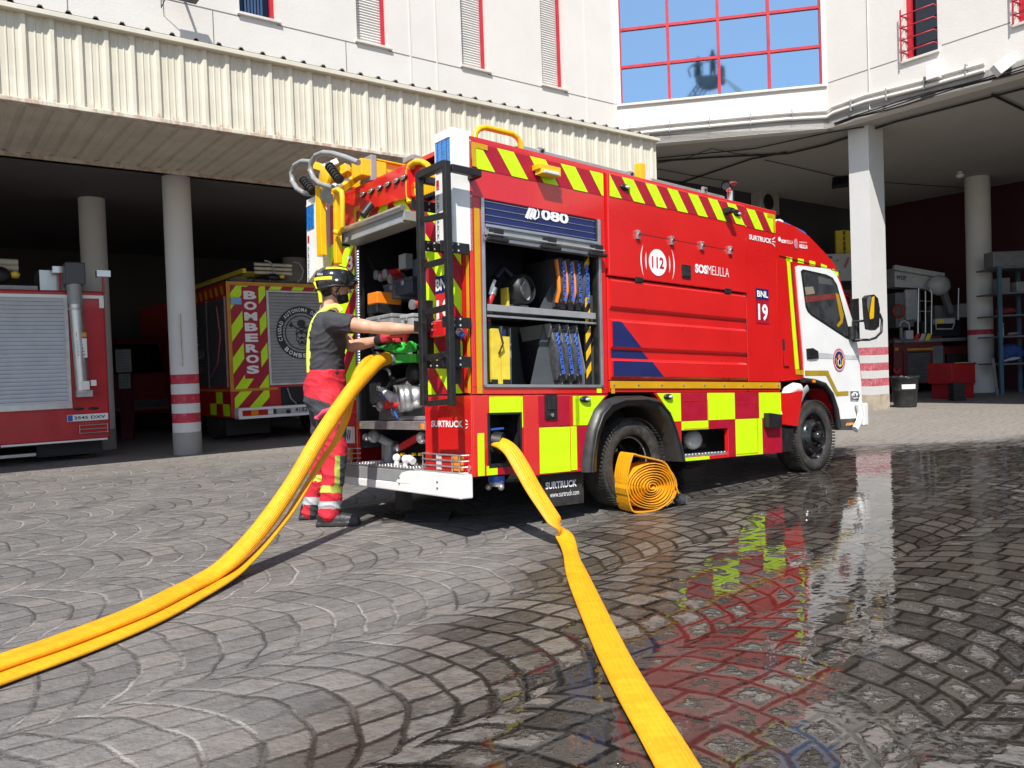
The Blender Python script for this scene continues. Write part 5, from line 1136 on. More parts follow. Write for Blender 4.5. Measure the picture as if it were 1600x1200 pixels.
def sweep(name, P, wid, thk, side_=None, roll=None, mat_=None, seg=20, parent=None, power=2.0, dented=None):
    """flattened hose: superellipse section of half width wid/2 and half thickness thk/2, UV along it"""
    n = len(P); f = (lambda q, i: q[i] if isinstance(q, list) else q); vs = []; L = 0; ls = []
    for i in range(n):
        t = (P[min(i+1, n-1)]-P[max(i-1, 0)]).normalized(); L += (P[i]-P[i-1]).length if i else 0; ls.append(L)
        x = (side_[i] if side_ else t.cross(Vector((0,0,1)))); x = (x-t*x.dot(t)).normalized(); y = x.cross(t)
        if roll: 
            a = roll[i]; x, y = x*math.cos(a)+y*math.sin(a), y*math.cos(a)-x*math.sin(a)
        for k in range(seg):
            a = 2*PI*k/seg; ca, sa = math.cos(a), math.sin(a); e = 2/power
            px = abs(ca)**e*(1 if ca >= 0 else -1); py = abs(sa)**e*(1 if sa >= 0 else -1)
            dn = 1.0
            if dented and sa > 0: dn = 1-f(dented, i)*math.exp(-(px/.28)**2)
            vs.append(P[i]+x*px*f(wid, i)/2+y*py*dn*f(thk, i)/2)
    fs = []; uvs = []
    for i in range(n-1):
        for k in range(seg):
            fs.append((i*seg+k, (i+1)*seg+k, (i+1)*seg+(k+1) % seg, i*seg+(k+1) % seg)); uvs += [(k/seg, ls[i]*3), (k/seg, ls[i+1]*3), ((k+1)/seg, ls[i+1]*3), ((k+1)/seg, ls[i]*3)]
    fs.append(tuple(range(seg))); fs.append(tuple(range((n-1)*seg, n*seg))[::-1]); uvs += [(0, 0)]*(2*seg)
    me = bpy.data.meshes.new(name); me.from_pydata([tuple(v) for v in vs], [], fs); ul = me.uv_layers.new(name='UVMap')
    ul.data.foreach_set('uv', [c for q in uvs for c in q]); me.polygons.foreach_set('use_smooth', [True]*len(fs)); me.materials.append(mat_ or HY); me.update()
    o = bpy.data.objects.new(name, me); sc.collection.objects.link(o)
    if parent: o.parent = parent
    return o
# charged hoses from the rear outlet, down to the ground and out to the left
P0 = TM @ R(606, 563, -.05); 
def vplane(px, py, A, B):     # point seen at (px,py) on the upright plane through ground points A, B
    n = (B-A).cross(Vector((0,0,1))); n.z = 0; return PL(px, py, A, n.normalized())
GA = G(335, 912)
def hosepath(air, grd, gz, A, B):
    return smooth_path([vplane(x, y, A, B) for x, y in air]+[G(x, y, gz) for x, y in grd], 7)
A1 = Vector((P0.x, P0.y, 0))
air = [(604, 560), (590, 566), (572, 584), (551, 608), (528, 640), (506, 673), (486, 706), (463, 746), (437, 786), (409, 824), (381, 856), (353, 882)]
grd = [(322, 903), (280, 924), (220, 954), (150, 982), (80, 1008), (0, 1035), (-120, 1078), (-260, 1130)]
HP = hosepath(air, grd, .045, A1, GA); n = len(HP)
wd = [.102+.050*min(1, max(0, (i-n*.38)/(n*.25))) for i in range(n)]; tk = [.098-.048*min(1, max(0, (i-n*.45)/(n*.2))) for i in range(n)]
hl = tag(sweep('fire_hose', HP, wd, tk, power=2.0, dented=[.0+.5*min(1, max(0, (i-n*.5)/(n*.2))) for i in range(n)]), 'thick rounded yellow hose running from the rear outlet past the person in red trousers', 'hose', 'yellow hoses leading out to the left')
air2 = [(588, 560), (570, 566), (556, 588), (548, 620), (540, 655), (524, 690), (504, 718), (481, 756), (452, 804), (422, 842), (394, 872), (366, 896)]
grd2 = [(334, 916), (290, 939), (230, 970), (160, 1000), (90, 1027), (0, 1059), (-120, 1104), (-260, 1160)]
A2 = A1+(GA-A1).normalized()*.02+Vector((-.06, -.09, 0)); n_ = (GA-A1).normalized()
HP2 = smooth_path([vplane(x, y, A1+Vector((-.05, .09, 0)), GA+Vector((.035, -.05, 0))) for x, y in air2]+[G(x, y, .018) for x, y in grd2], 7); n = len(HP2)
rl_ = [rad(-35)*max(0, 1-max(0, (i-n*.45)/(n*.25))) for i in range(n)]
sweep_w = [.05+.06*min(1, i/(n*.3)) for i in range(n)]
tag(sweep('fire_hose', HP2, [.085+.060*min(1, max(0, i-n*.3)/(n*.3)) for i in range(n)], [.055-.027*min(1, i/(n*.4)) for i in range(n)], roll=rl_, power=2.6), 'flatter yellow hose lying along the near side of the thick one', 'hose', 'yellow hoses leading out to the left')
# flat hose from the side port to the viewer
A3 = TM @ S(777, 693, .0); A3.z = 0; B3 = G(893, 856)
a3 = [(772, 690), (786, 694), (800, 706), (816, 732), (834, 764), (852, 792), (868, 816), (884, 842)]
g3 = [(893, 852), (892, 870), (905, 905), (930, 962), (958, 1022), (992, 1085), (1030, 1148), (1075, 1225), (1120, 1300)]
P = [vplane(x, y, A3, B3) for x, y in a3]; P[-1].z = max(P[-1].z, .03)
P3 = smooth_path(P+[G(894, 872, .022)]+[G(x, y, .016) for x, y in g3[2:]], 6); n = len(P3)
wd3 = []; tk3 = []; rl3 = []
for i, p in enumerate(P3):
    k = i/6
    wd3.append(.095+.03*min(1, k/3) - (.022*math.exp(-((k-7.8)/.8)**2))); tk3.append(.04-.022*min(1, k/8))
    rl3.append(rad(-25)*max(0, 1-k/8)+ rad(18)*math.exp(-((k-7.8)/.8)**2))
tag(sweep('fire_hose', P3, wd3, tk3, roll=rl3, power=2.8), 'flat yellow hose running from the side port across the paving towards the viewer', 'hose')
# rolled hose by the rear wheel
cg = G(1008, 801); cc = W(1021, 757, cg.y-.02)
base = empty('rolled_hose', cg, 'yellow flat hose rolled into a standing coil on the wet paving by the rear wheel', 'rolled hose')
base.scale = (1.10, 1.10, 1.03); nrm = az(152); ax_ = Vector((0,0,1)).cross(nrm).normalized(); ax_ = -ax_ if ax_.x < 0 else ax_      # in-plane horizontal, to the right in the picture
cen = Vector((cg.x+.055, cg.y+.03, .178))
def coil_pts():
    P = []; turns = 9.2; N = int(turns*26)
    for i in range(N):
        a = 2*PI*turns*i/N; r = .012+.0186*a/(2*PI)*1.0
        wob = 1+.035*math.sin(a*2.0+1)+.02*math.sin(a*3.1)
        x = r*math.cos(-a)*1.20*wob+.006; z = r*math.sin(-a)*.98*wob
        if z < -.155: z = -.155-(abs(z)-.155)*.12
        P.append((x, z))
    return P
sp = coil_pts(); HWD = .135
def strip(name, P2, m, th=.0055, wd=HWD, par=None, shift=None):
    vs = []; n = len(P2); uvs = []; fs = []
    for i, (x, z) in enumerate(P2):
        a, b_ = P2[max(i-1, 0)], P2[min(i+1, n-1)]; t = Vector((b_[0]-a[0], b_[1]-a[1])).normalized(); nn = Vector((-t.y, t.x))
        sh = shift[i] if shift else 0
        for s, q in ((-1, 0), (1, 0), (1, 1), (-1, 1)):
            vs.append(cen-cg+ax_*(x+nn.x*th*(s*.5))+Vector((0, 0, z+nn.y*th*s*.5))+nrm*(-wd*q+sh))
    for i in range(n-1):
        for k in range(4): fs.append((i*4+k, i*4+(k+1) % 4, (i+1)*4+(k+1) % 4, (i+1)*4+k)); uvs += [(k*.25, i*.05), ((k+1)*.25, i*.05), ((k+1)*.25, i*.05+.05), (k*.25, i*.05+.05)]
    fs += [(0, 3, 2, 1), ((n-1)*4, (n-1)*4+1, (n-1)*4+2, (n-1)*4+3)]; uvs += [(0, 0)]*8
    me = bpy.data.meshes.new(name); me.from_pydata([tuple(v) for v in vs], [], fs); ul = me.uv_layers.new(name='UVMap'); ul.data.foreach_set('uv', [c for q in uvs for c in q]); me.materials.append(m); me.update()
    o = bpy.data.objects.new(name, me); sc.collection.objects.link(o); o.parent = base; md = o.modifiers.new('bevel', 'BEVEL'); md.width = .0015; md.segments = 1; return o
random.seed(11); strip('coil', sp, HY, .0075, shift=[.006*math.sin(i*.21)+.004*math.sin(i*.05) for i in range(len(sp))])
ow = [(-.185, -.10), (-.20, .02), (-.185, .14), (-.150, .238), (-.130, .250), (-.10, .238), (0, .208), (.12, .165), (.18, .07), (.215, -.03), (.235, -.075)]
ow = [(p.x, p.y) for p in smooth_path([Vector((a, b_, 0)) for a, b_ in ow], 4)]
strip('outer_wrap', ow, HY, .011, .15)
lo = [(-.185, -.10), (-.16, -.155), (-.10, -.172), (.02, -.172), (.10, -.15), (.185, -.09), (.19, -.03)]
lo = [(p.x, p.y) for p in smooth_path([Vector((a, b_, 0)) for a, b_ in lo], 4)]; strip('outer_wrap', lo, HY, .011, .15)
t = MB(); q0 = cen-cg+ax_*.23+Vector((0,0,-.075)); q1 = cen-cg+ax_*.30+Vector((0,0,-.145)); q0 -= nrm*.07; q1 -= nrm*.06
t.cyl(q0, q0.lerp(q1, .5), .035, BLACK, 18); t.cyl(q0.lerp(q1, .45), q1, .042, M('coupling_grey', (.10,.10,.11), .4, .6), 18)
for k in (-1, 1): t.box((q1.x-.012+k*.03, q1.y-.01, q1.z-.02), (q1.x+.012+k*.03, q1.y+.02, q1.z+.03), DGREY)
t.build('coupling', base)

# ============================================================ OTHER VEHICLES
def slats(mb, x0, x1, z0, z1, y, step, m, T, gap):
    n = int((z1-z0)/step)
    for i in range(n):
        z = z0+i*step; p = [T @ Vector(q) for q in ((x0, y, z), (x1, y, z), (x1, y-.006, z+step*.5), (x0, y-.006, z+step*.5), (x0, y, z+step*.92), (x1, y, z+step*.92))]
        mb.add(p, [(0,1,2,3), (3,2,5,4)], m)
    mb.box((x0, y+.004, z0), (x1, y+.02, z1), gap, T)
SLW = M('shutter_white', (.50, .52, .56), .4, .2, .05); SLG = M('shutter_grey', (.30, .31, .32), .4, .3, .08)
REDD = M('old_red_paint', (.44, .010, .016), .4, 0, .12, 3, coat=.3)
# first: left edge of the picture. Local frame: x along the front (to the right), y inwards, z up, origin on the ground at its right rear corner
def Fpt(T, x, y, off): q = T.inverted(); n_ = T.to_3x3() @ Vector((0,-1,0)); return q @ PL(x, y, T @ Vector((0, off, 0)), n_)
T1 = TF @ Matrix.Translation((-.826, .60, 0)); L1 = empty('fire_engine', T1, 'older red fire engine with white roller shutter and silver mast at the left edge', 'fire engine')
I4 = Matrix.Identity(4)
f1 = lambda x, y, o=0: Fpt(T1, x, y, o)
t = MB(); t.box((-2.5, 0, .28), (0, 6.5, 2.40), REDD); t.build('body', L1, bevel=.03)
t = MB(); a, b_ = f1(0, 640), f1(98, 465); t.box((-2.3, -.03, a.z-.02), (b_.x+.05, -.004, b_.z+.03), M('shutter_frame', (.6,.6,.58), .4)); slats(t, -2.28, b_.x-.0, a.z+.03, b_.z, -.036, .055, SLW, I4, DARK); t.box((-2.28, -.05, a.z-.03), (b_.x+.05, -.03, a.z+.05), ALU); t.build('roller_shutter', L1)
t = MB(); t.box((-2.5, -.035, 2.29), (-.02, -.004, 2.335), WHITE); t.box((-1.35, -.03, .27), (-.05, -.004, .295), WHITE); t.build('trim', L1)
t = MB(); a = f1(126, 600); t.cyl((a.x+.01, -.09, .98), (a.x-.03, -.09, 2.2), .085, ALU, 22); t.cyl((a.x-.03, -.09, 2.2), (a.x-.04, -.09, 2.48), .095, GREYP, 22); t.cyl((a.x-.03, -.09, 2.12), (a.x-.03, -.09, 2.15), .10, STEEL, 22); t.box((a.x-.08, -.18, .90), (a.x+.12, -.01, .99), STEEL); t.box((a.x-.02, -.20, 1.0), (a.x+.08, -.16, 1.12), WHITE); t.box((a.x+.10, -.19, 1.05), (a.x+.17, -.17, 1.13), WHITE)
mast = t.build('light_mast', L1)
t = MB(); t.box((a.x-.15, -.18, 2.47), (a.x+.10, .08, 2.78), DGREY); t.build('mast_head', mast, bevel=.02)
t = MB(); t.add([(a.x-.055, -.168, 1.45), (a.x+.075, -.168, 1.45), (a.x+.075, -.17, 1.72), (a.x-.055, -.17, 1.72)], [(0,1,2,3)], WHITE)
for k in range(5): t.add([(a.x-.04, -.172, 1.48+k*.045), (a.x+.05-.01*k, -.172, 1.48+k*.045), (a.x+.05-.01*k, -.172, 1.50+k*.045), (a.x-.04, -.172, 1.50+k*.045)], [(0,1,2,3)], M('print_grey', (.2,.25,.3), .6))
t.add([(a.x-.055, -.168, 1.74), (a.x+.075, -.168, 1.74), (a.x+.075, -.17, 1.80), (a.x-.055, -.17, 1.80)], [(0,1,2,3)], M('print_orange', (.6,.35,.05), .6)); t.build('sticker', mast)
t = MB(); a, b_ = f1(105, 659), f1(168, 645); t.box((a.x, -.03, a.z), (b_.x, -.012, b_.z), WHITE); t.box((a.x+.005, -.032, a.z+.005), (a.x+.065, -.029, b_.z-.005), BLUEP); text(t, '3545 DXV', (a.x+.085, -.033, a.z+.025), (b_.x-a.x-.12, 0, 0), (0, 0, b_.z-a.z-.05), BLACK, .02); t.build('number_plate', L1)
t = MB(); a, b_ = f1(124, 677), f1(167, 662); t.box((a.x, -.03, a.z), (b_.x, -.012, b_.z), REDL)
for k in range(3): z = a.z+(b_.z-a.z)*k/2; t.tube([(a.x-.01, -.05, z), (b_.x+.01, -.05, z)], .007, STEEL, 6)
t.tube([(a.x, -.05, a.z), (a.x, -.05, b_.z)], .007, STEEL, 6); t.tube([(b_.x, -.05, a.z), (b_.x, -.05, b_.z)], .007, STEEL, 6); t.build('tail_lamp', L1)
t = MB(); p = f1(158, 474); t.box((p.x-.03, -.03, p.z-.07), (p.x+.03, -.012, p.z+.07), WHITE); p = f1(123, 639); t.ball((p.x, -.01, p.z), (.07, .01, .02), BLACK, 12, 6); p = f1(146, 638); t.ball((p.x, -.01, p.z), (.07, .01, .02), BLACK, 12, 6); t.build('marker_lamp', L1)
t = MB()
for x, y in ((92, 423), (160, 429)): p = f1(x, y, .2); t.box((p.x-.09, .1, p.z-.04), (p.x+.09, .22, p.z+.05), CLEAR); t.bar((p.x, .16, 2.38), (p.x, .16, p.z), .03, .03, REDD)
t.build('work_lamp', L1)
t = MB(); a, b_ = f1(62, 446, .3), f1(112, 424, .3); t.box((a.x, .28, 2.40), (b_.x, .9, b_.z), ALU); t.box((-2.4, .1, 2.40), (a.x-.05, .5, 2.46), GREYP)
for z, c in ((2.62, YPL), (2.72, M('pale_hose', (.5,.47,.38), .5)), (2.80, M('pale_hose'))): t.tube([(-2.4, .3, z), (a.x-.25, .3, z)], .045, c, 10)
t.ball((a.x-.5, .2, 2.6), (.16, .12, .13), BLACK); t.ball((a.x-.3, .2, 2.62), (.06, .06, .05), YPL)
for x in (-1.95, -1.5, -2.25): t.tube([(x, .1, 2.42), (x, .1, 2.85), (x+.1, .2, 2.92)], .012, STEEL, 6)
t.build('roof_equipment', L1)
t = MB(); t.box((-2.45, -.06, .12), (-.95, .02, .16), STEEL); t.box((-2.4, .1, .25), (-.9, .4, .45), DGREY); t.prism([(-1.95, .0, .42), (-1.75, .0, .22), (-1.5, .0, .22), (-1.35, .0, .42)], (0, .1, 0), GREYP); t.cyl((-1.62, -.03, .28), (-1.62, .02, .28), .05, STEEL, 14); t.build('tow_bar', L1)
t = MB(); t.box((-.92, .12, .08), (-.10, .14, .30), RUBBER); t.build('mud_flap', L1)
for x in (-.45, -2.0): t = MB(); t.cyl((x-.28, .9, .45), (x+.28, .9, .45), .45, TYRE, 32); t.build('wheel', L1)
# second: behind the firefighter
T2 = TF @ Matrix.Translation((1.10, 1.2, 0)); L2 = empty('fire_engine', T2, 'shaded red fire engine with vertical white lettering and round crest on its grey shutter', 'fire engine')
f2 = lambda x, y, o=0: Fpt(T2, x, y, o)
t = MB(); t.box((0, 0, .42), (2.45, 6.2, 2.68), REDD); t.build('body', L2, bevel=.01)
OR2 = M('amber_edge', (.52, .24, .01), .45)
t = MB(); t.box((-.004, -.012, 2.62), (2.45, -.004, 2.68), OR2); t.box((-.004, -.012, .86), (.055, -.004, 2.62), OR2); t.box((.055, -.012, .86), (.80, -.0045, .90), OR2); t.build('amber_edge', L2)
t = MB(); a = f2(361, 600); b_ = f2(413, 453)
sxr = f2(416, 500).x
chevrons(t, .058, sxr, .90, 2.615, .40, .20, -.75, .1, lambda a, b, l: Vector((a, -.006-.002*l, b)))
chevrons(t, .058, sxr, .50, .855, .40, .20, -.95, .1, lambda a, b, l: Vector((a, -.006-.002*l, b)))
chevrons(t, sxr, 2.40, 2.555, 2.617, .40, .20, -.75, .1, lambda a, b, l: Vector((a, -.006-.002*l, b))); t.build('chevron_panel', L2)
t = MB(); x0 = f2(379, 460).x-.02; x1 = f2(399, 460).x+.02; ztop = f2(389, 453).z; zb = f2(394, 586).z
t.add([(x0, -.0105, zb-.06), (x1+.03, -.0105, zb-.06), (x1+.03, -.0105, ztop+.05), (x0, -.0105, ztop+.05)], [(0,1,2,3)], DRED)
for i, ch in enumerate('BOMBEROS'):
    hh = (ztop-zb)/8; text(t, ch, (x0+.03, -.013, ztop-hh*(i+1)+hh*.12), (x1-x0-.04, 0, 0), (0, 0, hh*.78), WLET, .05)
t.build('lettering', L2)
t = MB(); sx0 = sxr+.01; sz0 = f2(425, 600).z-.02; sz1 = f2(425, 454).z
t.box((sx0, -.025, sz0), (2.42, -.004, sz1), M('shutter_frame', (.6,.6,.58), .4)); slats(t, sx0+.04, 2.38, sz0+.03, sz1-.03, -.03, .055, SLG, I4, DARK); rs_ = t.build('roller_shutter', L2)
t = MB(); c = f2(470, 520); o_ = Vector((c.x, -.040, c.z)); BK = M('crest_black', (.02,.02,.025), .5)
def ring(mb, o, r0, r1, m, k=0, n=48):
    vs = []; 
    for i in range(n): a = 2*PI*i/n; vs += [o+Vector((math.cos(a)*r0, -k, math.sin(a)*r0)), o+Vector((math.cos(a)*r1, -k, math.sin(a)*r1))]
    mb.add(vs, [(2*i, 2*i+1, (2*i+3) % (2*n), (2*i+2) % (2*n)) for i in range(n)], m)
R0 = abs(f2(430, 520).x-c.x); ring(t, o_, R0*.74, R0, BK); ring(t, o_, R0*.62, R0*.66, BK)
ctext(t, 'CIUDAD AUTONOMA DE MELILLA', o_+Vector((0,-.004,0)), Vector((1,0,0)), Vector((0,0,1)), R0*.87, PI*1.12, -PI*.12, R0*.14, WLET, .02); ctext(t, 'BOMBEROS', o_+Vector((0,-.004,0)), Vector((1,0,0)), Vector((0,0,1)), R0*.87, PI*1.22, PI*1.78, R0*.16, WLET, .03)
t.ball(o_+Vector((0, 0, R0*.36)), (R0*.17, .002, R0*.14), BK, 16, 8); t.ball(o_+Vector((R0*.05, 0, R0*.22)), (R0*.14, .002, R0*.05), BK, 12, 6)
for s in (-1, 1):
    t.bar(o_+Vector((-s*R0*.40, -.001, R0*.28)), o_+Vector((s*R0*.25, -.001, -R0*.05)), .02, .004, BK, up=Vector((0,1,0))); t.prism([o_+Vector(q) for q in ((-s*R0*.5, 0, R0*.28), (-s*R0*.38, 0, R0*.42), (-s*R0*.32, 0, R0*.26), (-s*R0*.42, 0, R0*.18))], (0, -.002, 0), BK)
for k, (w_, h) in enumerate(((.24, .0), (.24, -.2), (.16, -.36))): ring(t, o_+Vector((0, 0, R0*h)), R0*(w_-.03), R0*w_, BK, 0, 16); t.ball(o_+Vector((0, 0, R0*h)), (R0*.07, .002, R0*.06), BK, 8, 5)
t.build('crest', rs_)
t = MB(); a, b_ = f2(370, 655, -.1), f2(500, 632, -.1); t.box((a.x, -.22, a.z), (2.45, -.0, a.z+.045), WHITE); t.box((a.x, -.22, b_.z-.02), (2.45, -.0, b_.z+.02), WHITE); t.box((a.x, -.20, a.z), (a.x+.08, -.0, b_.z), WHITE); a2 = f2(432, 645, -.2); t.box((a2.x, -.21, a.z+.045), (2.45, -.02, b_.z-.02), GREYP); bp = t.build('rear_bumper', L2)
t = MB(); q0, q1 = f2(379, 648, -.2).x, f2(427, 648, -.2).x; t.box((q0, -.21, a.z+.05), (q1, -.05, b_.z-.025), REDL); t.box((q0+.14, -.214, a.z+.05), (q0+.26, -.205, b_.z-.025), AMBL); t.box((q1-.09, -.214, a.z+.05), (q1, -.205, b_.z-.025), CLEAR); t.build('tail_lamp', L2)
t = MB(); q0 = f2(454, 640, -.2).x; t.box((q0, -.225, a.z+.05), (q0+.5, -.212, b_.z-.025), M('plate_white', (.5,.5,.5), .5)); text(t, '4182', (q0+.07, -.228, a.z+.065), (.22, 0, 0), (0, 0, .075), BLACK, .02); t.cyl((q0-.05, -.215, (a.z+b_.z)/2), (q0-.05, -.24, (a.z+b_.z)/2), .035, BLACK, 14); t.build('number_plate', L2)
t = MB(); p = f2(365, 470); t.box((p.x-.05, -.03, p.z-.06), (p.x+.12, -.01, p.z+.05), BLUEL); t.build('blue_beacon', L2)
# its left side: dark shutters, checks, top stripes
t = MB(); t.box((-.01, .15, .95), (-.003, 1.1, 2.42), DGREY); t.box((-.01, 1.16, .95), (-.003, 2.6, 2.42), DGREY); t.box((-.014, 1.1, .93), (-.003, 1.16, 2.44), ALU); t.box((-.014, .10, .93), (-.003, .14, 2.44), ALU)
for z in range(26): t.box((-.013, .15, .97+z*.055), (-.009, 2.6, .975+z*.055), DARK)
s_ = t.build('side_shutter', L2)
t = MB(); 
for k in range(9): t.add([(-.006, .1+k*.3, 2.47), (-.006, .25+k*.3, 2.47), (-.006, .32+k*.3, 2.62), (-.006, .17+k*.3, 2.62)], [(0,1,2,3)], ORST)
t.box((-.006, .05, .86), (-.003, 2.6, .9), OR2)
for k in range(3):
    for j in range(2):
        if (k+j) % 2 == 0: t.add([(-.006, .05+k*.36, .45+j*.2), (-.006, .41+k*.36, .45+j*.2), (-.006, .41+k*.36, .65+j*.2), (-.006, .05+k*.36, .65+j*.2)], [(0,1,2,3)], FLUO)
        else: t.add([(-.006, .05+k*.36, .45+j*.2), (-.006, .41+k*.36, .45+j*.2), (-.006, .41+k*.36, .65+j*.2), (-.006, .05+k*.36, .65+j*.2)], [(0,1,2,3)], DRED)
t.build('side_graphic', L2)
t = MB(); LG = M('lettering_grey', (.35,.34,.34), .5); text(t, 'MELILLA', (-.018, 2.15, 1.45), (0, -.85, 0), (0, 0, .16), LG, .03); text(t, 'BOMBEROS', (-.018, 2.15, 1.20), (0, -.8, 0), (0, 0, .10), M('lettering_red', (.4,.1,.1), .5), .03)
for k in range(7): t.ball((-.018, 1.75+.03*math.sin(k*2), 1.7+k*.07), (.002, .10+.04*math.cos(k), .03), LG, 8, 5)
t.tube([(-.018, 1.0, 1.1), (-.018, .55, 1.35), (-.018, .35, 1.8), (-.018, .5, 2.3)], .012, M('lettering_red'), 6); t.build('lettering', L2)
t = MB(); t.box((.1, .1, 2.70), (2.0, 3.5, 2.74), DGREY)
for x in (.35, .75): t.box((x, .2, 2.85), (x+.06, 4.5, 2.93), YPL)
for k in range(10): t.box((.35, .4+k*.4, 2.87), (.81, .44+k*.4, 2.91), YPL)
rl2 = t.build('roof_ladder', L2)
t = MB(); p = f2(425, 418, .1)
for k, z in enumerate((0, .07, .14)): t.tube([(p.x-.3, .12, 2.86+z), (p.x+.35, .10, 2.86+z)], .028, M('pale_hose', (.5,.47,.38), .5), 8)
for x in (p.x-.1, p.x+.42): t.tube([(x, .05, 2.70), (x+.08, .04, 2.78), (x+.12, .04, 2.92), (x+.05, .05, 3.04), (x-.05, .05, 3.06)], .014, GREYP, 8)
t.ball((p.x, .08, 2.78), (.12, .1, .07), BLACK); t.ball((p.x+.15, .06, 2.80), (.05, .05, .04), YPL); t.box((p.x-.35, .0, 2.69), (p.x+.1, .1, 2.72), BLACK); t.build('roller_gear', rl2)
t = MB(); t.box((.0, .3, .12), (.75, .32, .38), RUBBER); text(t, 'ISCIPULOS', (.2, .295, .22), (.42, 0, 0), (0, 0, .05), M('flap_grey', (.10,.10,.10), .6), .01) if 0 else None; t.build('mud_flap', L2)
t = MB(); t.box((.85, -.0, .45), (2.4, -.01, .9), DARK); t.tube([(.95, -.05, .88), (1.0, -.06, .7), (1.1, -.06, .6)], .012, GREYP, 6); t.build('rear_recess', L2)
for x in (.3, 2.1): t = MB(); t.cyl((x-.2, 1.4, .45), (x+.2, 1.4, .45), .45, TYRE, 32); t.build('wheel', L2)
# third: dark red vehicle deeper in the bay, between the two engines
T3 = TF @ Matrix.Translation((-.35, 5.2, 0)); L3 = empty('utility_vehicle', T3, 'dark red vehicle deep in the shade between the left fire engine and the banded column', 'vehicle')
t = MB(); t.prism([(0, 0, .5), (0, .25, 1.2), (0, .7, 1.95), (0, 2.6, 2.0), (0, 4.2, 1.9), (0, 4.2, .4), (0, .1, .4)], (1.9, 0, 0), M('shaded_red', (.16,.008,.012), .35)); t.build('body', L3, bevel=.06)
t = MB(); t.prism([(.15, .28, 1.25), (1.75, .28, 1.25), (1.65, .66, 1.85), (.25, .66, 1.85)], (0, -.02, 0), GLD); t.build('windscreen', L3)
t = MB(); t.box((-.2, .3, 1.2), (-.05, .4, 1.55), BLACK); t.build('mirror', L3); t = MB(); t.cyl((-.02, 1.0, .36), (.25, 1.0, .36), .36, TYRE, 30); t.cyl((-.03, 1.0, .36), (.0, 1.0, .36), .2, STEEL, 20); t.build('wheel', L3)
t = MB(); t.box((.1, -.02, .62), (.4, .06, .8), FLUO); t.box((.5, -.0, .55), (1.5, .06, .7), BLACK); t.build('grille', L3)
# notice stand
p = G(195, 690); q = W(193, 575, p.y+.3); nb = empty('notice_board', (q.x, q.y, 0), 'pale notice boards on a dark post between the left fire engine and the banded column', 'notice board')
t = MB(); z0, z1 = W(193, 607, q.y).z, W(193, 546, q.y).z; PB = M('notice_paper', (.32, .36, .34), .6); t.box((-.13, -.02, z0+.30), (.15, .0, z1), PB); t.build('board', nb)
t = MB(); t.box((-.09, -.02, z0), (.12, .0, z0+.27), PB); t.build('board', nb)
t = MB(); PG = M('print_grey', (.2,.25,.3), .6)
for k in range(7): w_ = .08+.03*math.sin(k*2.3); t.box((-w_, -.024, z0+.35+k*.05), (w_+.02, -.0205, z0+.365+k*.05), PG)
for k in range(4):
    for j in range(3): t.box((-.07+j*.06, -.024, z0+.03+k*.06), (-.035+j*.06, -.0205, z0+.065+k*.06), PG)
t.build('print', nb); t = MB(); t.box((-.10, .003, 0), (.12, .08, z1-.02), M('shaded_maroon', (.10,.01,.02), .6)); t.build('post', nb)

# ============================================================ RIGHT BAY: aerial platform truck, bins, shelf
pa = G(1460, 618); T4 = Matrix.Translation(Vector((pa.x, pa.y+1.2, 0))) @ Matrix((LA, NA*-1, Vector((0,0,1)))).transposed().to_4x4()
YA = pa.y+1.2
def w4(x, y, d=0.0): return W(x, y, YA+d)
L4 = empty('aerial_platform_truck', (pa.x, YA, 0), 'aerial platform truck with white folded boom standing in the shade of the right hand bay', 'truck')
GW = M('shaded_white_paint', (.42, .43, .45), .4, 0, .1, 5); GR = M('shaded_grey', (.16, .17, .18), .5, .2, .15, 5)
def wb(x0, y0, x1, y1, d0, d1, m, name, par=L4, bev=.01, mb=None):
    a = w4(x0, y0, d0); b_ = w4(x1, y1, d0); lo = (min(a.x, b_.x), YA+d0, min(a.z, b_.z)); hi = (max(a.x, b_.x), YA+d1, max(a.z, b_.z))
    t = mb or MB(); t.box(lo, hi, m); return t if mb else t.build(name, par, world=True, bevel=bev)
def wbar(pp, r, m, name=None, par=L4, mb=None, sg=8):
    t = mb or MB(); t.tube([w4(*p) for p in pp], r, m, sg); return t if mb else t.build(name, par, world=True)
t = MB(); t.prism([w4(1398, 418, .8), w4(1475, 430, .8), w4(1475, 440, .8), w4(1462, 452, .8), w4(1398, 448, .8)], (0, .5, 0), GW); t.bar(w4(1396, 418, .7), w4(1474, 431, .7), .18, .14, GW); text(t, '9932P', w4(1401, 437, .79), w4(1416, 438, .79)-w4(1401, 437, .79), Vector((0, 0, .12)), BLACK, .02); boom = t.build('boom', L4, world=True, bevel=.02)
t = MB(); p = w4(1467, 446, .6); t.ball(p, (.32, .2, .28), GW, 20, 12); t.bar(w4(1472, 450, .6), w4(1485, 490, .6), .16, .14, GR); t.build('boom_knuckle', boom, world=True)
t = MB(); t.box(tuple(w4(1296, 440, 1.0)), tuple(w4(1338, 395, 1.0)+Vector((0, 1.6, 0))), GW); t.build('platform_cage', L4, world=True, bevel=.02)
t = MB(); a, b_ = w4(1318, 418, .98), w4(1324, 402, .98); t.add([a, a+Vector((.07, 0, 0)), b_+Vector((.07, 0, 0)), b_], [(0,1,2,3)], M('lettering_red', (.4,.1,.1), .5)); 
for x, y in ((1309, 407), (1311, 425)): t.ball(w4(x, y, .97), .02, BLACK)
t.build('cage_mark', L4, world=True)
t = MB()
for x0, x1 in ((1307, 1317), (1322, 1329)): t.box(tuple(w4(x0, 397, 1.6)), tuple(w4(x1, 360, 1.6)+Vector((0, .1, 0))), YPL)
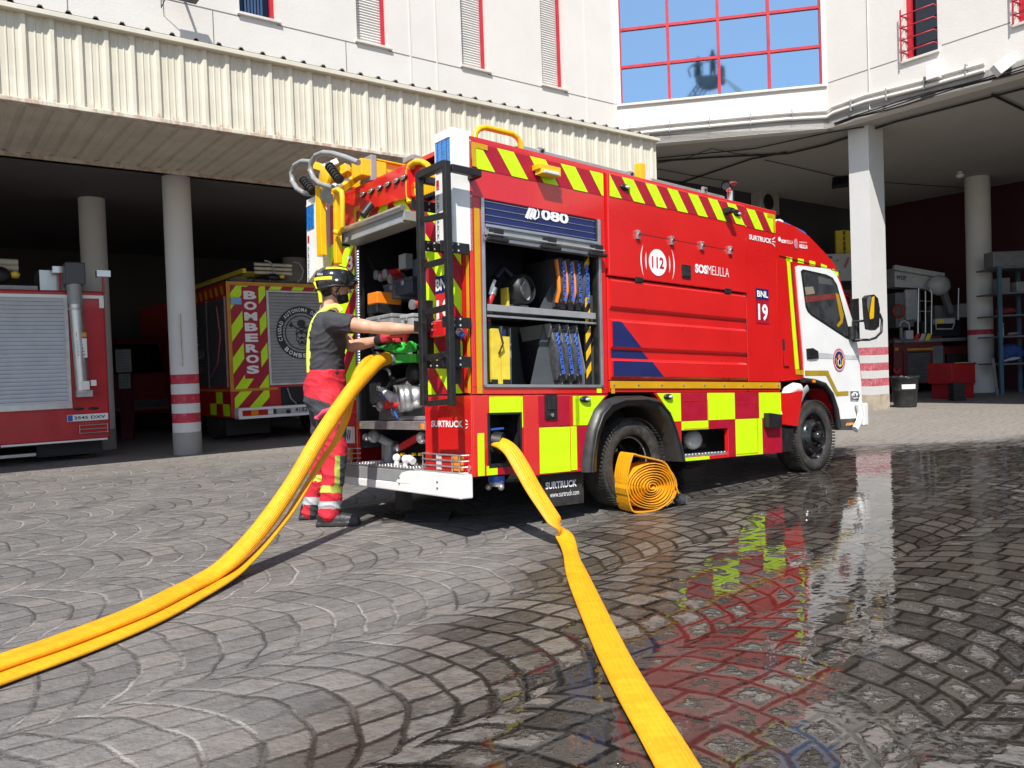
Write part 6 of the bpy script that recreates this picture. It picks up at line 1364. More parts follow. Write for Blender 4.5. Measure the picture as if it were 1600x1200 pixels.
for k in range(5): t.box(tuple(w4(1317, 393-k*8, 1.6)), tuple(w4(1322, 391-k*8, 1.6)+Vector((0, .05, 0))), YPL)
t.build('yellow_ladder', L4, world=True)
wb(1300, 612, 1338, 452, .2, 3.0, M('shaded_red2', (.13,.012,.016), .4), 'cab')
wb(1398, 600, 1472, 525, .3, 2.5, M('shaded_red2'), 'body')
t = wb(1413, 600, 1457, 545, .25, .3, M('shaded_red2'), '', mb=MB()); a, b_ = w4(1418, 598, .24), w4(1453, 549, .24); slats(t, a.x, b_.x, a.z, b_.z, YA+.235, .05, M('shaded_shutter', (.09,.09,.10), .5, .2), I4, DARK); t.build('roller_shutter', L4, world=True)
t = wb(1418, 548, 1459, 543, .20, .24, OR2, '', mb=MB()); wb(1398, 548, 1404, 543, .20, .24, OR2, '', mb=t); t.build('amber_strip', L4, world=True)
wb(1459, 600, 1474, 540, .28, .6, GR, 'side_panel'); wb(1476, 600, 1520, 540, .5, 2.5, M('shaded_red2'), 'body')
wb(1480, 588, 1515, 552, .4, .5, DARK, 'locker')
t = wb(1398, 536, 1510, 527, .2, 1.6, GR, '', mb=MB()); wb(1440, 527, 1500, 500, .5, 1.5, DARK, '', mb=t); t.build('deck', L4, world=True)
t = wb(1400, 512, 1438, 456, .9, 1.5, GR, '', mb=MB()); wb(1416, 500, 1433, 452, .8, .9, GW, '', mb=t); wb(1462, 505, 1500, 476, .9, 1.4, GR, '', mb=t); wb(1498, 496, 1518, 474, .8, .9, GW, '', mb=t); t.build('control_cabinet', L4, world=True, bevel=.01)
t = MB()
for pp in ([(1434, 530), (1435, 452), (1436, 450)], [(1446, 520), (1446, 455)], [(1455, 523), (1456, 458), (1452, 452), (1436, 450)], [(1497, 500), (1498, 450)]): wbar([(x, y, .3) for x, y in pp], .028 if len(pp) == 3 else .02, ALU, mb=t)
for y in (470, 486): wbar([(1435, y, .3), (1456, y+1, .3)], .014, ALU, mb=t)
t.build('hand_rail', L4, world=True)
t = wb(1462, 506, 1492, 497, .2, .35, GW, '', mb=MB()); wb(1464, 505, 1475, 499, .18, .2, YPL, '', mb=t); wbar([(1462, 505, .25), (1463, 514, .25), (1488, 514, .25), (1492, 503, .25)], .02, GW, mb=t); t.build('outrigger_tray', L4, world=True)
t = wb(1416, 530, 1427, 516, .1, .25, GW, '', mb=MB()); wbar([(1406, 510, .2), (1407, 504, .2), (1413, 501, .2), (1420, 505, .2), (1421, 515, .2)], .02, GW, mb=t); wbar([(1408, 512, .2), (1408, 528, .2), (1416, 535, .2)], .05, GR, mb=t); t.build('hose_reel_gear', L4, world=True)
t = MB(); t.tube([w4(1404+8*math.cos(a/8*PI*2), 486+9*math.sin(a/8*PI*2), .5) for a in range(8)], .05, M('reel_red', (.25,.03,.02), .5), 8, closed=True); t.tube([w4(1322+10*math.cos(a/8*PI*2), 470+9*math.sin(a/8*PI*2), .1) for a in range(8)], .05, M('reel_red'), 8, closed=True); t.build('hose_reel', L4, world=True)
t = MB()
for k in range(3):
    a = w4(1427+k*9, 532, .18); t.add([a, a+Vector((.12, 0, 0)), a+Vector((.20, 0, .18)), a+Vector((.08, 0, .18))], [(0,1,2,3)], (REDP, GW, YPL)[k])
t.build('marking', L4, world=True)
t = MB(); 
for x in (1406, 1490): p = w4(x, 600, .9); t.cyl((p.x, YA+.7, .45), (p.x, YA+1.1, .45), .45, TYRE, 28)
p = w4(1402, 570, .2); t.build('wheel', L4, world=True)
t = MB(); p = w4(1402, 585, .22)
for k in range(3): t.prism([p+Vector((-.1, 0, .1-k*.22)), p+Vector((0, 0, -.0-k*.22)), p+Vector((.1, 0, .1-k*.22)), p+Vector((.1, 0, .18-k*.22)), p+Vector((0, 0, .08-k*.22)), p+Vector((-.1, 0, .18-k*.22))], (0, .01, 0), (REDP, WLET, REDP)[k])
t.build('chevron_marking', L4, world=True)
# trash can
p = G(1424, 637); p = p+Vector((0, .25, 0)); tc = empty('waste_bin', p, 'black round waste bin with a white label beside the square column', 'bin')
t = MB(); BB = M('bin_black', (.028,.028,.030), .5, 0, .3, 8, .1, 40, dirt=(.08,.075,.07), dirtamt=.2); hh = W(1424, 589, p.y).z
t.lathe([(.0001, 0), (.205, 0), (.215, .03), (.235, hh*.55), (.243, hh*.56), (.245, hh*.60), (.255, hh-.03), (.275, hh-.025), (.275, hh), (.25, hh), (.20, .05), (.0001, .05)], (0,0,0), (0,0,1), BB, 40); t.build('tub', tc)
t = MB(); rg = []
for k in range(28): a = 2*PI*k/28; rg.append(Vector((math.cos(a)*(.272+.012*math.sin(k*3)), math.sin(a)*(.272+.012*math.cos(k*2)), hh+.004+.012*math.sin(k*2.3))))
t.tube(rg, .016, M('bin_liner', (.03,.03,.032), .2), 6, closed=True); t.tube([q*.92+Vector((0,0,.01)) for q in rg[::2]], .02, M('bin_liner'), 6, closed=True); t.build('bin_liner', tc)
t = MB(); vs = []
for k in range(7): a = rad(-128+k*10); vs += [Vector((math.cos(a)*.2575, math.sin(a)*.2575, hh*.62)), Vector((math.cos(a)*.2625, math.sin(a)*.2625, hh*.77))]
t.add(vs, [(2*i, 2*i+2, 2*i+3, 2*i+1) for i in range(6)], WLET); t.build('sticker', tc)
# red crates
p = G(1500, 622); q = G(1549, 613); Tc = Matrix.Translation(p) @ Matrix.Rotation(math.atan2(-.25, 1)-.0, 4, 'Z')
RC = M('crate_red', (.36,.012,.016), .5, 0, .12, 6, dirt=(.1,.02,.02), dirtamt=.3)
z1 = W(1500, 599, p.y).z; z2 = W(1500, 567, p.y).z
def crate(T, w_, d_, z0, z1, label):
    a = empty('plastic_crate', T @ Matrix.Translation((0, 0, z0)), label, 'crate', 'red crates by the thick column'); h = z1-z0; t = MB()
    for (x0, y0, x1, y1) in ((-w_, 0, 0, .02), (-w_, d_-.02, 0, d_), (-w_, .02, -w_+.02, d_-.02), (-.02, .02, 0, d_-.02)): t.box((x0, y0, 0), (x1, y1, h), RC)
    t.box((-w_+.02, .02, 0), (-.02, d_-.02, .02), RC); t.build('tub', a, bevel=.01)
    t = MB(); t.box((-w_-.02, -.02, h-.04), (.02, .0-.001, h), RC); t.box((.001, -.02, h-.04), (.02, d_, h), RC); t.box((-w_, -.02, .01), (0, -.001, .04), RC)
    t.build('rim', a, bevel=.005); return a
Tr = Matrix.Translation(W(1522, 619, p.y-.1)*1.0) ; Tr.translation.z = 0; Tr = Tr @ Matrix.Rotation(rad(18), 4, 'Z')
cA = crate(Tr, .62, .62, 0.0, z1, 'low red plastic crate, the lower one of the pair by the thick column'); Tr2 = Tr @ Matrix.Translation((.0, -.05, 0))
cB = crate(Tr2, .70, .70, z1+.006, z2, 'large red plastic crate, the upper one of the pair by the thick column')
t = MB(); a = Tr2 @ Vector((.022, .2, z1+.2))
for k in range(3): t.box((.021, .22+k*.03, .12), (.024, .24+k*.03, .26), YPL)
t.box((.021, .1, .14), (.024, .20, .24), FLUO); t.build('print', cB)
t = MB()
for k in range(7): t.box((-.35+k*.06, .05, z2-z1-.03), (-.31+k*.06, .3, z2-z1-.005+.02*math.sin(k*2)), (GW, YPL, REDP, BLACK)[k % 4])
tag(t.build('tool_heap', None, T=Tr2 @ Matrix.Translation((0,0,z1))), 'jumble of small tools sticking out of the upper red crate', 'tools')
p = G(1496, 626); h = W(1496, 597, p.y).z; t = MB()
for k in range(6): t.box((p.x-.14, p.y-.1, k*h/6+.004), (p.x+.14, p.y+.14, (k+1)*h/6-.015), RUBBER)
t.box((p.x-.11, p.y-.08, .0), (p.x+.11, p.y+.12, h-.02), BLACK); tag(t.build('rubber_block_stack', bevel=.008), 'stack of black ribbed rubber blocks on the floor in front of the red crates', 'blocks')
# shelving at the right edge
p = G(1564, 617); Y5 = p.y+.1; sx = empty('storage_shelf', (p.x, Y5, 0), 'blue framed storage shelf with boxes at the right edge of the shaded bay', 'shelf')
def q5(x, y, d=0.0): return W(x, y, Y5+d)
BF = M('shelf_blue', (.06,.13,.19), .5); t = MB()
for x, d in ((1561, 0), (1590, .9), (1640, 0)):
    a = q5(x, 417, d); b_ = q5(x, 600, d); t.box((a.x-.045, Y5+d-.03, 0), (a.x+.045, Y5+d+.03, a.z), BF)
t.bar(Vector((q5(1562,600).x-.12, Y5-.1, 0)), Vector((q5(1556, 560).x-.08, Y5-.02, q5(1556, 560).z)), .05, .04, GREYP); t.build('upright', sx, world=True)
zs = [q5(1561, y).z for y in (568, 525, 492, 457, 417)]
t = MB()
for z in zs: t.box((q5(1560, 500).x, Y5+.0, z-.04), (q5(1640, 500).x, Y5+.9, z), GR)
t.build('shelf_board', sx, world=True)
def onshelf(name, x0, x1, y0, zi, m, lab, cat, d=.1, kind='box'):
    a, b_ = q5(x0, 500, d), q5(x1, 500, d); z0 = zs[zi]+.002; z1 = q5(x0, y0, d).z; t = MB()
    if kind == 'box': t.box((a.x, Y5+d, z0), (b_.x, Y5+d+.4, z1), m)
    else:
        c = Vector(((a.x+b_.x)/2, Y5+d+.2, (z0+z1)/2)); t.ball(c, ((b_.x-a.x)/2, .2, (z1-z0)/2), m, 18, 10)
        for k in range(5): t.ball(c+Vector((math.sin(k*2.2)*(b_.x-a.x)*.3, -.12, math.cos(k*1.7)*(z1-z0)*.2)), ((b_.x-a.x)*.2, .1, (z1-z0)*.25), m, 12, 8)
    tag(t.build(name, bevel=.02 if kind == 'box' else 0), lab, cat)
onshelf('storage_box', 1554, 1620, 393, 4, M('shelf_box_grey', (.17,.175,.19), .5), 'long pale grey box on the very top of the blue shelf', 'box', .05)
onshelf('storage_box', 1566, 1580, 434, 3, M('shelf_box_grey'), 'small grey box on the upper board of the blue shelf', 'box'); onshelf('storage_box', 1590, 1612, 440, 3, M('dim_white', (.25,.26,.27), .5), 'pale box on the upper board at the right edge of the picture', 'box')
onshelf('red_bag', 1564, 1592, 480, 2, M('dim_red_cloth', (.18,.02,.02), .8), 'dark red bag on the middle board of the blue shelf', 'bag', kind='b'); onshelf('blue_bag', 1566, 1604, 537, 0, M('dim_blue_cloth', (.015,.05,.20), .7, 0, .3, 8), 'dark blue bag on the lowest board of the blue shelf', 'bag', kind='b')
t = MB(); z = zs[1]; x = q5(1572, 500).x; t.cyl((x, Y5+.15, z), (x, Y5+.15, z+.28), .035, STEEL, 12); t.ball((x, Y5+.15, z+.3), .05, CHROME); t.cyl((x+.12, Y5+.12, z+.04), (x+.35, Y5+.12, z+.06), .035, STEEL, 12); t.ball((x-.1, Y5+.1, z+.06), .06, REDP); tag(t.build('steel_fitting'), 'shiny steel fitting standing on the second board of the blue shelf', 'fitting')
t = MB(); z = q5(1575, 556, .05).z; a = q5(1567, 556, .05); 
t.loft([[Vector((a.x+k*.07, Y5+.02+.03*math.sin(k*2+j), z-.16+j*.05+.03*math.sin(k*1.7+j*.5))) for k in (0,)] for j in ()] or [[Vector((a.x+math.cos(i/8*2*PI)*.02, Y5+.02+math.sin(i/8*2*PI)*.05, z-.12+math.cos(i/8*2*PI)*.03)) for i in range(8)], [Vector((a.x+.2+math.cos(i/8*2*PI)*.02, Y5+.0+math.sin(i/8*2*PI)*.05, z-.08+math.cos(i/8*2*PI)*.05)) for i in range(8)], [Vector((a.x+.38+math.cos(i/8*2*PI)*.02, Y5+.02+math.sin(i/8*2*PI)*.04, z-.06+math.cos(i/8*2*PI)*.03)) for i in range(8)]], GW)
tag(t.build('white_cloth'), 'white cloth draped over the blue bag on the shelf', 'cloth')

# ============================================================ FIREFIGHTER
def pix(p):
    d = p-CAM; k = d.dot(fv); return 800+FPX*d.dot(rv)/k, 600-FPX*d.dot(uv)/k
def cap(mb, a, b_, ra, rb, m):          # tapered capsule
    a = Vector(a); b_ = Vector(b_); mb.ball(a, ra, m, 16, 10); mb.ball(b_, rb, m, 16, 10); mb.lathe([(ra, 0), (rb, (b_-a).length)], a, b_-a, m, 16)
    mb.lathe([(.0001, 0), (ra, 0)], a, b_-a, m, 16); return mb.lathe([(rb, (b_-a).length), (.0001, (b_-a).length)], a, b_-a, m, 16)
def remeshed(mb, name, voxel, smooth, parent, mats, classify, wrinkle=None):
    me = mb.mesh('tmp'); o = bpy.data.objects.new('tmp', me); sc.collection.objects.link(o)
    r = o.modifiers.new('r', 'REMESH'); r.mode = 'VOXEL'; r.voxel_size = voxel; r.use_smooth_shade = True
    s_ = o.modifiers.new('s', 'SMOOTH'); s_.iterations = smooth; s_.factor = .6
    dg = bpy.context.evaluated_depsgraph_get(); m2 = bpy.data.meshes.new_from_object(o.evaluated_get(dg)); m2.name = name
    bpy.data.objects.remove(o); m2.materials.clear()
    for q in mats: m2.materials.append(q)
    if wrinkle:
        ns = [v.normal.copy() for v in m2.vertices]
        for v, n_ in zip(m2.vertices, ns): v.co += n_*wrinkle(v.co)
    inv = root_of(parent).matrix_world.inverted()
    idx = [classify(p.center) for p in m2.polygons]
    m2.polygons.foreach_set('material_index', idx); m2.polygons.foreach_set('use_smooth', [True]*len(m2.polygons)); m2.transform(inv); m2.update()
    ob = bpy.data.objects.new(name, m2); sc.collection.objects.link(ob); ob.parent = parent; return ob
SKIN, kb = mat('skin'); o = coords(); V.nt.links.new(mix(sstep(noise(o, 12, 4), .35, .65), (.50, .265, .17), (.60, .34, .23)), kb.inputs['Base Color']); kb.inputs['Roughness'].default_value = .5; kb.inputs['Subsurface Weight'].default_value = .05
TSH = M('dark_tshirt', (.040, .040, .048), .85, 0, .12, 14, .25, 60); TRR = M('red_trousers', (.60, .018, .035), .8, 0, .1, 16, .3, 70); TRG = M('grey_trousers', (.045, .05, .058), .85, 0, .12, 20, .3, 70)
LIME = M('lime_tape', (.62, .72, .10), .6, 0, .06); SILV = M('silver_tape', (.55, .56, .58), .45, .2, .06); LIME_SH = M('lime_tape_shaded', (.35, .42, .06), .6); BOOT = M('boot_black', (.022, .022, .023), .5, 0, .3, 30, .2, 60); HAIR = M('dark_hair', (.02, .013, .01), .8, 0, .3, 60, .4, 120)  # the olive tape is the lime one with shade in its colour
HELM = M('helmet_black', (.014, .014, .016), .15, 0, .1, 8, coat=.8); GLV = M('glove_red', (.50, .03, .05), .7, 0, .15, 30)
foot = G(510, 822); man = empty('person', foot, 'person in black helmet, dark shirt, red trousers and lime braces reaching into the engine', 'person')
n_head = W(523, 446, 5.92)
b = MB()      # one continuous body
J = dict(pel=(510, 612, 5.94), wai=(511, 577, 5.94), che=(513, 520, 5.93), nec=(514, 484, 5.93), nsh=(524, 503, 5.77), nel=(592, 513, 5.64), nwr=(645, 514, 5.54), fsh=(518, 503, 6.09), fel=(549, 541, 6.0), fwr=(596, 531, 5.88),
         nhi=(513, 625, 5.84), nkn=(524, 712, 5.81), nan=(514, 805, 5.82), fhi=(507, 625, 6.03), fkn=(507, 716, 6.06), fan=(486, 800, 6.13))
J = {k: W(*v) for k, v in J.items()}
def ring(c, a, b_, n=24, f=Vector((1, .12, 0)).normalized(), tilt=0.0):
    s_ = Vector((-f.y, f.x, 0)); return [c+f*math.cos(2*PI*k/n)*a+s_*math.sin(2*PI*k/n)*b_+Vector((0,0,math.cos(2*PI*k/n)*tilt)) for k in range(n)]
cap(b, J['che'], J['wai'], .115, .105, SKIN); cap(b, J['wai'], J['pel'], .11, .12, SKIN); cap(b, J['nsh'], J['fsh'], .065, .065, SKIN)
cap(b, J['nec'], W(521, 462, 5.93), .060, .058, SKIN); cap(b, J['nec'], J['che'], .07, .10, SKIN)
for s_ in ('n', 'f'):
    e = J[s_+'el']; sh_ = J[s_+'sh']; wr = J[s_+'wr']
    cap(b, sh_, e, .056, .043, SKIN); cap(b, sh_.lerp(e, .35), sh_.lerp(e, .7), .054, .050, SKIN); cap(b, e, e.lerp(wr, .35), .043, .046, SKIN); cap(b, e.lerp(wr, .35), wr, .045, .030, SKIN)
    cap(b, J[s_+'hi'], J[s_+'kn'], .085, .060, SKIN); cap(b, J[s_+'kn'], J[s_+'kn'].lerp(J[s_+'an'], .3), .058, .060, SKIN); cap(b, J[s_+'kn'].lerp(J[s_+'an'], .3), J[s_+'an'], .058, .040, SKIN); cap(b, J[s_+'an'], J[s_+'an']+Vector((.13, .0, -.05)), .04, .035, SKIN)
def hand(mb, wr, d, up_, m, curl, sp=1.0, scale=1.0):
    d = d.normalized(); side_ = d.cross(up_).normalized(); up_ = side_.cross(d)
    cap(mb, wr, wr+d*.05*scale, .028, .034, m); 
    for k in (-1.2, -.4, .4, 1.2): cap(mb, wr+d*.04*scale+side_*k*.020, wr+d*.09*scale+side_*k*.022, .017, .014, m)
    for i, k in enumerate((-1.5, -.5, .5, 1.5)):
        L = (.030, .034, .032, .026)[i]; p = wr+d*.095*scale+side_*k*.0205*sp; a = 0.15*curl; pts = [p]
        for j in range(3): a += .55*curl; p = p+(d*math.cos(a)-up_*math.sin(a))*L*(1, .75, .6)[j]; pts.append(p)
        for j in range(3): cap(mb, pts[j], pts[j+1], .0105-.001*j, .0095-.001*j, m)
    t0 = wr+d*.03+side_*-.032; t1 = t0+(d*.6-side_*.6-up_*.4).normalized()*.042; t2 = t1+(d*.9-up_*.6+side_*.2).normalized()*.032
    cap(mb, t0, t1, .014, .012, m); cap(mb, t1, t2, .012, .010, m)
dN = (J['nwr']-J['nel']).normalized(); hand(b, J['nwr'], dN, Vector((0, 0, 1)), SKIN, 1.0)
dF = (J['fwr']-J['fel']).normalized()*1.0+Vector((0, 0, .1)); hand(b, J['fwr'], dF, Vector((0, .2, 1)), SKIN, .8)
# head with face, looking to the right into the locker
hf = Vector((.97, .22, -.06)).normalized(); hs = Vector((-hf.y, hf.x, 0)).normalized(); hu = hf.cross(hs)*1.0; hc = W(524, 449, 5.93)
def hp(x, y, z): return hc+hf*x+hs*y+hu*z
HR = Matrix((hf, hs, hu)).transposed()
b.ball(hp(-.005, 0, .015), (.098, .077, .105), SKIN, 22, 14, HR); b.ball(hp(.030, 0, -.055), (.062, .058, .062), SKIN, 18, 12, HR); b.ball(hp(.062, 0, -.088), (.030, .028, .024), SKIN, 14, 9, HR)
cap(b, hp(.090, 0, .005), hp(.108, 0, -.028), .010, .014, SKIN); cap(b, hp(.086, .02, .022), hp(.086, -.02, .022), .015, .015, SKIN); cap(b, hp(.082, .014, -.055), hp(.082, -.014, -.055), .012, .012, SKIN)
for s_ in (-1, 1): b.ball(hp(-.005, s_*.078, -.010), (.024, .010, .032), SKIN, 12, 8, HR)
def cl_body(c):
    return 0
body = remeshed(b, 'body', .0065, 4, man, [SKIN], lambda c: 0)
t = MB()
for s_ in (-1, 1): t.ball(hp(.079, s_*.030, .005), (.011, .013, .010), WLET, 12, 8, HR); t.ball(hp(.088, s_*.031, .005), .0055, BLACK, 10, 7)
t.build('eyes', body, world=True)
t = MB(); t.ball(hp(.040, 0, -.072), (.058, .058, .050), HAIR, 20, 12, HR); t.ball(hp(.078, 0, -.092), (.024, .026, .020), HAIR, 14, 9, HR); cap(t, hp(.086, .018, -.044), hp(.086, -.018, -.044), .009, .009, HAIR); t.ball(hp(-.045, 0, -.02), (.062, .074, .062), HAIR, 20, 12, HR); t.build('hair_and_beard', body, world=True)
# shirt
def R_(px, py, Y, a, b_, f=Vector((1, .12, 0)).normalized(), tilt=0): return ring(W(px, py, Y), a, b_, 28, f, tilt)
t = MB(); t.loft([R_(513, 484, 5.93, .062, .072), R_(512, 489, 5.93, .085, .13, tilt=-.01), R_(512, 497, 5.93, .112, .185), R_(512, 508, 5.93, .128, .205), R_(511, 525, 5.93, .138, .20), R_(511, 548, 5.94, .134, .185), R_(510, 565, 5.94, .13, .18), R_(510, 586, 5.94, .132, .182)], TSH)
for s_ in ('n', 'f'):
    sh_ = J[s_+'sh']; e = J[s_+'el']; cap(t, sh_+Vector((-.02, 0, .0)), sh_.lerp(e, .20), .078, .076, TSH); a = sh_.lerp(e, .15); q = sh_.lerp(e, .44 if s_ == 'n' else .6); t.lathe([(.078, 0), (.072, (q-a).length), (.0001, (q-a).length)], a, q-a, TSH, 20)
def wr_sh(c):
    x, y = pix(c); k = 1-abs(mnoise.noise(Vector((x*.035+3, y*.085+x*.02, c.y*3)))*2.6); return .008*max(0, k)**2*(1 if y > 505 else .4)+.004*mnoise.noise(c*14)-.003
shirt = remeshed(t, 'shirt', .0085, 3, man, [TSH, M('seam_pink', (.35, .03, .12), .7)], lambda c: 1 if abs(pix(c)[1]-(481+(pix(c)[0]-527)*.48)) < .8 and 529 < pix(c)[0] < 556 and c.y < 5.85 else 0, wr_sh)
t = MB()
def onshirt(x, y): return W(x, y, 5.74 if x > 500 else 5.76)
a = W(488, 507, 5.79); text(t, 'BOMBEROS', a, Vector((.055, -.045, 0)), Vector((.01, .0, .022)), WLET, .02); a = W(490, 514, 5.78); text(t, 'MELILLA', a, Vector((.030, -.028, 0)), Vector((.01, .0, .018)), WLET, .02); t.build('lettering', shirt, world=True)
# trousers
t = MB(); t.loft([R_(510, 577, 5.94, .137, .188), R_(509, 590, 5.94, .148, .195), R_(509, 605, 5.94, .158, .198), R_(509, 625, 5.94, .160, .200), R_(510, 640, 5.94, .13, .18)], TRR)
for s_ in ('n', 'f'):
    h_, k_, a_ = J[s_+'hi'], J[s_+'kn'], J[s_+'an']
    cap(t, h_, k_, .122, .088, TRR); cap(t, k_, k_.lerp(a_, .5), .088, .082, TRR); cap(t, k_.lerp(a_, .4), a_+Vector((.0, 0, .01)), .084, .078, TRR)
def cl_tr(c):
    x, y = pix(c); near = c.y < 5.95 or y < 650
    if y < 618+(x-474)*.30: return 0
    if y < 690 and x < 517-(y-620)*.10: return 1
    if 663 < y < 684 and x > 527: return 1
    if c.y > 5.955:
        return 3 if 777 < y < 789 else (1 if y > 789 and x > 484 else (2 if 742 < y < 752 else 0))
    if 712 < y < 760 and x > 531: return 1
    if 712 < y < 760 and x > 523: return 4
    if 759 <= y < 770: return 2 if x < 517 else 4  # lime band, its shaded right part painted olive
    if 783 <= y < 795: return 3
    return 0
def wr_tr(c):
    x, y = pix(c); k = 1-abs(mnoise.noise(Vector((x*.03+9, y*.075-x*.03, c.y*3)))*2.6); return (.009 if y > 690 else .007)*max(0, k)**2+.005*mnoise.noise(c*13)-.003
tr = remeshed(t, 'trousers', .0085, 3, man, [TRR, TRG, LIME, SILV, LIME_SH], cl_tr, wr_tr)
t = MB(); a = W(498, 652, 5.73); b_ = W(518, 640, 5.68); t.tube([a, a.lerp(b_, .5)+Vector((0, -.01, .01)), b_], [.02, .032, .028], M('glove_pink', (.60, .06, .12), .7), 12, ell=.7); t.ball(W(497, 653, 5.73), (.03, .02, .018), M('glove_pink')); t.build('pocket_glove', tr, world=True)
# braces
t = MB(); P = [W(*q) for q in ((534, 486, 5.82), (527, 478.5, 5.83), (516, 480, 5.83), (505, 486, 5.82), (496, 494, 5.81), (489, 505, 5.81), (485, 520, 5.82), (483, 540, 5.83), (482.5, 560, 5.83), (483, 582, 5.84))]
t.tube(smooth_path(P, 4), .019, LIME, 8, ell=.35, up=(0.0, 1, 0)); t.build('braces', shirt, world=True)
# boots
for s_ in ('n', 'f'):
    a = J[s_+'an']; g0 = Vector((a.x, a.y, 0)); f = Vector((.98, -.05 if s_ == 'n' else .1, 0)).normalized(); t = MB()
    cap(t, a+Vector((-.01, 0, .03)), g0+Vector((-.02, 0, .07)), .068, .062, BOOT); cap(t, g0+f*-.04+Vector((0,0,.05)), g0+f*.13+Vector((0,0,.045)), .048, .048, BOOT); cap(t, g0+f*.10+Vector((0,0,.05)), g0+f*.19+Vector((0,0,.042)), .048, .040, BOOT)
    t.box((-.09, -.052, .002), (.225, .052, .03), BOOT, Matrix.Translation(g0) @ Matrix.Rotation(math.atan2(f.y, f.x), 4, 'Z'))
    remeshed(t, 'boot', .008, 2, man, [BOOT, RUBBER], lambda c: 1 if c.z < .028 else 0)
# gloves (far hand)
t = MB(); w_ = J['fwr']; cap(t, w_-dF.normalized()*.02, w_+dF.normalized()*.01, .040, .042, GLV); hand(t, w_, dF, Vector((0, .2, 1)), GLV, .8); cap(t, w_, w_+dF.normalized()*.05, .036, .040, GLV)
for k in (-1.5, -.5, .5, 1.5): pass
glove = remeshed(t, 'glove', .006, 1, man, [GLV, BLACK], lambda c: 1 if (c-w_).dot(dF.normalized()) < .022 or c.z < w_.z-.022 else 0, lambda c: .004)
t = MB(); a, b_ = W(612, 524, 5.68), W(634, 522, 5.62); t.cyl(a, b_, .022, REDP, 14); t.ball(b_, .028, REDP); t.cyl(b_, W(632, 535, 5.62), .018, REDP, 12); tag(t.build('red_valve_handle'), 'bright red valve handle gripped by the gloved hand of the firefighter', 'valve handle')
# helmet
hm = MB(); HC = hp(-.005, 0, .048)
def hz_(u, v_, k=1.0):      # u azimuth from forward, v_ elevation
    return HC+(hf*math.cos(u)*math.cos(v_)*.150+hs*math.sin(u)*math.cos(v_)*.122+hu*math.sin(v_)*.118)*k
N = 40; rings = []
for j in range(13):
    v_ = rad(-22)+(rad(90)-rad(-22))*j/12; rings.append([hz_(2*PI*i/N, v_ if j < 12 else rad(89.9)) + (hu*-.035*max(0, -math.cos(2*PI*i/N))*(1-j/4) if j < 4 else Vector()) for i in range(N)])
hm.loft(rings, HELM, cap=False); inn_ = [[HC+(p-HC)*.93 for p in r_] for r_ in rings[:6]]; hm.loft([rings[0]]+inn_, BLACK, cap=False)
hm.tube([q for q in rings[0]], .008, BLACK, 8, closed=True)
helmet = hm.build('helmet', man, world=True)
t = MB()
for vv in (math.radians(38),):
    for s_ in (-1,):
        P = [hz_(s_*rad(a), rad(42-abs(a-80)*.10), 1.015) for a in range(38, 128, 8)]; Q = [hz_(s_*rad(a), rad(53-abs(a-80)*.10), 1.015) for a in range(38, 128, 8)]
        for i in range(len(P)-1): t.add([P[i], P[i+1], Q[i+1], Q[i]], [(0,1,2,3)], YSTR if 0 else M('helmet_yellow', (.75, .70, .02), .4))
        P = [hz_(s_*rad(a), rad(-2-(a-100)*.06), 1.015) for a in range(98, 172, 8)]; Q = [hz_(s_*rad(a), rad(9-(a-100)*.06), 1.015) for a in range(98, 172, 8)]
        for i in range(len(P)-1): t.add([P[i], P[i+1], Q[i+1], Q[i]], [(0,1,2,3)], M('helmet_yellow'))
for s_ in (1,):
    P = [hz_(s_*rad(a), rad(42), 1.015) for a in range(38, 128, 8)]; Q = [hz_(s_*rad(a), rad(53), 1.015) for a in range(38, 128, 8)]
    for i in range(len(P)-1): t.add([P[i], P[i+1], Q[i+1], Q[i]], [(0,1,2,3)], M('helmet_yellow'))
t.build('reflective_stripe', helmet, world=True)
t = MB(); text(t, '727', hz_(-rad(30), rad(8), 1.36), hf*.035-hs*.03, hu*.022, WLET, .02) if 0 else None
a = hz_(-rad(150), rad(14), 1.02); b_ = hz_(-rad(125), rad(12), 1.02); text(t, 'GALA', a, b_-a, hu*.016, WLET, .02)
t.ball(hz_(-rad(85), rad(-4), 1.0), (.012, .006, .009), WLET, 10, 6, HR); t.build('lettering', helmet, world=True)
t = MB(); 
for u in range(-10, 11, 1): pass
P1_ = [hz_(rad(a), rad(20), 1.06) for a in range(-55, 56, 10)]; P2_ = [hz_(rad(a), rad(-4), 1.16) for a in range(-55, 56, 10)]; P3_ = [hz_(rad(a), rad(-20), 1.10) for a in range(-55, 56, 10)]
for A_, B_ in ((P1_, P2_), (P2_, P3_)):
    for i in range(len(A_)-1): t.add([A_[i], A_[i+1], B_[i+1], B_[i]], [(0,1,2,3)], HELM, True)
text(t, '727', hz_(-rad(38), rad(1), 1.19), (hz_(-rad(22), rad(1), 1.19)-hz_(-rad(38), rad(1), 1.19)), hu*.02, WLET, .02)
t.build('visor', helmet, world=True)
t = MB(); t.tube([hz_(-rad(110), rad(-18), .97), hp(-.03, -.085, -.05), hp(.03, -.07, -.095), hp(.06, 0, -.115), hp(.03, .07, -.095), hz_(rad(110), rad(-18), .97)], .008, BLACK, 6, ell=.5); t.tube([hz_(-rad(70), rad(-18), .97), hp(.01, -.083, -.04), hp(.02, -.075, -.08)], .008, BLACK, 6, ell=.5)
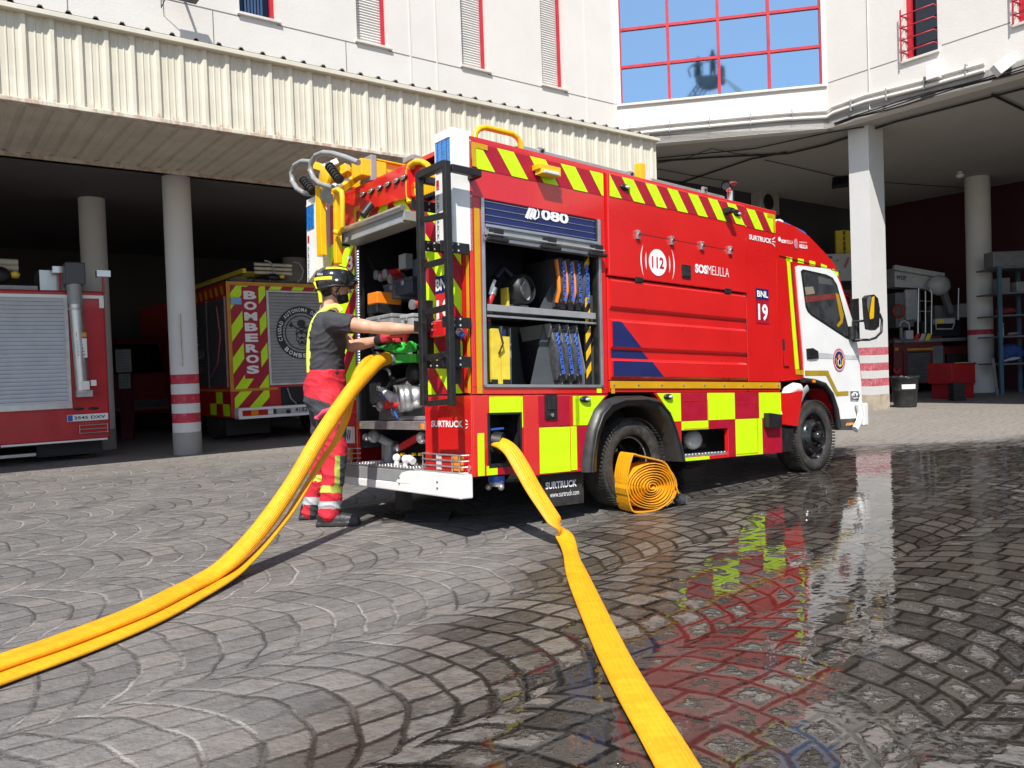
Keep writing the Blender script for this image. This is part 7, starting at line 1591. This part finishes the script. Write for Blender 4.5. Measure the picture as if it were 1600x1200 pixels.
t.ball(hp(.02, -.082, -.06), .014, BLACK); t.tube([hz_(-rad(165), rad(-10), 1.0), hp(-.11, -.05, -.05), hp(-.10, -.05, -.12)], .014, M('helmet_yellow'), 8); t.tube([hz_(-rad(172), rad(-18), .95), hz_(-rad(140), rad(-30), .95)-hu*.01, hz_(-rad(110), rad(-28), .95)], .02, BLACK, 8); t.build('chin_strap', helmet, world=True)

# ============================================================ aerial basket behind the viewer, seen as a reflection in the big window
wc = TC @ Vector((0, .10, 0)); RM = lambda p: p-N3*(2*(p-wc).dot(N3))       # mirror across the glass
DV = 56.0
def vr(x, y, d=0.0): return RM(W(x, y, DV+d))
bk = empty('aerial_basket', (vr(1100, 110).x, vr(1100, 110).y, 0), 'grey ladder basket carrying two people, reflected in the large red framed window', 'ladder basket')
BG = M('basket_grey', (.30, .33, .36), .6)
t = MB(); lo = [vr(x, y) for x, y in ((1086, 118), (1122, 116), (1118, 130), (1104, 134), (1090, 130))]; hi = [p+Vector((0, -1.0, 0)) for p in lo]
t.prism(lo, (0, -1.1, 0), BG)
t.build('basket', bk, world=True)
t = MB()
for d in (0, 1.0):
    t.tube([vr(1084, 100, d), vr(1105, 96, d), vr(1124, 97, d)], .05, BG, 6); t.tube([vr(1084, 100, d), vr(1076, 108, d), vr(1080, 120, d)], .06, BG, 6)
    for x in (1086, 1098, 1110, 1122): t.tube([vr(x, 98, d), vr(x, 120, d)], .04, BG, 6)
t.prism([vr(x, y) for x, y in ((1122, 100), (1131, 103), (1131, 128), (1123, 130))], (0, -.5, 0), BG); t.build('hand_rail', bk, world=True)
t = MB(); A0, B0 = vr(1096, 132), vr(1096-460, 132+640); A0_ = A0; D0 = (B0-A0).normalized(); Lg = min(32.0, (A0.z-2.2)/max(.05, -D0.z)); up_ = D0.cross(Vector((0, 1, 0))).normalized()
for oy in (0, .7):
    for s_ in (0, .55): t.bar(A0+Vector((0, oy, 0))+up_*s_, A0+D0*Lg+Vector((0, oy, 0))+up_*s_, .10, .10, BG)
    n_ = int(Lg/.6)
    for i in range(n_): p = A0+D0*(i*.6)+Vector((0, oy, 0)); t.bar(p+up_*(0 if i % 2 else .55), p+D0*.6+up_*(.55 if i % 2 else 0), .05, .05, BG)
for i in range(int(Lg/.35)): p = A0+D0*(i*.35); t.bar(p, p+Vector((0, .7, 0)), .04, .04, BG)
t.build('ladder', bk, world=True)
t = MB(); q = A0+D0*Lg; t.box((q.x-3.5, q.y-1.2, 1.0), (q.x+3.5, q.y+1.3, 2.2), REDD); t.box((q.x-.8, q.y-.9, 2.2), (q.x+.8, q.y+1.2, q.z+.3), GREYP)
for x in (-2.5, 0.2, 2.2):
    for y in (-1.2, 1.1): t.cyl((q.x+x, q.y+y, .5), (q.x+x, q.y+y+.3, .5), .5, TYRE, 24)
t.build('truck_base', bk, world=True)
for x, y, lab in ((1091, 92, 'person in dark clothes standing at the left of the reflected ladder basket'), (1113, 82, 'person in dark clothes and helmet aiming the jet in the reflected ladder basket')):
    t = MB(); h_ = vr(x, y, .4); f_ = Vector((h_.x, h_.y, h_.z-1.65)); DK = M('dark_cloth', (.12, .13, .15), .8)
    cap(t, h_+Vector((0,0,-.30)), h_+Vector((0,0,-.75)), .20, .17, DK); cap(t, h_+Vector((0,0,-.15)), h_+Vector((0,0,-.05)), .07, .07, DK); t.ball(h_, (.13, .15, .15), DK)
    for s_ in (-1, 1): cap(t, h_+Vector((s_*.1, 0, -.8)), f_+Vector((s_*.12, 0, .08)), .11, .07, DK); cap(t, h_+Vector((s_*.2, 0, -.3)), h_+Vector((s_*.26, .25, -.55)), .065, .05, DK); cap(t, h_+Vector((s_*.26, .25, -.55)), h_+Vector((s_*.12, .45, -.6)), .05, .04, DK)
    e_ = empty('person', f_, lab, 'person'); remeshed(t, 'body', .03, 2, e_, [DK], lambda c: 0)
t = MB(); P = [vr(1126, 120), vr(1136, 126), vr(1148, 136), vr(1158, 147), vr(1166, 158)]; m, b2 = mat('water_jet'); b2.inputs['Base Color'].default_value = (.9, .93, .95, 1); b2.inputs['Alpha'].default_value = .5; b2.inputs['Roughness'].default_value = .6
t.tube(P, [.04, .10, .16, .22, .3], m, 10); tag(t.build('water_jet'), 'white jet of water leaving the reflected ladder basket', 'water jet')
